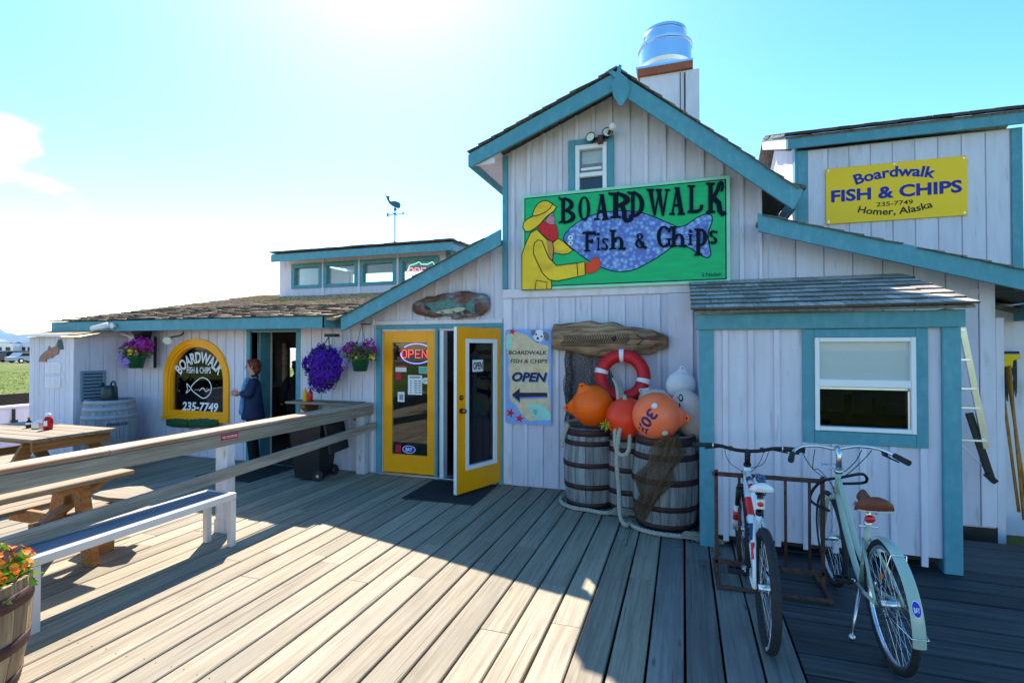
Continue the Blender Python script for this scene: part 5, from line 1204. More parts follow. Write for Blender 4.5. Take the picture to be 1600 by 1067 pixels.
rope('thick_rope', 'long rope falling beside the net barrel and round its foot to a frayed end', [(-.56,5.22,1.22),(-.55,5.14,1.05),(-.60,5.07,.85),(-.62,5.05,.6),(-.60,5.04,.35),(-.58,4.98,.10),(-.52,4.92,.03)]+around(-.17,5.165,.36,205,272,.025,.025,6)+[(-.02,4.80,.025)], frayed=True)
rope('thick_rope', 'rope coil draped over the back left rim of the leftmost barrel', around(-.975,5.60,.26,120,215,.87,.86,7)+[(-1.235,5.47,.75),(-1.26,5.47,.62)])
rope('thick_rope', 'looped rope hanging through the life ring between the buoys', [(-.72,5.62,1.36),(-.66,5.42,1.30),(-.62,5.22,1.10),(-.64,5.10,.86),(-.62,5.06,.70),(-.55,5.05,.66),(-.50,5.07,.74),(-.52,5.2,.95),(-.60,5.4,1.2),(-.66,5.6,1.34)])
tf = MB(); rr_ = random.Random(2); c = onY(946,663,5.12)
for k in range(40):
    d = Vector((rr_.uniform(-1,1),rr_.uniform(-1,.2),rr_.uniform(-1,1))).normalized()*rr_.uniform(.03,.07); tf.tube([c,c+d*.5,c+d+Vector((0,0,-.01))], .0045, 4)
single('rope_tassel', tf, paint('lime_yarn', (.42,.42,.02)), 'frayed yellow-green cord tassel between the orange and red buoys', 'cord')
def net(name, label, f, nu, nv, m, r=.0022, seed=0, cat='net'):
    rr_ = random.Random(seed); G_ = [[Vector(f(i/nu, j/nv))+Vector((rr_.uniform(-1,1),rr_.uniform(-1,1),rr_.uniform(-1,1)))*.005 for j in range(nv+1)] for i in range(nu+1)]; mb = MB()
    def seg(a, b): mb.cyl(a, b, r, n=3, caps=False, smooth=False)
    for i in range(nu):
        for j in range(nv):
            seg(G_[i][j], G_[i+1][j+1]); seg(G_[i+1][j], G_[i][j+1])
    return single(name, mb, m, label, cat, fix=False)
def netA(u, v):      # hung on the wall behind the orange buoy
    top = 1.78-.0*u; x = -1.30+.62*u; drop = .95-.0*u; z = 1.78-u*u*.62-(v)*(.98-u*u*.62*.8); return (x+.04*math.sin(v*9+u*3), YW-.075-.03*math.sin(u*14+v*2)-v*.10, z)
net('fishing_net', 'dark fishing net hanging on the wall behind the orange buoy', netA, 30, 40, M_net, r=.0032, seed=1)
def netA2(u, v): return (-1.33+.10*u+.01*math.sin(v*20), YW-.07-.04*math.sin(u*9), 1.80-v*1.15)
net('net_rope_bundle', 'bunched dark net edge hanging straight down the wall left of the life ring', netA2, 10, 46, M_net, r=.0034, seed=2)
def netB(u, v):
    w = (.07+.10*math.sin(min(1,v*1.25)*math.pi*.85))*(1+.22*math.sin(u*5+v*13)); x = -.10-.25*v+(u-.5)*2*w; z = .90-v*(.70+.10*math.sin(u*4.2)); bulge = .05*math.sin(u*math.pi); rb3 = .315*math.sin(math.pi*min(.98,max(.02,z/.88)))*.16+.27
    dx = max(-.27, min(.27, x+.17)); return (x, 5.165-math.sqrt(max(.01, rb3*rb3-dx*dx))-.025-bulge-.02*math.sin(u*19+v*5), z)
net('brown_net', 'brown fishing net draped down the front of the large barrel', netB, 20, 34, M_netbrown, r=.0034, seed=3)
# ============================================================ RAILING
rl = thing('deck_railing', 'weathered timber deck railing with a broad worn top board between the tables and the entrance', 'railing', (-4.06, 3.6, 0))
for (a, b) in ((-1.2, 2.62), (2.625, 5.98)):
    part('top_board', MB().cbox(-4.165,-3.975,a,b,.915,.953,.007,1), M_railcap, rl)
part('upper_rail', MB().cbox(-4.010,-3.972,-1.2,5.97,.80,.913,.004,1), M_rail, rl)
M_lr = Matrix.Identity(4)
part('lower_rail', MB().add([(x,y,z) for y,zz in ((-1.2,.315),(5.97,.60)) for x,z in ((-3.972,zz),(-3.934,zz),(-3.934,zz+.095),(-3.972,zz+.095))], [(0,1,2,3),(7,6,5,4),(0,4,5,1),(1,5,6,2),(2,6,7,3),(3,7,4,0)]), wood('lower_rail_timber', (.38,.34,.28), (.24,.20,.16), 1, stain=(.22,.20,.18)), rl)
M_post = mat('flaking_white_post', (.58,.58,.62), .65, var=.12, sc=9, stretch=(2,2,.6), bump=.3, col2=(.34,.30,.26), c2lo=.60, c2hi=.68, c2sc=(22,22,5))
for y in (-.9, 1.25, 3.63): part('post', MB().cbox(-4.11,-3.975,y,y+.10,0,.91,.006,2).cbox(-4.113,-3.99,y-.006,y-.001,0,.12,.002), M_post, rl)
part('post', MB().cbox(-4.20,-4.07,5.90,6.0,0,.91,.006,2), M_post, rl)
nsg = thing('no_smoking_sign', 'tiny red sign reading NO SMOKING tacked under the railing top board', 'sign', (-3.97, 3.6, .86))
a, b = onX(345.5,676,-3.970), onX(372,683,-3.970)
part('plate', MB().box(-3.972,-3.968,a.y,b.y,.858,.906), P_red, nsg)
vsx = MB(); lettering(vsx, 'NO SMOKING', (-3.966,(a.y+b.y)/2,.882), (0,1,0), UZ, abs(b.y-a.y)*.86, .024, bold=.02); part('lettering', vsx, P_white, nsg, fix=False)

# ============================================================ BENCH
M_bwhite = mat('cream_metal', (.66,.62,.60), .4, var=.05, sc=8, bump=.05)
M_slat = wood('blue_grey_slat', (.20,.23,.28), (.13,.15,.19), 1, rough=.6, rand=.08, knots=False, grain=40)
bn = thing('slatted_bench', 'long backless bench with a cream metal frame and blue-grey slats beside the railing', 'bench', (-3.84, 2.7, 0))
BX0, BX1, BY0, BY1, BZ = -3.99, -3.665, 1.985, 3.45, .45
for x in (BX0, BX1-.05):
    for y in (BY0, BY1-.05): part('leg', MB().cbox(x,x+.05,y,y+.05,0,BZ-.055,.004,2), M_bwhite, bn)
part('frame', MB().cbox(BX0,BX0+.045,BY0,BY1,BZ-.054,BZ,.004,1).cbox(BX1-.045,BX1,BY0,BY1,BZ-.054,BZ,.004,1).cbox(BX0+.046,BX1-.046,BY0,BY0+.03,BZ-.054,BZ,.004,0).cbox(BX0+.046,BX1-.046,BY1-.03,BY1,BZ-.054,BZ,.004,0), M_bwhite, bn)
ns = 4; w = (BX1-BX0-.094)/ns
for k in range(ns): part('slat', MB().cbox(BX0+.047+k*w+.003,BX0+.047+(k+1)*w-.003,BY0+.032,BY1-.032,BZ-.022,BZ-.004,.003,1), M_slat, bn)

# ============================================================ PICNIC TABLES
M_tbl_x = wood('table_timber_crosswise', (.31,.25,.175), (.20,.15,.10), 0, rough=.7, rand=.10)
def planks(par, x0, x1, y0, y1, z, n, axis, m, t=.038, name='plank', label=None):
    for k in range(n):
        if axis == 0: a, b = y0+(y1-y0)*k/n, y0+(y1-y0)*(k+1)/n; mb = MB().cbox(x0,x1,a+.004,b-.004,z-t,z-random.uniform(0,.002),.005,0)
        else: a, b = x0+(x1-x0)*k/n, x0+(x1-x0)*(k+1)/n; mb = MB().cbox(a+.004,b-.004,y0,y1,z-t,z-random.uniform(0,.002),.005,1)
        part(name, mb, m, par)
ta = thing('picnic_table', 'weathered picnic table with ketchup and napkins, nearest the corner hut', 'picnic table', (-7.6, 4.05, 0), group='timber picnic tables')
top = parts('tabletop', MB().cbox(-8.4,-6.9,3.75,3.84,.61,.66).cbox(-8.4,-6.9,4.30,4.39,.61,.66), M_tableleg, ta)
planks(top, -8.48, -6.70, 3.62, 4.50, .70, 5, 0, M_tbl_x)
parts('apron', MB().cbox(-6.80,-6.762,3.66,4.46,.55,.66).cbox(-8.40,-8.362,3.66,4.46,.55,.66), M_tableleg, ta)
for x in (-8.2, -7.0):
    for s in (-1, 1): part('leg', MB().beam((x,4.06+s*.28,.66),(x,4.06+s*.62,.0),.045,.13,up=(0,1,0)), M_tableleg, ta)
    part('cross_brace', MB().cbox(x-.07,x-.03,3.15,4.97,.33,.42), M_tableleg, ta)
for (y0, y1) in ((3.08,3.34),(4.78,5.04)):
    s_ = part('seat', MB().cbox(-8.2,-8.1,y0+.02,y1-.02,.34,.38), M_tableleg, ta); planks(s_, -8.45, -6.75, y0, y1, .42, 2, 0, M_tbl_x)
tb = thing('picnic_table', 'narrow picnic table with stained legs and a red tray, just behind the railing', 'picnic table', (-4.7, 2.4, 0), group='timber picnic tables')
top = parts('tabletop', MB().cbox(-4.74,-4.32,2.55,2.60,.61,.66).cbox(-4.74,-4.32,1.3,1.35,.61,.66), M_tableleg, tb)
planks(top, -4.785, -4.27, .9, 3.01, .70, 3, 1, M_table)
for y in (2.72, 1.2):
    part('leg', MB().beam((-4.62,y,.66),(-4.92,y+.05,.0),.05,.14,up=(1,0,0)), M_tableleg, tb); part('leg', MB().beam((-4.45,y,.66),(-4.40,y+.05,.0),.05,.13,up=(1,0,0)), M_tableleg, tb)
    part('cross_brace', MB().cbox(-5.2,-4.33,y-.06,y-.02,.30,.40), M_tableleg, tb)
part('foot', MB().cbox(-4.66,-4.56,2.9,3.05,0,.14), M_tableleg, tb); part('beam', MB().cbox(-4.66,-4.60,2.5,3.4,.30,.38), M_tableleg, tb)
part('brace', MB().beam((-4.60,2.45,.30),(-4.60,3.02,.62),.04,.09,up=(1,0,0)), M_tableleg, tb)
s_ = part('seat', MB().cbox(-5.18,-5.05,1.2,1.3,.34,.38), M_tableleg, tb); planks(s_, -5.26, -4.99, .95, 2.97, .42, 2, 1, M_table)
es = [(-4.93,3.17),(-4.86,3.36),(-4.74,3.42),(-4.49,3.34),(-4.37,3.19),(-4.42,3.10),(-4.66,3.06),(-4.88,3.08)]
part('seat', MB().prism([(x,y,.385) for x,y in es], (0,0,.037)), M_tbl_x, tb, label='end seat with chopped corners')
s3 = part('seat', MB().cbox(-5.0,-4.95,2.9,3.0,.34,.38), M_tableleg, tb); 
# things on the tables
p = onZ(75,671,.70)
kb = thing('ketchup_bottle', 'red squeeze bottle with a white cap on the far picnic table', 'sauce bottle', p, group='sauce bottles on the picnic table')
P_ket = paint('ketchup_red', (.55,.008,.012), rough=.25)
part('body', MB().lathe([(0,0),(.042,0),(.048,.02),(.05,.10),(.046,.13),(.030,.155),(.022,.16)], n=20), P_ket, kb, local=True); part('cap', MB().lathe([(.026,.16),(.028,.165),(.026,.195),(0,.197)], n=16), P_white, kb, local=True)
for aa in (-.5,): part('label', MB().add([(.051*math.cos(a),.051*math.sin(a),z) for z in (.05,.11) for a in (-1.45,-1.25,-1.05,-.85,-.65)], [(k,k+1,6+k,5+k) for k in range(4)]), P_white, kb, local=True)
p = onZ(45,668.5,.70)
sb = thing('soy_bottle', 'small dark sauce bottle with a yellow-capped neck on the far picnic table', 'sauce bottle', p, group='sauce bottles on the picnic table')
part('body', MB().lathe([(0,0),(.027,0),(.029,.01),(.029,.075),(.012,.10),(.011,.12)], n=16), paint('dark_sauce', (.03,.006,.008), rough=.15), sb, local=True)
part('label', MB().lathe([(.0295,.045),(.0295,.068)], n=16), P_white, sb, local=True); part('cap', MB().lathe([(.0125,.11),(.013,.115),(.013,.135),(0,.136)], n=12), paint('olive_cap', (.2,.2,.02)), sb, local=True)
p = onZ(60,669.5,.70)
nd = thing('napkin_dispenser', 'steel napkin dispenser with white napkins beside the red bottle', 'napkin dispenser', p, (0,0,R(8)))
part('box', MB().cbox(-.055,.055,-.04,.04,0,.075,.006), M_steel, nd, local=True); part('napkins', MB().add([(-.03,-.01,.075),(.03,.01,.075),(.045,.0,.115),(-.01,-.015,.105),(.0,.03,.08)], [(0,1,2,3),(0,3,4)]), P_white, nd, local=True)
tr_ = thing('red_tray', 'red plastic food tray lying on the table behind the railing', 'tray', (-4.62, 2.22, .702))
part('base', MB().prism([(-.12,-.20,0),(.12,-.20,0),(.13,.18,0),(-.10,.20,0)], (0,0,.012)), P_ket, tr_, local=True)
part('rim', MB().tube([(-.12,-.20,.03),(.12,-.20,.03),(.13,.18,.03),(-.10,.20,.03)], .012, 8, closed=True), P_ket, tr_, local=True)
tt = onZ(88,741,.70)
cb = thing('red_condiment_caddy', 'little red wire caddy with a packet at the far end of the narrow table', 'condiment caddy', (-4.66,2.66,.70))
part('basket', MB().box(-.06,.06,-.05,.05,0,.006).tube([(-.06,-.05,.04),(.06,-.05,.04),(.06,.05,.04),(-.06,.05,.04)], .005, 6, closed=True).tube([(-.06,-.05,.0),(-.06,-.05,.04)],.004,6).tube([(.06,-.05,.0),(.06,-.05,.04)],.004,6).tube([(-.06,.05,.0),(-.06,.05,.04)],.004,6).tube([(.06,.05,.0),(.06,.05,.04)],.004,6), P_ket, cb, local=True)
part('packet', MB().cbox(-.04,.03,-.02,.01,.006,.045), P_red, cb, local=True)

# ============================================================ SHELF, BOTTLES, BIN
sh = thing('wall_shelf', 'grey timber standing shelf on brown brackets between doorway and yellow door', 'shelf', (-4.6, 5.85, .95))
part('board', MB().cbox(-5.17,-4.10,5.66,5.985,.935,.965,.005,0), M_tbl_x, sh)
for x in (-4.98,-4.28): part('bracket', MB().prism([(x,5.98,.93),(x,5.72,.93),(x,5.72,.88),(x,5.98,.70)], (.09,0,0)), M_tableleg, sh)
def squeeze(name, label, loc, c, g): 
    t = thing(name, label, 'sauce bottle', loc, group=g); part('body', MB().lathe([(0,0),(.028,0),(.032,.01),(.032,.11),(.026,.135),(.014,.145)], n=16), c, t, local=True); part('nozzle', MB().lathe([(.018,.145),(.015,.155),(.004,.19),(0,.19)], n=12), c if name != 'ketchup_squeeze_bottle' else M_black, t, local=True)
squeeze('mustard_bottle', 'yellow mustard squeeze bottle standing on the wall shelf', (onY(477,625,5.75).x,5.75,.966), paint('mustard_yellow', (.75,.38,.01), rough=.35), 'squeeze bottles on the wall shelf')
squeeze('ketchup_squeeze_bottle', 'red squeeze bottle with black nozzle next to the mustard on the wall shelf', (onY(485,625,5.75).x,5.75,.966), P_ket, 'squeeze bottles on the wall shelf')
bi = thing('wheeled_bin', 'black wheeled rubbish bin with its lid hanging open under the wall shelf', 'rubbish bin', (-4.60, 5.56, 0), (0,0,R(8)))
bo = [(-.20,-.20),(.20,-.20),(.20,.20),(-.20,.20)]; mb = MB(); rings = []
for (z, s) in ((.03,.84),(.10,.86),(.74,1.12),(.80,1.14),(.80,1.20),(.83,1.20)): rings.append([(x*s,y*s,z) for x,y in bo])
vs = [p for r in rings for p in r]; fs = [(i*4+k,i*4+(k+1)%4,(i+1)*4+(k+1)%4,(i+1)*4+k) for i in range(5) for k in range(4)]+[(3,2,1,0)]
part('body', mb.add(vs, fs), M_black, bi, local=True)
part('bin_bag', MB().add([(x*1.16+random.uniform(-.01,.01),y*1.16,z+random.uniform(-.015,.015)) for z in (.835,.76) for x,y in ((-.2,-.212),(-.1,-.212),(0,-.212),(.1,-.212),(.205,-.212),(.212,0),(.205,.2))], [(k,k+1,8+k,7+k) for k in range(6)]), mat('shiny_bag', (.012,.014,.02), .22, var=.3, sc=20, bump=.6), bi, local=True)
part('lid', MB().beam((.26,0,.80),(.36,.0,.36),.46,.03,up=(1,0,0)), M_black, bi, local=True)
part('handle', MB().tube([(.24,-.15,.78),(.29,-.15,.82),(.29,.15,.82),(.24,.15,.78)], .012), M_black, bi, local=True)
for y in (-.20,.17): part('wheel', MB().cyl((.17,y,.07),(.17,y+.035,.07),.07,n=20), M_rubber, bi, local=True); part('hub', MB().cyl((.17,y-.004,.07),(.17,y,.07),.02,n=10), M_alu, bi, local=True)

# ============================================================ DOORMATS
M_mat = mat('black_doormat', (.035,.037,.042), .9, var=.4, sc=80, bump=.8)
def mat_(label, x0, x1, y0, y1, rz):
    cx_, cy_ = (x0+x1)/2, (y0+y1)/2; w, h = (x1-x0)/2, (y1-y0)/2; t = thing('doormat', label, 'doormat', (cx_,cy_,.003), (0,0,R(rz)), 'black doormats')
    part('sheet', MB().cbox(-w,w,-h,h,0,.009,.003), M_mat, t, local=True); rb_ = MB()
    for k in range(int(w*2/.035)): rb_.box(-w+.02+k*.035,-w+.034+k*.035,-h+.02,h-.02,.009,.014)
    part('ribs', rb_, M_mat, t, local=True, kind='stuff')
mat_('black rubber doormat on the deck below the open yellow door', -3.03, -2.17, 5.10, 5.93, 2)
mat_('black rubber doormat outside the dark doorway on the left', -6.10, -5.20, 5.08, 5.93, 0)

# ============================================================ FLOWERS
def blossoms(mb, c, rad, n, size, seed, shell=.75, down=0, five=True, squash=None):
    rr_ = random.Random(seed)
    for _ in range(n):
        d = Vector((rr_.gauss(0,1),rr_.gauss(0,1),rr_.gauss(0,1))).normalized(); q = shell+(1-shell)*rr_.random()
        if rr_.random() < .12: q *= 1.12
        p = Vector(c)+Vector((d.x*rad[0],d.y*rad[1],d.z*rad[2]))*q
        if squash: p = squash(p)
        nrm = (d+Vector((rr_.uniform(-.5,.5),rr_.uniform(-.8,.1),rr_.uniform(-.3,.5)))).normalized(); x = nrm.orthogonal().normalized(); y = nrm.cross(x); s = size*rr_.uniform(.7,1.2); a0 = rr_.random()*6.28
        vs = [p-nrm*s*.25]
        for k in range(10):
            a = a0+k*.6283; r_ = s*(1 if k % 2 == 0 else .86); vs.append(p+(x*math.cos(a)+y*math.sin(a))*r_+nrm*rr_.uniform(-.1,.15)*s)
        mb.add(vs, [(0,1+k,1+(k+1)%10) for k in range(10)])
    return mb
def leaves(mb, c, rad, n, size, seed, shell=.3):
    rr_ = random.Random(seed)
    for _ in range(n):
        d = Vector((rr_.gauss(0,1),rr_.gauss(0,1),rr_.gauss(0,1))).normalized(); q = shell+(1-shell)*rr_.random(); p = Vector(c)+Vector((d.x*rad[0],d.y*rad[1],d.z*rad[2]))*q
        ax = (d+Vector((rr_.uniform(-1,1),rr_.uniform(-1,1),rr_.uniform(-.6,.8)))).normalized(); s = ax.orthogonal().normalized(); L_ = size*rr_.uniform(.7,1.4); w = L_*.3
        mb.add([p, p+ax*L_*.4+s*w, p+ax*L_, p+ax*L_*.4-s*w], [(0,1,2,3)])
    return mb
P_pur = mat('purple_petals', (.095,.010,.40), .6, var=.3, sc=40, bump=0, transl=.3); P_mag = mat('magenta_petals', (.40,.03,.33), .6, var=.25, sc=40, bump=0, transl=.3)
P_lil = mat('lilac_petals', (.42,.28,.70), .6, var=.2, sc=40, bump=0, transl=.3); P_yel = mat('yellow_petals', (.80,.55,.05), .6, var=.2, sc=40, bump=0, transl=.2); P_orf = mat('orange_petals', (.75,.20,.02), .6, var=.25, sc=40, bump=0, transl=.2)
P_pot = paint('green_pot_plastic', (.01,.09,.035), rough=.35)
b1_ = thing('hanging_basket', 'large ball of deep purple petunias hanging from the eave by the dark doorway', 'hanging basket', onY(505,575,5.72), group='hanging flower baskets')
def egg(p):
    t = (p.z+.34)/.68; q = p*(1+.30*mnoise.noise(p*7+Vector((3,1,2)))); q.x *= (.72+.42*math.sin(min(1,max(0,t))*2.6)); return q
part('blossoms', blossoms(MB(), (0,0,0), (.215,.20,.31), 2600, .021, 1, shell=.80, squash=egg), P_pur, b1_, local=True, kind='stuff', fix=False)
part('foliage', leaves(MB(), (0,0,0), (.17,.16,.26), 500, .05, 2).add([],[]), M_leaf, b1_, local=True, kind='stuff', fix=False)
part('leaves', leaves(MB(), (0,0,0), (.225,.21,.32), 170, .035, 52, shell=.9), M_leaf, b1_, local=True, kind='stuff', fix=False)
part('blossoms', blossoms(MB(), (.0,-.05,-.27), (.14,.12,.06), 26, .014, 3), P_lil, b1_, local=True, kind='stuff', fix=False)
part('hanger', MB().tube([(-.07,.0,.2),(.05,.05,.42)],.006,6).tube([(.08,.02,.2),(.05,.05,.42)],.006,6), M_black, b1_, local=True)
part('hook', MB().cbox(.0,.17,.02,.12,.42,.46), M_black, b1_, local=True)
b2_ = thing('hanging_basket', 'green pot basket of magenta and yellow flowers beside the closed yellow door', 'hanging basket', onY(563,568,5.78), group='hanging flower baskets')
part('pot', MB().lathe([(0,-.10),(.085,-.10),(.115,.05),(.125,.055),(.125,.07),(.11,.07),(.105,.0),(0,.0)], n=24), P_pot, b2_, local=True)
part('blossoms', blossoms(blossoms(MB(), (-.13,-.02,.20), (.15,.12,.09), 130, .022, 4, shell=.5), (.12,0,.22), (.16,.12,.12), 90, .018, 5, shell=.4), P_mag, b2_, local=True, kind='stuff', fix=False)
part('blossoms', blossoms(blossoms(MB(), (.0,-.08,.09), (.13,.08,.07), 22, .02, 6, shell=.5), (.20,-.04,.09), (.06,.06,.06), 14, .02, 61, shell=.4), P_yel, b2_, local=True, kind='stuff', fix=False)
part('blossoms', blossoms(MB(), (-.17,-.02,.02), (.14,.1,.12), 70, .016, 7, shell=.4), P_lil, b2_, local=True, kind='stuff', fix=False)
part('foliage', leaves(MB(), (0,0,.12), (.24,.15,.13), 420, .045, 8), M_leaf, b2_, local=True, kind='stuff', fix=False)
hg = MB()
for x in (-.11,.11): hg.tube([(x,0,.06),(0,.03,.52)],.003,5)
part('hanger', hg, M_black, b2_, local=True)
part('bracket', MB().box(-.01,.01,.0,.24,.52,.535), M_black, b2_, local=True)
sq = thing('flower_display_panel', 'white square backing panel on the wall behind the left flower basket', 'panel', (onY(220,550,5.95).x, 5.95, 1.6))
pa, pb_ = onY(201,527,5.88), onY(240,574,5.88)
part('panel', MB().cbox(pa.x,pb_.x,5.88,5.91,pb_.z,pa.z), M_wall_white, sq); part('side', MB().box(pb_.x,pb_.x+.018,5.875,5.915,pb_.z-.01,pa.z+.01), M_black, sq)
part('arm', MB().beam((pa.x-.15,5.86,pa.z+.06),(pa.x+.20,5.87,pa.z-.02),.03,.03), M_white, sq)
b3_ = thing('hanging_basket', 'dark green pot basket of magenta and lilac flowers before the white square panel', 'hanging basket', onY(213,565,5.68), group='hanging flower baskets')
part('pot', MB().lathe([(0,-.10),(.09,-.10),(.12,.06),(.13,.065),(.13,.08),(.11,.08),(.10,.0),(0,.0)], n=24), P_pot, b3_, local=True)
part('blossoms', blossoms(MB(), (.10,0,.26), (.20,.14,.13), 330, .024, 14, shell=.5), P_mag, b3_, local=True, kind='stuff', fix=False)
part('blossoms', blossoms(blossoms(MB(), (-.24,0,.05), (.16,.1,.16), 130, .020, 17, shell=.3), (-.1,-.08,.0), (.14,.08,.10), 40, .024, 18), P_lil, b3_, local=True, kind='stuff', fix=False)
part('blossoms', blossoms(MB(), (-.18,0,.22), (.16,.12,.12), 120, .022, 15, shell=.3), P_mag, b3_, local=True, kind='stuff', fix=False)
part('blossoms', blossoms(MB(), (.0,-.10,.15), (.16,.06,.08), 26, .022, 16, shell=.5), P_yel, b3_, local=True, kind='stuff', fix=False)
part('foliage', leaves(MB(), (0,0,.14), (.27,.15,.13), 380, .045, 19), M_leaf, b3_, local=True, kind='stuff', fix=False)
b4_ = thing('hanging_basket', 'dark pot with a few purple flowers tucked high under the left eave', 'hanging basket', onY(223,523,5.80), group='hanging flower baskets')
part('pot', MB().lathe([(0,-.08),(.10,-.08),(.13,.06),(.13,.075),(0,.07)], n=20), M_black, b4_, local=True); part('blossoms', blossoms(MB(), (-.10,-.02,.04), (.12,.08,.05), 60, .02, 23, shell=.3), P_mag, b4_, local=True, kind='stuff', fix=False)
# half-barrel planter
hb = barrel('half_barrel_planter', 'cut-down oak barrel planter of orange and green flowers at the near left corner', -3.36, 1.46, .56, .27, .325, [(.03,.09),(.22,.28),(.44,.51)], n=22, m=wood('brown_barrel_oak', (.34,.25,.16), (.17,.11,.06), 2, rough=.75, rand=.2, grain=26, stain=(.40,.28,.10)), hm=M_hoop, lid=False, cut=.62)
hb['category'] = 'planter'
part('soil', MB().lathe([(0,.50),(.27,.49)], n=24), M_dark, hb, local=True)
part('foliage', leaves(leaves(MB(), (0,0,.56), (.30,.30,.10), 900, .07, 31), (.0,-.0,.60), (.26,.26,.12), 500, .05, 32), mat('bright_leaf', (.16,.30,.03), .55, var=.4, sc=30, bump=0, transl=.3), hb, local=True, kind='stuff', fix=False)
part('blossoms', blossoms(MB(), (.04,.05,.62), (.29,.27,.10), 230, .018, 33, shell=.7), P_orf, hb, local=True, kind='stuff', fix=False)
part('blossoms', blossoms(MB(), (0,.06,.66), (.24,.22,.08), 160, .014, 34, shell=.6), mat('russet_petals', (.36,.10,.08), .7, var=.3, sc=40, bump=0), hb, local=True, kind='stuff', fix=False)
part('plant_label', MB().prism([(.10,-.02,.5),(.13,-.05,.5),(.13,-.05,.66),(.115,-.035,.69),(.10,-.02,.66)], (.003,.003,0)), P_white, hb, local=True)

# ============================================================ BICYCLES AND RACK
def wheel(parent, c, r, tw, rimcol, tyrecol, knobs=False, nsp=32, hubr=.022, rimd=.016, name='wheel', disc_=False):
    w = part(name, MB().cyl((c[0],-.045,c[1]),(c[0],.045,c[1]),hubr,n=14), M_alu, parent, local=True)
    def ring(R_, t, n=56, k=10, sy=1):
        mb = MB(); vs = []; fs = []
        for i in range(n):
            a = 2*math.pi*i/n
            for j in range(k):
                b = 2*math.pi*j/k; rr_ = R_+t*math.cos(b); vs.append((c[0]+rr_*math.cos(a), t*sy*math.sin(b), c[1]+rr_*math.sin(a)))
        for i in range(n):
            for j in range(k): fs.append((i*k+j,((i+1)%n)*k+j,((i+1)%n)*k+(j+1)%k,i*k+(j+1)%k))
        return mb.add(vs, fs, True)
    ty = ring(r-tw, tw)
    if knobs:
        for i in range(90):
            a = 2*math.pi*i/90
            for (yy, rr_) in ((-.6*tw+(i%2)*.25*tw,.98),(.6*tw-(i%2)*.25*tw,.98),(0,1.0)):
                p = Vector((c[0]+(r-.001)*rr_*math.cos(a), yy, c[1]+(r-.001)*rr_*math.sin(a))); t_ = Vector((-math.sin(a),0,math.cos(a))); ty.beam(p-t_*.006, p+t_*.006, .010, .006, .001, up=(math.cos(a),0,math.sin(a)))
    part('tyre', ty, tyrecol, w, local=True); part('rim', ring(r-2*tw-.004, rimd*.62, k=8, sy=.9), rimcol, w, local=True)
    sp = MB(); rr_ = r-2*tw-.012
    for i in range(nsp):
        a = 2*math.pi*i/nsp; b = a+(.75 if i%4 < 2 else -.75); s = 1 if i%2 else -1
        sp.cyl((c[0]+hubr*1.1*math.cos(b), s*.030, c[1]+hubr*1.1*math.sin(b)), (c[0]+rr_*math.cos(a),0,c[1]+rr_*math.sin(a)), .0011, n=4, caps=False)
    part('spokes', sp, M_alu, w, local=True)
    if disc_: part('brake_disc', ring(.07,.002,n=30,k=4,sy=1), M_alu, w, local=True)
    return w
def pedals(t, bb, ang, col, qf=.11, L=.17):
    cr = MB(); pd = []
    for s, a in ((-1, ang), (1, ang+math.pi)):
        e = Vector((bb[0]+L*math.cos(a), s*(qf-.02), bb[1]+L*math.sin(a))); cr.tube([(bb[0],s*.06,bb[1]),(bb[0]+.01,s*(qf-.035),bb[1]),e],[.014,.013,.011],8); pd.append((s,e))
    part('crank', cr, M_alu, t, local=True)
    for s, e in pd:
        p = MB().cyl(e, e+Vector((0,s*.10,0)), .007, n=8)
        for dx in (-.035,.035): p.cbox(e.x+dx-.006,e.x+dx+.006,e.y+s*.015,e.y+s*.10,e.z-.012,e.z+.012,.002)
        for dy in (.018,.055,.095): p.cbox(e.x-.028,e.x+.028,e.y+s*dy-.004,e.y+s*dy+.004,e.z-.010,e.z+.010,.002)
        part('pedal', p, M_black, t, local=True)
def chain(t, bb, ra, r1, y=-.045):
    cr = MB(); k = 36
    for R_, c in ((ra,bb),): 
        vs = [];
        cr.lathe([(R_-.012,-.0015),(R_,-.0015),(R_,.0015),(R_-.012,.0015)], (0,0,0), 30, Matrix.Rotation(R(90),4,'X'))
        for i in range(len(cr.v)-4*30, len(cr.v)): cr.v[i] = cr.v[i]+Vector((c[0],y,c[1]))
    for a in range(5): 
        q = a*1.2566; cr.tube([(bb[0],y,bb[1]),(bb[0]+(ra-.01)*math.cos(q),y,bb[1]+(ra-.01)*math.sin(q))], .007, 6)
    part('chainring', cr, M_black, t, local=True)
    part('chain', MB().tube([(bb[0],y,bb[1]+ra),(r1[0],y,r1[1]+.045)], .004, 6).tube([(bb[0],y,bb[1]-ra),(r1[0]+.03,y,r1[1]-.045),(r1[0],y,r1[1]-.04)], .004, 6), M_iron, t, local=True)
    part('sprockets', MB().lathe([(0,-.018),(.045,-.018),(.045,-.014),(.036,-.010),(.036,-.004),(.026,.0),(.026,.012),(0,.012)], (r1[0],0,0), 24, Matrix.Rotation(R(90),4,'X')), M_iron, t, local=True)
def place_bike(name, label, rear, frontc, lean, group):
    d = Vector((frontc[0]-rear[0], frontc[1]-rear[1])); h = math.atan2(d.y, d.x); t = thing(name, label, 'bicycle', (rear[0],rear[1],-.002), (lean,0,h), group); t.scale = (.957,)*3; return t
WB = 1.06
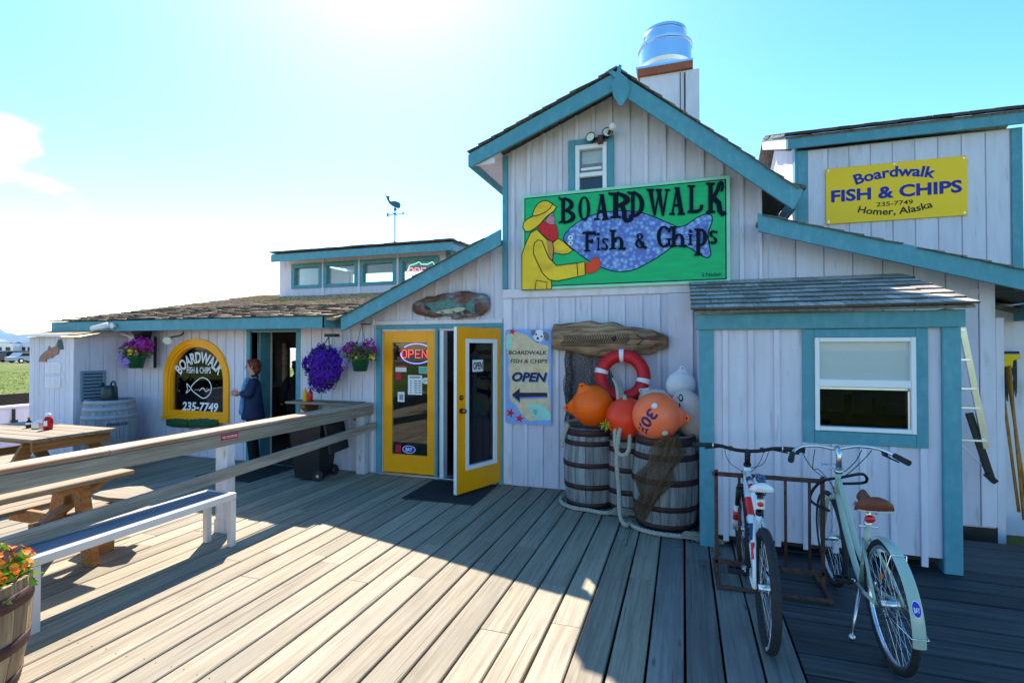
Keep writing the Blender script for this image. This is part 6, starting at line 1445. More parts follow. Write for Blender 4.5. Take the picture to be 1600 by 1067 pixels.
# --- mountain bike
mtb = place_bike('mountain_bike', 'white mountain bike with red and blue flashes, knobbly black tyres and flat bars', (.443,3.24), (.423,4.25), R(0), 'bicycles parked at the rack')
r = .345
P_bw = paint('bike_white', (.72,.74,.78), rough=.25, coat=.5); P_br = paint('bike_red', (.62,.012,.012), rough=.25, coat=.5); P_bd = paint('bike_navy', (.02,.05,.13), rough=.25, coat=.5)
wheel(mtb, (0,r), r, .027, M_black, M_rubber, True, disc_=True); wheel(mtb, (WB,r), r, .027, M_black, M_rubber, True, disc_=True)
HT, HB, BB, ST = (.80,.90), (.845,.74), (.42,.29), (.27,.72)
fr = MB().tube([(HT[0],0,HT[1]),(HB[0],0,HB[1])], .024, 12).tube([(HB[0]-.01,0,HB[1]+.03),(.62,0,.52),(BB[0],0,BB[1])], [.027,.029,.026], 12).tube([(HT[0]+.01,0,HT[1]-.05),(.5,0,.78),(ST[0]+.02,0,ST[1]-.04)], [.024,.021,.018], 12).tube([(ST[0],0,ST[1]),(BB[0],0,BB[1])], .018, 12)
for s in (-1,1): fr.tube([(ST[0]+.02,s*.02,ST[1]-.05),(.12,s*.05,.52),(0,s*.065,r)], .011, 8).tube([(BB[0]-.02,s*.03,BB[1]),(.2,s*.055,.31),(0,s*.065,r)], .013, 8)
frame = part('frame', fr, P_bw, mtb, local=True)
parts('decal', MB().tube([(.74,0,.675),(.66,0,.572)],.0295,12,caps=False).tube([(.60,0,.802),(.50,0,.782)],.0222,12,caps=False).tube([(.15,.053,.555),(.09,.057,.475)],.0125,8,caps=False), P_br, frame, local=True)
parts('decal', MB().tube([(.62,0,.52),(.54,0,.43)],.0292,12,caps=False).tube([(.70,0,.825),(.64,0,.812)],.0235,12,caps=False), P_bd, frame, local=True)
part('head_badge', MB().tube([(.795,0,.915),(.80,0,.90)],.027,12), M_black, frame, local=True)
fk = MB(); lw = MB(); rd_ = MB()
for s in (-1,1):
    fk.tube([(.86,s*.055,.72),(.925,s*.058,.56)], .016, 10); lw.tube([(.925,s*.058,.57),(.985,s*.062,.42),(WB,s*.062,r)], [.021,.022,.014], 10); rd_.tube([(.945,s*.058,.52),(.975,s*.0615,.445)], .0228, 10)
fk.tube([(.86,-.06,.725),(.85,0,.74),(.86,.06,.725)], .02, 10)
fp_ = part('fork', lw, P_bw, mtb, local=True); part('crown', fk, M_black, fp_, local=True); parts('decal', rd_, P_br, fp_, local=True)
part('stem', MB().tube([(.79,0,.92),(.778,0,.985),(.83,0,1.005)], [.02,.02,.018], 10).sphere((.778,0,.99),.022), M_black, mtb, local=True)
hbq = [(.80,-.35,1.035),(.82,-.20,1.035),(.835,-.07,1.005),(.835,.07,1.005),(.82,.20,1.035),(.80,.35,1.035)]
hbm = part('handlebar', MB().tube(smooth_path(hbq,4), .0135, 10), M_black, mtb, local=True)
for s in (-1,1):
    part('grip', MB().cyl((.810,s*.245,1.036),(.795,s*.375,1.036),.018,n=12).cyl((.795,s*.375,1.036),(.794,s*.382,1.036),.021,n=12), M_rubber, hbm, local=True)
    part('band', MB().cyl((.811,s*.236,1.036),(.810,s*.244,1.036),.019,n=12), M_alu, hbm, local=True)
    part('brake_lever', MB().tube([(.82,s*.16,1.03),(.87,s*.17,1.02),(.895,s*.25,1.00),(.885,s*.29,.995)], [.010,.008,.006,.006], 8).cbox(.82,.86,s*.11-.015,s*.11+.015,1.00,1.03), M_black, hbm, local=True)
cbm = MB()
for y0_, y1_, z_ in ((-.12,-.01,.80),(-.15,.02,.84),(.13,.01,.82)): cbm.tube(smooth_path([(.86,y0_,1.01),(.93,y0_*1.1,.98),(.95,y0_*.8,.88),(.90,y1_,z_),(.84,y1_,.76)],5), .0025, 6)
part('cables', cbm, M_black, mtb, local=True)
def saddle(t, c, L_, W_, Hh, m, base=None):
    K = 12; vs = []; n = 10
    for i in range(K+1):
        s = i/K; w = W_*(.95*math.sin(math.pi*min(1,(s*.95+.05))**.5*.5)**.2 if False else (1 if s < .30 else 1-(s-.30)/.42*.72 if s < .72 else .28))*(.55+.45*min(1,s/.12)) ; hh = Hh*(1 if s < .85 else 1-(s-.85)*3.2); zz = .018*math.cos(s*math.pi*2)
        for k in range(n):
            a = math.pi*k/(n-1); vs.append((c[0]-L_/2+L_*s, math.cos(a)*w/2, c[2]+zz+math.sin(a)**.6*hh-(.014*abs(math.cos(a)))))
    fs = [(i*n+k,i*n+k+1,(i+1)*n+k+1,(i+1)*n+k) for i in range(K) for k in range(n-1)]
    fs += [tuple(range(n-1,-1,-1)), tuple(range(K*n,K*n+n))]+[(i*n,(i+1)*n,(i+1)*n+n-1,i*n+n-1) for i in range(K)]
    sd = part('saddle', MB().add(vs, fs, True), m, t, local=True)
    part('rails', MB().tube([(c[0]-.08,.025,c[2]-.005),(c[0]-.04,.022,c[2]-.04),(c[0]+.05,.022,c[2]-.04),(c[0]+.10,.015,c[2]-.005)],.004,6).tube([(c[0]-.08,-.025,c[2]-.005),(c[0]-.04,-.022,c[2]-.04),(c[0]+.05,-.022,c[2]-.04),(c[0]+.10,-.015,c[2]-.005)],.004,6), base or M_black, sd, local=True)
    return sd
sdm = saddle(mtb, (.235,0,.885), .27, .145, .045, P_bw); part('saddle_top', MB().tube([(.13,.0,.945),(.2,0,.95),(.28,0,.945),(.34,0,.94)], [.02,.03,.018,.012], 10), P_bd, sdm, local=True)
part('seat_post', MB().cyl((.27,0,.70),(.238,0,.855),.014,n=12).cyl((.272,0,.70),(.266,0,.725),.021,n=12), M_black, mtb, local=True)
part('rear_light', MB().cbox(.205,.235,-.028,.028,.755,.815,.008), P_bw, mtb, local=True); part('lens', MB().sphere((.205,0,.785),.020,sc=(.4,1,.8)), P_br, mtb, local=True)
pedals(mtb, BB, R(-15), None); chain(mtb, BB, .085, (0,r))
part('derailleur', MB().tube([(0,-.06,r-.02),(.02,-.06,r-.08),(.05,-.055,r-.14)], .010, 8).cyl((.05,-.065,r-.15),(.05,-.050,r-.15),.025,n=14), M_black, mtb, local=True)
tl_ = MB(); lettering(tl_, 'TRAIL', (0,0,0), (1,0,0), (0,0,1), .01, .01) if False else None
# lettering round the rear rim
def tyre_text(t, txt, c, rr_, a0, a1, hgt, y, m):
    vs, fs = text_polys(txt, 1, .03); x0, x1 = min(v[0] for v in vs), max(v[0] for v in vs); yy0, yy1 = min(v[1] for v in vs), max(v[1] for v in vs); out = []
    for x, y_ in vs:
        a = a0+(a1-a0)*(x-x0)/(x1-x0); q = rr_+((y_-yy0)/(yy1-yy0))*hgt; out.append((c[0]+q*math.cos(a), y, c[1]+q*math.sin(a)))
    part('lettering', MB().add(out, fs), m, t, local=True, fix=False)
tyre_text(mtb, 'BONTRAGER', (0,r), r-.041, R(245), R(200), .020, .0275, P_white)
dvd = MB(); vs, fs = text_polys('TREK', 1, .03); x0, x1 = min(v[0] for v in vs), max(v[0] for v in vs)
A_, B_ = Vector((.70,.030,.635)), Vector((.50,.030,.405)); dd = (A_-B_).normalized(); up_ = Vector((-dd.z,0,dd.x))
dvd.add([B_+dd*((x-x0)/(x1-x0)*(A_-B_).length)+up_*((y-.35)*.045) for x, y in vs], fs); part('lettering', dvd, M_blackpaint, frame, local=True, fix=False)
# --- city bike
cty = place_bike('city_bike', 'sage green city bike with a brown saddle, rear mudguard and swept silver bars', (1.050,3.25), (1.017,4.29), R(-2), 'bicycles parked at the rack')
M_sage = mat('sage_bike_paint', (.36,.46,.38), .3, var=.04, sc=6, bump=.02, coat=.4)
M_brown = mat('brown_saddle_leather', (.17,.045,.022), .5, var=.15, sc=25, bump=.15)
M_rimblue = mat('polished_rim', (.62,.68,.78), .25, metal=.9, var=.05, bump=0)
wheel(cty, (0,r), r, .019, M_rimblue, M_rubber, nsp=36, rimd=.022); wheel(cty, (WB,r), r, .019, M_rimblue, M_rubber, nsp=36, rimd=.022)
HT, HB, BB, ST = (.80,.90), (.855,.70), (.43,.28), (.30,.62)
fr = MB().tube([(HT[0],0,HT[1]),(HB[0],0,HB[1])], .021, 12).tube(smooth_path([(HB[0]-.01,0,HB[1]+.03),(.70,0,.52),(.55,0,.36),(BB[0],0,BB[1])],4), .019, 12)
fr.tube(smooth_path([(HT[0]+.01,0,HT[1]-.05),(.64,0,.66),(.48,0,.48),(.35,0,.42)],4), .017, 12).tube([(ST[0]-.02,0,ST[1]+.08),(BB[0],0,BB[1])], .017, 12)
for s in (-1,1): fr.tube([(ST[0]+.02,s*.02,ST[1]-.02),(.13,s*.055,.47),(0,s*.068,r)], .009, 8).tube([(BB[0]-.02,s*.03,BB[1]),(.2,s*.055,.31),(0,s*.068,r)], .011, 8)
fr.tube([(.25,-.04,.52),(.27,0,.54),(.25,.04,.52)], .008, 8)
cf = part('frame', fr, M_sage, cty, local=True)
fk = MB()
for s in (-1,1): fk.tube(smooth_path([(.868,s*.035,.70),(.90,s*.055,.66),(.96,s*.06,.50),(WB,s*.06,r)],3), .013, 10)
fk.tube([(.868,-.04,.70),(.862,0,.705),(.868,.04,.70)], .017, 10); part('fork', fk, M_sage, cty, local=True)
part('stem', MB().tube([(.80,0,.90),(.775,0,.99),(.77,0,1.03),(.82,0,1.07)], [.019,.018,.02,.018], 10).cyl((.803,0,.895),(.797,0,.915),.027,n=14), M_alu, cty, local=True)
hq = [(.60,-.34,1.02),(.70,-.31,1.04),(.79,-.24,1.07),(.83,-.12,1.075),(.825,0,1.055),(.83,.12,1.075),(.79,.24,1.07),(.70,.31,1.04),(.60,.34,1.02)]
hbm = part('handlebar', MB().tube(smooth_path(hq,4), .012, 10), M_alu, cty, local=True)
for s in (-1,1):
    part('grip', MB().cyl((.70,s*.31,1.04),(.585,s*.345,1.015),.018,.020,n=12), M_rubber, hbm, local=True); part('brake_lever', MB().tube([(.76,s*.26,1.055),(.77,s*.285,1.02),(.68,s*.325,1.0)], [.010,.007,.005], 8).cbox(.73,.77,s*.27-.012,s*.27+.012,1.025,1.055), M_black, hbm, local=True)
cbm = MB()
for y0_, y1_, z_, z0_ in ((-.20,-.02,.80,.98),(.21,.03,.80,1.0),(-.14,-.03,.86,.96),(.15,.02,.78,.9)): cbm.tube(smooth_path([(.77,y0_,1.06),(.88,y0_*.95,z0_),(.93,y0_*.6,.88),(.89,y1_,z_),(.83,y1_,.74)],5), .003, 6)
part('cables', cbm, M_black, cty, local=True)
part('cable_lock', MB().tube(smooth_path([(.86,-.03,.80),(.80,-.16,.83),(.74,-.13,.90),(.80,-.02,.86),(.88,.10,.80),(.92,.16,.66),(.86,.05,.60)],6), .010, 8), M_black, cty, local=True)
saddle(cty, (.235,0,.83), .26, .20, .065, M_brown)
part('saddle_trim', MB().tube([(.115,-.08,.826),(.105,0,.824),(.115,.08,.826),(.22,.095,.826),(.31,.05,.826)], .006, 6), P_bei, cty, local=True)
part('seat_post', MB().cyl((ST[0]-.015,0,ST[1]+.06),(.255,0,.80),.0135,n=12), M_alu, cty, local=True); part('seat_clamp', MB().cyl((ST[0]-.018,0,ST[1]+.07),(ST[0]-.024,0,ST[1]+.095),.020,n=12).tube([(.26,-.05,.69),(.27,.05,.69)],.006,6), M_alu, cty, local=True)
part('rear_light', MB().sphere((.235,0,.745),.030,sc=(.5,1,.8)), P_br, cty, local=True)
mg = MB(); vs = []; K = 26
for i in range(K+1):
    a = R(72+i*116/K)
    for k in range(7):
        b = R(-80+k*160/6); vs.append(((r+.016)*math.cos(a)+0-(.010)*math.cos(a)*(1-math.cos(b)), .030*math.sin(b), r+(r+.016)*math.sin(a)-.010*math.sin(a)*(1-math.cos(b))))
mg.add(vs, [(i*7+k,i*7+k+1,(i+1)*7+k+1,(i+1)*7+k) for i in range(K) for k in range(6)], True)
mgp = part('mudguard', mg, M_sage, cty, local=True)
def on_guard(a, y, lift=.002): return Vector(((r+.016+lift)*math.cos(a), y, r+(r+.016+lift)*math.sin(a)))
a0 = R(158); part('sticker', MB().poly([on_guard(a0+.115*math.sin(k*.314), .021*math.cos(k*.314), .0015) for k in range(20)]), P_white, mgp, local=True); part('sticker', MB().poly([on_guard(a0+.10*math.sin(k*.314), .018*math.cos(k*.314), .003) for k in range(20)]), P_blue, mgp, local=True)
vs, fs = text_polys('BAY', 1, .03); x0, x1 = min(v[0] for v in vs), max(v[0] for v in vs)
part('lettering', MB().add([on_guard(a0+.04-.09*(y), .013-.026*((x-x0)/(x1-x0)), .0045) for x, y in vs], fs), P_white, mgp, local=True, fix=False)
sty = MB()
for aa in (R(115), R(180)):
    e = on_guard(aa, 0, .003)
    for s in (-1,1): sty.tube([(0,s*.07,r),(e.x,s*.036,e.z)], .0024, 6)
    sty.tube([(e.x,-.036,e.z),(e.x*1.01,0,e.z+.003),(e.x,.036,e.z)], .0024, 6)
part('stays', sty, M_chrome, cty, local=True)
pedals(cty, BB, R(-25), None); chain(cty, BB, .085, (0,r))
part('chain_guard', MB().prism([(.02,-.055,r+.05),(.20,-.055,r+.16),(.26,-.055,r+.14),(.10,-.055,r+.02)], (0,.004,0)), M_alu, cty, local=True)
part('kickstand', MB().tube([(.34,.04,.28),(.22,.13,.035)], .010, 8).sphere((.22,.13,.032), .020), M_alu, cty, local=True)
part('front_carrier', MB().tube([(.90,-.06,.90),(1.0,-.06,.91),(1.0,.06,.91),(.90,.06,.90)],.004,6,closed=True).tube([(.90,-.03,.90),(1.0,-.03,.91)],.003,6).tube([(.90,.03,.90),(1.0,.03,.91)],.003,6).tube([(1.0,-.06,.91),(WB,-.07,r)],.004,6).tube([(1.0,.06,.91),(WB,.07,r)],.004,6), M_alu, cty, local=True)
part('reflector', MB().cyl((.06,.012,r+.13),(.06,.02,r+.13),.018,n=8), P_orf, cty, local=True)
# --- rack
rk = thing('bike_rack', 'rusty brown grid bike rack standing along the shed front', 'bike rack', (.9, 4.2, 0))
part('top_rail', MB().cbox(.20,.93,4.105,4.13,.745,.775), M_iron, rk); part('bottom_rail', MB().cbox(.20,.93,4.105,4.13,.10,.13), M_iron, rk)
for x in (.215, .91): part('end_post', MB().cbox(x,x+.025,4.105,4.13,.0,.79,.003,2), M_iron, rk); part('foot', MB().cbox(x,x+.025,3.90,4.36,.0,.03,.003,1), M_iron, rk)
for k in range(4): x = .385+k*.152; part('bar', MB().cyl((x,4.118,.13),(x,4.118,.745),.010,n=8), M_iron, rk)
part('foot_rail', MB().cbox(.25,.91,3.90,3.92,.005,.03), M_iron, rk)

# ============================================================ LADDER, MOPS
ld = thing('step_ladder', 'aluminium step ladder hung in the gap behind the shed', 'ladder', (2.3, 5.75, 1.2))
rail = [onY(1500,497,5.62), onY(1512,540,5.63), onY(1527,600,5.66), onY(1534,655,5.68), onY(1541,700,5.70)]
part('side_rail', MB().tube(smooth_path(rail,3), .0, 4) if False else MB().beam(rail[0], rail[-1], .05, .022, up=(0,-1,0)), M_alu, ld)
lx = [p + Vector((-.42-.10*i,.05,0)) for i, p in enumerate(rail)]
part('side_rail', MB().beam(lx[0], lx[-1], .05, .022, up=(0,-1,0)), M_alu, ld)
for py in (516, 562, 607, 637, 688):
    t_ = (py-497)/(700-497); a = rail[0].lerp(rail[-1], t_); b = lx[0].lerp(lx[-1], t_); part('step', MB().beam(b+Vector((0,-.01,0)), a+Vector((0,-.01,0)), .07, .022), M_alu, ld)
part('leg', MB().beam(onY(1514,645,5.72), onY(1548,746,5.70), .055, .03, up=(0,-1,0)), M_black, ld); part('foot', MB().beam(onY(1541,740,5.69), onY(1555,753,5.69), .05, .045), M_black, ld)
part('strut', MB().beam(onY(1500,693,5.74), onY(1545,738,5.72), .018, .01), M_alu, ld)
def mop(label, px0, py0, px1, py1, y0, y1, col, kind):
    a, b = onY(px0,py0,y0), onY(px1,py1,y1); t = thing('mop' if kind != 'broom' else 'broom', label, 'mop' if kind != 'broom' else 'broom', b, group='cleaning tools at far right')
    part('handle', MB().cyl(a, b, .013, n=10), wood('honey_handle_'+kind, (.50,.24,.05), (.34,.13,.02), 2, rand=.05, knots=False) , t)
    if kind == 'broom': part('head', MB().cbox(a.x-.11,a.x+.11,a.y-.03,a.y+.03,a.z-.01,a.z+.05,.012), col, t)
    else:
        part('clamp', MB().prism([(a.x-.09,a.y-.02,a.z+.06),(a.x+.09,a.y-.02,a.z+.06),(a.x+.09,a.y-.02,a.z+.015),(a.x+.03,a.y-.02,a.z-.005),(a.x+.02,a.y-.02,a.z-.08),(a.x-.02,a.y-.02,a.z-.08),(a.x-.03,a.y-.02,a.z-.005),(a.x-.09,a.y-.02,a.z+.015)], (0,.04,0)), col, t)
        st_ = MB(); rr_ = random.Random(px0)
        for k in range(60):
            x = a.x+rr_.uniform(-.08,.08); st_.tube([(x,a.y+.03,a.z+.04),(x+rr_.uniform(-.015,.015),a.y+.05,a.z-.1),(x+rr_.uniform(-.02,.02),a.y+.05,a.z-rr_.uniform(.25,.42))], .005, 4)
        part('strings', st_, mat('grey_mop_'+str(px0), (.07,.07,.075), .9, var=.4, sc=30, bump=0), t, kind='stuff', fix=False)
P_my = paint('mop_yellow', (.85,.55,.0)); P_mb = mat('blue_broom_head', (.01,.06,.22), .8, var=.4, sc=60, bump=.5)
mop('yellow-clamp string mop leaning left, its pole crossing the others at far right', 1562, 572, 1592, 800, 6.72, 6.35, P_my, 'mop')
mop('yellow-clamp mop with the highest clamp, leaning against the pale outhouse wall', 1576, 562, 1600, 812, 6.74, 6.30, P_my, 'mop2')
mop('blue-headed broom standing head up behind the yellow mops', 1570, 556, 1606, 800, 6.80, 6.40, P_mb, 'broom')

# ============================================================ LAMPS, CAMERA, WEATHERVANE, NEON
M_lens = mat('lamp_glass', (.75,.75,.68), .15, var=.1, sc=30, bump=.1)
fl = thing('double_floodlight', 'pair of dark floodlights above the small gable window', 'floodlight', onY(938,216,5.95))
part('junction_box', MB().cyl((0,.08,.0),(0,.02,.0),.045,n=16).cbox(-.03,.03,-.02,.05,-.06,.03), M_iron, fl, local=True)
for s, dx, dz in ((-1,-.11,.015),(1,.085,.045)):
    h_ = part('lamp_head', MB().lathe([(0,-.09),(.03,-.085),(.055,.0),(.06,.012),(.052,.012)], (dx,-.02,dz), 20, Matrix.Rotation(R(80),4,'X') @ Matrix.Rotation(R(14*s),4,'Y')), M_black, fl, local=True)
    part('lens', MB().lathe([(0,.004),(.05,.008)], (dx,-.02,dz), 20, Matrix.Rotation(R(80),4,'X') @ Matrix.Rotation(R(14*s),4,'Y')), M_lens, h_, local=True)
    part('arm', MB().tube([(0,.0,0),(dx*.7,.02,dz*.6)], .012), M_black, fl, local=True)
bl_ = thing('bare_bulb', 'clear round bulb just right of the double floodlight', 'light bulb', onY(957,198,5.86)); part('bulb', MB().sphere((0,0,0),.045), M_lens, bl_, local=True); part('holder', MB().cyl((-.03,.03,-.03),(-.06,.08,-.06),.018,n=10), M_iron, bl_, local=True)
sc_ = thing('security_camera', 'white bullet security camera fixed to the teal fascia above the hut', 'security camera', onY(163,511,5.50))
part('body', MB().cyl((-.12,-.10,-.035),(.08,.01,.03),.045,n=16), P_white, sc_, local=True); part('lens', MB().cyl((-.127,-.104,-.037),(-.12,-.10,-.035),.030,n=14), M_black, sc_, local=True); part('mount', MB().sphere((.12,.03,.02),.048,sc=(1,.5,1)).cyl((.12,.03,.02),(.12,.085,.02),.03,n=12), P_white, sc_, local=True)
f2 = thing('eave_floodlight', 'white floodlight under the eave up and left of the arched window', 'floodlight', onY(262,532,5.80))
part('lamp_head', MB().lathe([(0,-.08),(.035,-.07),(.065,.02),(.06,.02)], (0,0,0), 18, Matrix.Rotation(R(120),4,'X') @ Matrix.Rotation(R(25),4,'Y')), P_white, f2, local=True); part('lens', MB().lathe([(0,.012),(.058,.018)], (0,0,0), 18, Matrix.Rotation(R(120),4,'X') @ Matrix.Rotation(R(25),4,'Y')), M_lens, f2, local=True); part('arm', MB().tube([(.0,.05,.05),(.12,.12,.08),(.16,.14,.12)], .014), M_iron, f2, local=True)
wl3 = thing('wall_cable', 'white cable and clip tacked under the teal rake left of the doors', 'cable', onY(575,505,YW-.04)); o_ = Vector(wl3.location)
part('cable', MB().tube(smooth_path([onY(560,507,YW-.04)-o_,onY(563,504,YW-.04)-o_,onY(570,507,YW-.04)-o_,onY(586,507,YW-.04)-o_],4), .005, 6), P_white, wl3, local=True)
part('clip', MB().sphere(onY(563,504,YW-.05)-o_, .018).box(.09,.11,-.01,.0,-.03,.05), P_white, wl3, local=True)
VY = 9.6
vt = thing('whale_weathervane', 'dark whale weathervane with letter arms standing on the clerestory roof', 'weathervane', onY(617,382,VY)); o_ = Vector(vt.location)
def V_(x, y, d=0): return onY(x,y,VY-d)-o_
M_vane = paint('slate_metal', (.04,.10,.16))
part('pole', MB().cyl(V_(617,386), V_(617,322), .012, n=8).tube([V_(613,383),V_(617,376),V_(621,383)],.010,6), M_vane, vt, local=True)
wh = [(601,303),(603,306),(606,307),(608,306),(607,309),(608,313),(611,315),(616,314),(623,316),(625,319),(624,325),(619,325),(613,322),(608,318),(605,312)]
part('whale', MB().prism([V_(x,y,.015) for x,y in wh], (0,.03,0)), M_vane, vt, local=True); part('ball', MB().sphere(V_(617.5,327.5), .033).sphere(V_(617.5,334), .02), M_vane, vt, local=True)
ar = V_(617,335); part('arm', MB().cyl(ar-Vector((.13,0,0)), ar+Vector((.16,0,0)), .008, n=6).cyl(ar-Vector((0,.13,0)), ar+Vector((0,.13,0)), .008, n=6), M_vane, vt, local=True)
for ch_, dx in (('E',-.16),('W',.20)):
    part('letter', lettering(MB(), ch_, ar+Vector((dx,0,0)), UX, UZ, .075, .08, bold=.05), M_vane, vt, local=True, fix=False)
def neon(name, label, cat_, segs, m, loc):
    t = thing(name, label, cat_, loc); o_ = Vector(loc)
    for i, (pts, mm, r_) in enumerate(segs): part('tube', MB().tube([Vector(p)-o_ for p in pts], r_, 6), mm, t, local=True)
    return t
M_nr = mat('red_neon', (.5,.02,.02), .4, emit=(1,.06,.05), es=.9, bump=0); M_nb = mat('blue_neon', (.1,.1,.5), .4, emit=(.25,.22,1), es=1.1, bump=0); M_ng = mat('green_neon', (.2,.7,.5), .4, emit=(.2,1,.7), es=.6, bump=0); M_np = mat('pink_neon', (.7,.2,.2), .4, emit=(1,.2,.2), es=.8, bump=0)
NY = YW+.10
def letters_tubes(txt, f, m, r_):
    G = {'O':[[(0,.2),(.25,0),(.75,0),(1,.2),(1,.8),(.75,1),(.25,1),(0,.8),(0,.2)]], 'P':[[(0,0),(0,1),(.75,1),(1,.85),(1,.62),(.75,.47),(.05,.47)]], 'E':[[(1,1),(0,1),(0,0),(1,0)],[(.05,.5),(.8,.5)]], 'N':[[(0,0),(0,1),(1,0),(1,1)]]}
    out = []
    for i, ch_ in enumerate(txt):
        for st_ in G[ch_]: out.append(([f((i+u*.68)/(len(txt)-.32), v) for u, v in st_], m, r_))
    return out
segs = letters_tubes('OPEN', lambda u, v: onY(628+u*39, 559-v*12, NY), M_nr, .006)
for a0_, a1_ in ((175,330),(20,150)):
    segs.append(([onY(651+25*math.cos(R(a)), 552.5-15.5*math.sin(R(a)), NY+.01) for a in range(a0_, a1_, 12)] if a0_ < 100 else [onY(651+25*math.cos(R(a)), 552.5-15.5*math.sin(R(a)), NY+.01) for a in range(a0_, a1_, 12)], M_nb, .006))
neon('neon_open_sign', 'red neon OPEN inside a blue oval hanging behind the closed yellow door glass', 'neon sign', segs, None, onY(650,552,NY))
NY2 = CY+.2
segs = letters_tubes('OPEN', lambda u, v: onY(639+u*36, 430-v*11, NY2), M_np, .012)
segs.append(([onY(x,y,NY2+.02) for x,y in ((660,433),(640,431),(636,425),(640,415),(650,412),(655,409),(658,413),(668,413),(676,409),(679,414),(676,420),(679,428))], M_ng, .010))
neon('neon_fish_sign', 'fish-shaped green neon around a pink OPEN in the clerestory window', 'neon sign', segs, None, onY(655,420,NY2))

# ============================================================ PEOPLE
def skin(name, pts, edges, m, parent, sub=2, label=None):
    """pts: dict name -> (x,y,z,rx[,ry]); one continuous skinned body"""
    names = list(pts); me = D.meshes.new(name); me.from_pydata([pts[n][:3] for n in names], [(names.index(a), names.index(b)) for a, b in edges], [])
    o = D.objects.new(name, me); COL.objects.link(o); md = o.modifiers.new('skin', 'SKIN'); md.use_smooth_shade = True; md.branch_smoothing = .6
    for i, n in enumerate(names):
        v = me.skin_vertices[0].data[i]; p = pts[n]; v.radius = (p[3], p[4] if len(p) > 4 else p[3]); v.use_root = (i == 0)
    sb_ = o.modifiers.new('sub', 'SUBSURF'); sb_.levels = sub; sb_.render_levels = sub
    bpy.context.view_layer.update(); ev = o.evaluated_get(bpy.context.evaluated_depsgraph_get()); m2 = D.meshes.new_from_object(ev); m2.name = name
    D.objects.remove(o); D.meshes.remove(me); m2.materials.clear()
    for p_ in m2.polygons: p_.use_smooth = True
    ob = put(name, m2, m, parent)
    if label: ob['label'] = label
    return ob
M_skin = mat('skin', (.50,.27,.20), .5, var=.06, sc=12, bump=.03)
def person(label, loc, rz, H_, coat, trousers, hair, cup=True, bulky=1.0, shoes=None, hat=False):
    t = thing('person', label, 'person', loc, (0,0,rz)); s = H_/1.65; b = bulky
    def P(d): return {k: tuple(q*s for q in v) for k, v in d.items()}
    hip, kn, ft, sho = .86, .47, .07, 1.36
    if cup: RA = [(.05,-.19,1.10),(.20,-.07,1.12)]; LA = [(.05,.20,1.10),(.21,.05,1.15)]
    else: RA = [(.03,-.23,1.09),(.10,-.22,.88)]; LA = [(.03,.23,1.09),(.10,.22,.88)]
    body = {'pelvis':(0,0,hip,.08,.07),'waist':(.01,0,1.03,.095,.085),'chest':(.0,0,1.20,.085,.08),'neck':(.0,0,1.40,.05),'head0':(.02,0,1.47,.055),'head1':(.025,0,1.545,.082,.070),'head2':(.02,0,1.61,.062,.055),
        'sl':(.0,.10,1.30,.024),'el':(*LA[0],.026),'wl':(*LA[1],.028),'sr':(.0,-.10,1.30,.024),'er':(*RA[0],.026),'wr':(*RA[1],.028),
        'hl':(0,.07,.78,.055),'kl':(.03,.10,kn,.058),'al':(0,.10,ft+.02,.038),'tl':(.15,.11,.035,.033),'hr':(0,-.07,.78,.055),'kr':(.0,-.10,kn,.058),'ar':(-.04,-.10,ft+.02,.038),'tr':(.11,-.11,.035,.033)}
    E_ = [('pelvis','waist'),('waist','chest'),('chest','neck'),('neck','head0'),('head0','head1'),('head1','head2'),('chest','sl'),('sl','el'),('el','wl'),('chest','sr'),('sr','er'),('er','wr'),('pelvis','hl'),('hl','kl'),('kl','al'),('al','tl'),('pelvis','hr'),('hr','kr'),('kr','ar'),('ar','tr')]
    bd = skin('body', P(body), E_, M_skin, t)
    # face
    hx = .105*s; fm = MB().sphere((hx,0,1.535*s), .016*s, 10, 8, (1.1,.75,1.3)); part('nose', fm, M_skin, bd, local=True)
    for y in (-.03,.03): part('eye', MB().sphere((.094*s,y*s,1.562*s),.010*s,10,6), M_blackpaint, bd, local=True)
    part('mouth', MB().tube([(.093*s,-.02*s,1.497*s),(.101*s,0,1.494*s),(.093*s,.02*s,1.497*s)], .004*s, 6), mat('lip', (.40,.10,.09), .5, bump=0) if 'lip' not in D.materials else D.materials['lip'], bd, local=True)
    for y in (-1,1): part('ear', MB().sphere((.015*s,y*.075*s,1.545*s),.020*s,8,6,(.8,.35,1.2)), M_skin, bd, local=True)
    hr_ = {'a':(-.02,0,1.595,.088,.092),'b':(-.040,0,1.54,.082,.092),'c':(-.040,0,1.47,.060,.075),'d':(.040,0,1.63,.048,.07)}
    hh = part('hair', MB().sphere((-.018*s,0,1.572*s), s, 20, 14, (.098,.092,.100)).sphere((-.045*s,0,1.50*s), s, 16, 12, (.062,.080,.075)).sphere((.045*s,.02*s,1.63*s), s, 12, 8, (.052,.060,.034)), hair, t, local=True)
    # coat: torso, hem, sleeves
    ct = {'chest':(-.01,0,1.24,.155*b,.145*b),'waist':(0,0,1.03,.150*b,.145*b),'hip':(0,0,.86,.158*b,.160*b),'hem':(.0,0,.76,.160*b,.172*b),'hem2':(0,0,.71,.160*b,.175*b),'col':(-.01,0,1.38,.085),'col2':(-.005,0,1.44,.066),
          'sl':(-.01,.16,1.34,.078*b),'el':(*LA[0],.066*b),'wl':(LA[1][0]-.03,LA[1][1]+.015,LA[1][2],.046),'sr':(-.01,-.16,1.34,.078*b),'er':(*RA[0],.066*b),'wr':(RA[1][0]-.03,RA[1][1]-.01,RA[1][2],.046)}
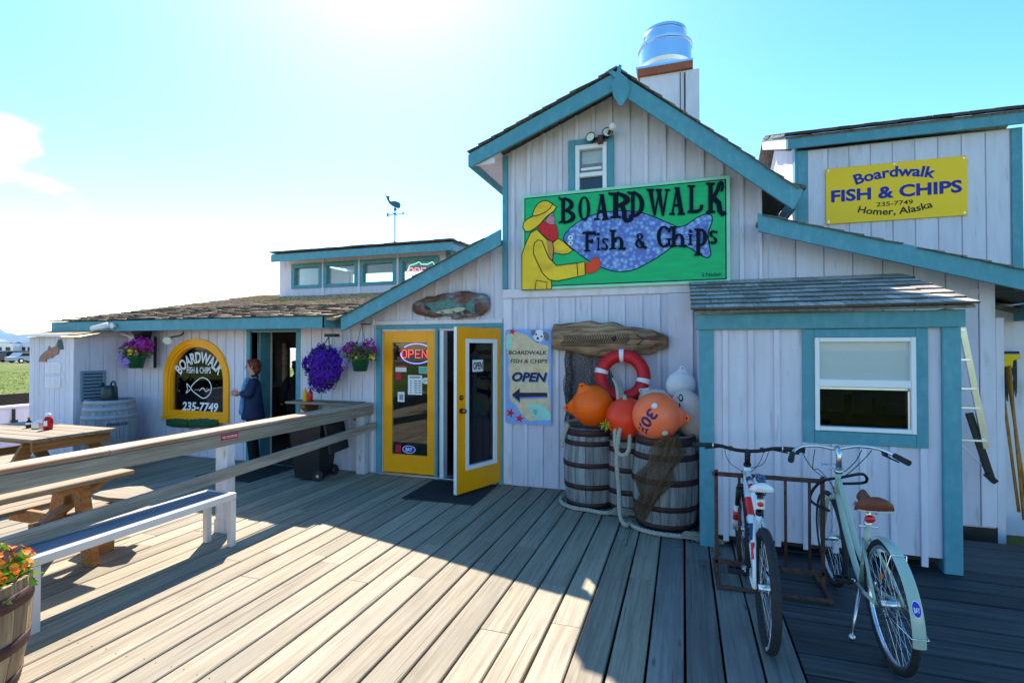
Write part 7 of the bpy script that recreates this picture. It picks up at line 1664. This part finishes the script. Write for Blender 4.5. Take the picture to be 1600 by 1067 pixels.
    cp_ = skin('coat', P(ct), [('chest','waist'),('waist','hip'),('hip','hem'),('hem','hem2'),('chest','col'),('col','col2'),('chest','sl'),('sl','el'),('el','wl'),('chest','sr'),('sr','er'),('er','wr')], coat, t)
    tr = {'p':(0,0,.84,.10,.10),'hl':(0,.075,.72,.090),'kl':(.03,.10,kn,.070),'al':(0,.10,.13,.056),'al2':(0,.10,.09,.056),'hr':(0,-.075,.72,.090),'kr':(0,-.10,kn,.070),'ar':(-.04,-.10,.13,.056),'ar2':(-.04,-.10,.09,.056)}
    skin('trousers', P(tr), [('p','hl'),('hl','kl'),('kl','al'),('al','al2'),('p','hr'),('hr','kr'),('kr','ar'),('ar','ar2')], trousers, t)
    for (x0, y) in ((0,.10),(-.04,-.10)):
        sh_ = {'h':(x0-.02,y,.05,.048),'m':(x0+.07,y*1.05,.045,.044),'t':(x0+.16,y*1.1,.035,.038)}; skin('shoe', P(sh_), [('h','m'),('m','t')], shoes or M_black, t)
    # hands
    for (w, side) in ((LA[1],1),(RA[1],-1)):
        px, py, pz = w; pm = MB().sphere(((px+.03)*s,py*s,pz*s), .034*s, 12, 8, (1.05,.5,.95)); hd = part('hand', pm, M_skin, t, local=True)
        for k in range(4):
            z = pz+.026-.017*k; L_ = (.050,.058,.054,.042)[k]; q = -side if cup else 0
            part('finger', MB().tube([((px+.05)*s,py*s,z*s),((px+.05+L_*.55)*s,(py+q*.004)*s,z*s),((px+.05+L_*.75)*s,(py+q*.03)*s,(z-.004)*s),((px+.05+L_*.55)*s,(py+q*.05)*s,(z-.006)*s)], [.0095*s,.009*s,.0085*s,.007*s], 8), M_skin, hd, local=True)
        part('thumb', MB().tube([((px+.01)*s,py*s,(pz+.025)*s),((px+.04)*s,(py-side*.02)*s,(pz+.05)*s),((px+.065)*s,(py-side*.03)*s,(pz+.048)*s)], [.011*s,.010*s,.008*s], 8), M_skin, hd, local=True)
    return t, s
M_navy = mat('navy_coat', (.008,.020,.065), .7, var=.3, sc=10, bump=.4); M_blackcloth = mat('black_cloth', (.008,.009,.012), .85, var=.3, sc=14, bump=.3)
M_auburn = mat('auburn_hair', (.12,.022,.013), .5, var=.45, sc=30, stretch=(1,1,.25), bump=.6); M_darkhair = mat('dark_hair', (.015,.010,.008), .5, var=.4, sc=30, bump=.5)
M_shoe = mat('blue_white_trainer', (.03,.06,.22), .5, var=.1, bump=.1, col2=(.7,.72,.8), c2sc=(40,40,40), c2lo=.52, c2hi=.56)
w1, s = person('auburn-haired woman in a navy coat holding a white cup at the dark doorway', (-5.86,5.80,.002), R(222), 1.52, M_navy, M_blackcloth, M_auburn, True, 1.08, M_shoe)
scf = {'a':(.06,0,1.38,.055),'b':(.125,.05,1.25,.035),'c':(.15,.06,1.02,.035),'d':(.165,.06,.80,.04)}
skin('scarf', {k: tuple(q*s for q in v) for k, v in scf.items()}, [('a','b'),('b','c'),('c','d')], mat('pale_blue_scarf', (.10,.24,.42), .8, var=.5, sc=26, bump=.3), w1)
cupt = thing('takeaway_cup', 'white paper cup in the hands of the auburn-haired woman', 'cup', tuple(Matrix.Rotation(R(222),4,'Z') @ Vector((.268*s,.0,1.09*s))+Vector((-5.86,5.80,0))))
part('body', MB().lathe([(0,0),(.026,0),(.034,.095),(.036,.097),(.033,.10),(.031,.09)], n=20), P_white, cupt, local=True)
person('person in a black jacket standing inside the dark doorway behind the woman', (-5.93,6.75,.017), R(150), 1.46, M_blackcloth, M_blackcloth, M_darkhair, False, 1.1)
person('stooping figure in a big black coat at the right of the dark doorway', (-5.52,6.65,.017), R(100), 1.36, M_blackcloth, M_blackcloth, M_blackcloth, False, 1.45)
person('person in a light blue shirt inside behind the arched window, left side', (-7.92,6.85,.017), R(-30), 1.52, mat('pale_blue_shirt', (.18,.26,.48), .8, var=.2, sc=12, bump=.2), M_blackcloth, M_darkhair, True)
person('dark-clothed person inside at the middle of the arched window', (-7.35,6.75,.017), R(-110), 1.42, mat('dark_green_top', (.03,.05,.04), .8, var=.2, bump=.2), M_blackcloth, M_darkhair, True)

# ============================================================ CAR PARK BEYOND THE GRASS
def car(label, x, y, col, L_=4.4, h=1.5, rz=0, van=False):
    t = thing('parked_car', label, 'car', (x,y,GZ), (0,0,rz), 'cars parked beyond the grass'); W_ = 1.75
    if van: pr = [(-L_/2,.35),(-L_/2,1.2),(-L_/2+.1,h),(L_/2-1.3,h),(L_/2-.6,1.05),(L_/2,.9),(L_/2,.35)]; cab = [(-L_/2+.2,1.05),(-L_/2+.25,h-.12),(L_/2-1.35,h-.12),(L_/2-.8,1.05)]
    else: pr = [(-L_/2,.35),(-L_/2,.85),(-L_/2+.5,.95),(-L_/2+1.0,h),(.6,h),(1.15,.98),(L_/2-.1,.82),(L_/2,.6),(L_/2,.35)]; cab = [(-L_/2+.75,.98),(-L_/2+1.1,h-.08),(.5,h-.08),(.95,.98)]
    part('body', MB().prism([(a,-W_/2,b) for a, b in pr], (0,W_,0)), col, t, local=True); part('windows', MB().prism([(a,-W_/2-.01,b) for a, b in cab], (0,W_+.02,0)), M_black, t, local=True)
    for a in (-L_/2+.85, L_/2-.85):
        for s_ in (-1,1): w = part('wheel', MB().cyl((a,s_*W_/2-.1,.33),(a,s_*W_/2+.1,.33),.33,n=16), M_rubber, t, local=True); part('hubcap', MB().cyl((a,s_*(W_/2+.105)-.002,.33),(a,s_*(W_/2+.105)+.002,.33),.19,n=12), M_alu, w, local=True)
    for s_ in (-.6,.6): part('headlight', MB().box(L_/2-.02,L_/2+.02,s_-.15,s_+.15,.62,.75), M_lens, t, local=True)
cw, cb_, cs_ = paint('car_white', (.7,.7,.72), rough=.2, coat=.5), paint('car_black', (.02,.02,.025), rough=.15, coat=.5), paint('car_silver', (.40,.43,.48), rough=.25, coat=.5)
def far(px, y): return onY(px,560,y).x
for (lb, px, y, c, L_, h, rz, van) in (('silver estate car at the left edge of the parked row', -8, 50, cs_, 4.5, 1.45, 15, False), ('white saloon second from the left in the parked row', 13, 52, cw, 4.4, 1.45, 12, False), ('black pickup-height car in the middle of the parked row', 29, 50, cb_, 4.6, 1.7, 100, True), ('dark silver car beside the black one nearest the hut', 42, 48, cs_, 4.3, 1.5, 95, False), ('black car tucked against the hut edge of the row', 55, 50, cb_, 4.4, 1.5, 90, False)):
    car(lb, far(px,y), y, c, L_, h, R(rz), van)
def rv(label, px, y, L_, rz, c):
    t = thing('motorhome', label, 'motorhome', (far(px,y),y,GZ), (0,0,R(rz)), 'motorhomes behind the parked cars')
    part('body', MB().prism([(-L_/2,-1.2,.5),(-L_/2,-1.2,3.0),(L_/2-.3,-1.2,3.0),(L_/2,-1.2,2.4),(L_/2,-1.2,.5)], (0,2.4,0)), c, t, local=True)
    for k in range(4): part('window', MB().cbox(-L_/2+.8+k*L_/4.2,-L_/2+2.1+k*L_/4.2,-1.23,-1.20,1.6,2.3), M_black, t, local=True)
    part('stripe', MB().box(-L_/2+.1,L_/2-.1,-1.215,-1.205,1.0,1.2), P_blue, t, local=True)
    for a in (-L_/2+1.6, L_/2-1.2): part('wheel', MB().cyl((a,-1.25,.42),(a,1.25,.42),.42,n=16), M_rubber, t, local=True)
rv('long white motorhome with dark windows at the far left', 4, 64, 10, 3, cw); rv('pale blue-white motorhome partly behind the hut edge', 36, 68, 9, -4, paint('pale_blue_body', (.5,.58,.66))); rv('grey-white motorhome behind the hut', 62, 66, 8, 6, cw)
for k, (px, y, w, h, rz) in enumerate(((-6,150,18,4.5,5),(18,160,14,5,-8),(38,150,16,4,10),(60,170,20,5,0))):
    t = thing('far_shed', ['long low far shed at the left picture edge', 'far shed with the tallest roof in the distance', 'far shed just left of the hut', 'far shed hidden by the hut'][k], 'building', (far(px,y),y,GZ), (0,0,R(rz)), 'sheds along the shore')
    part('wall', MB().box(-w/2,w/2,-4,4,0,h*.6), M_wall_white if k%2 else M_wall, t, local=True); part('roof', MB().prism([(-w/2-.4,-4.4,h*.6),(-w/2-.4,0,h),(-w/2-.4,4.4,h*.6)], (w+.8,0,0)), M_shingle, t, local=True)
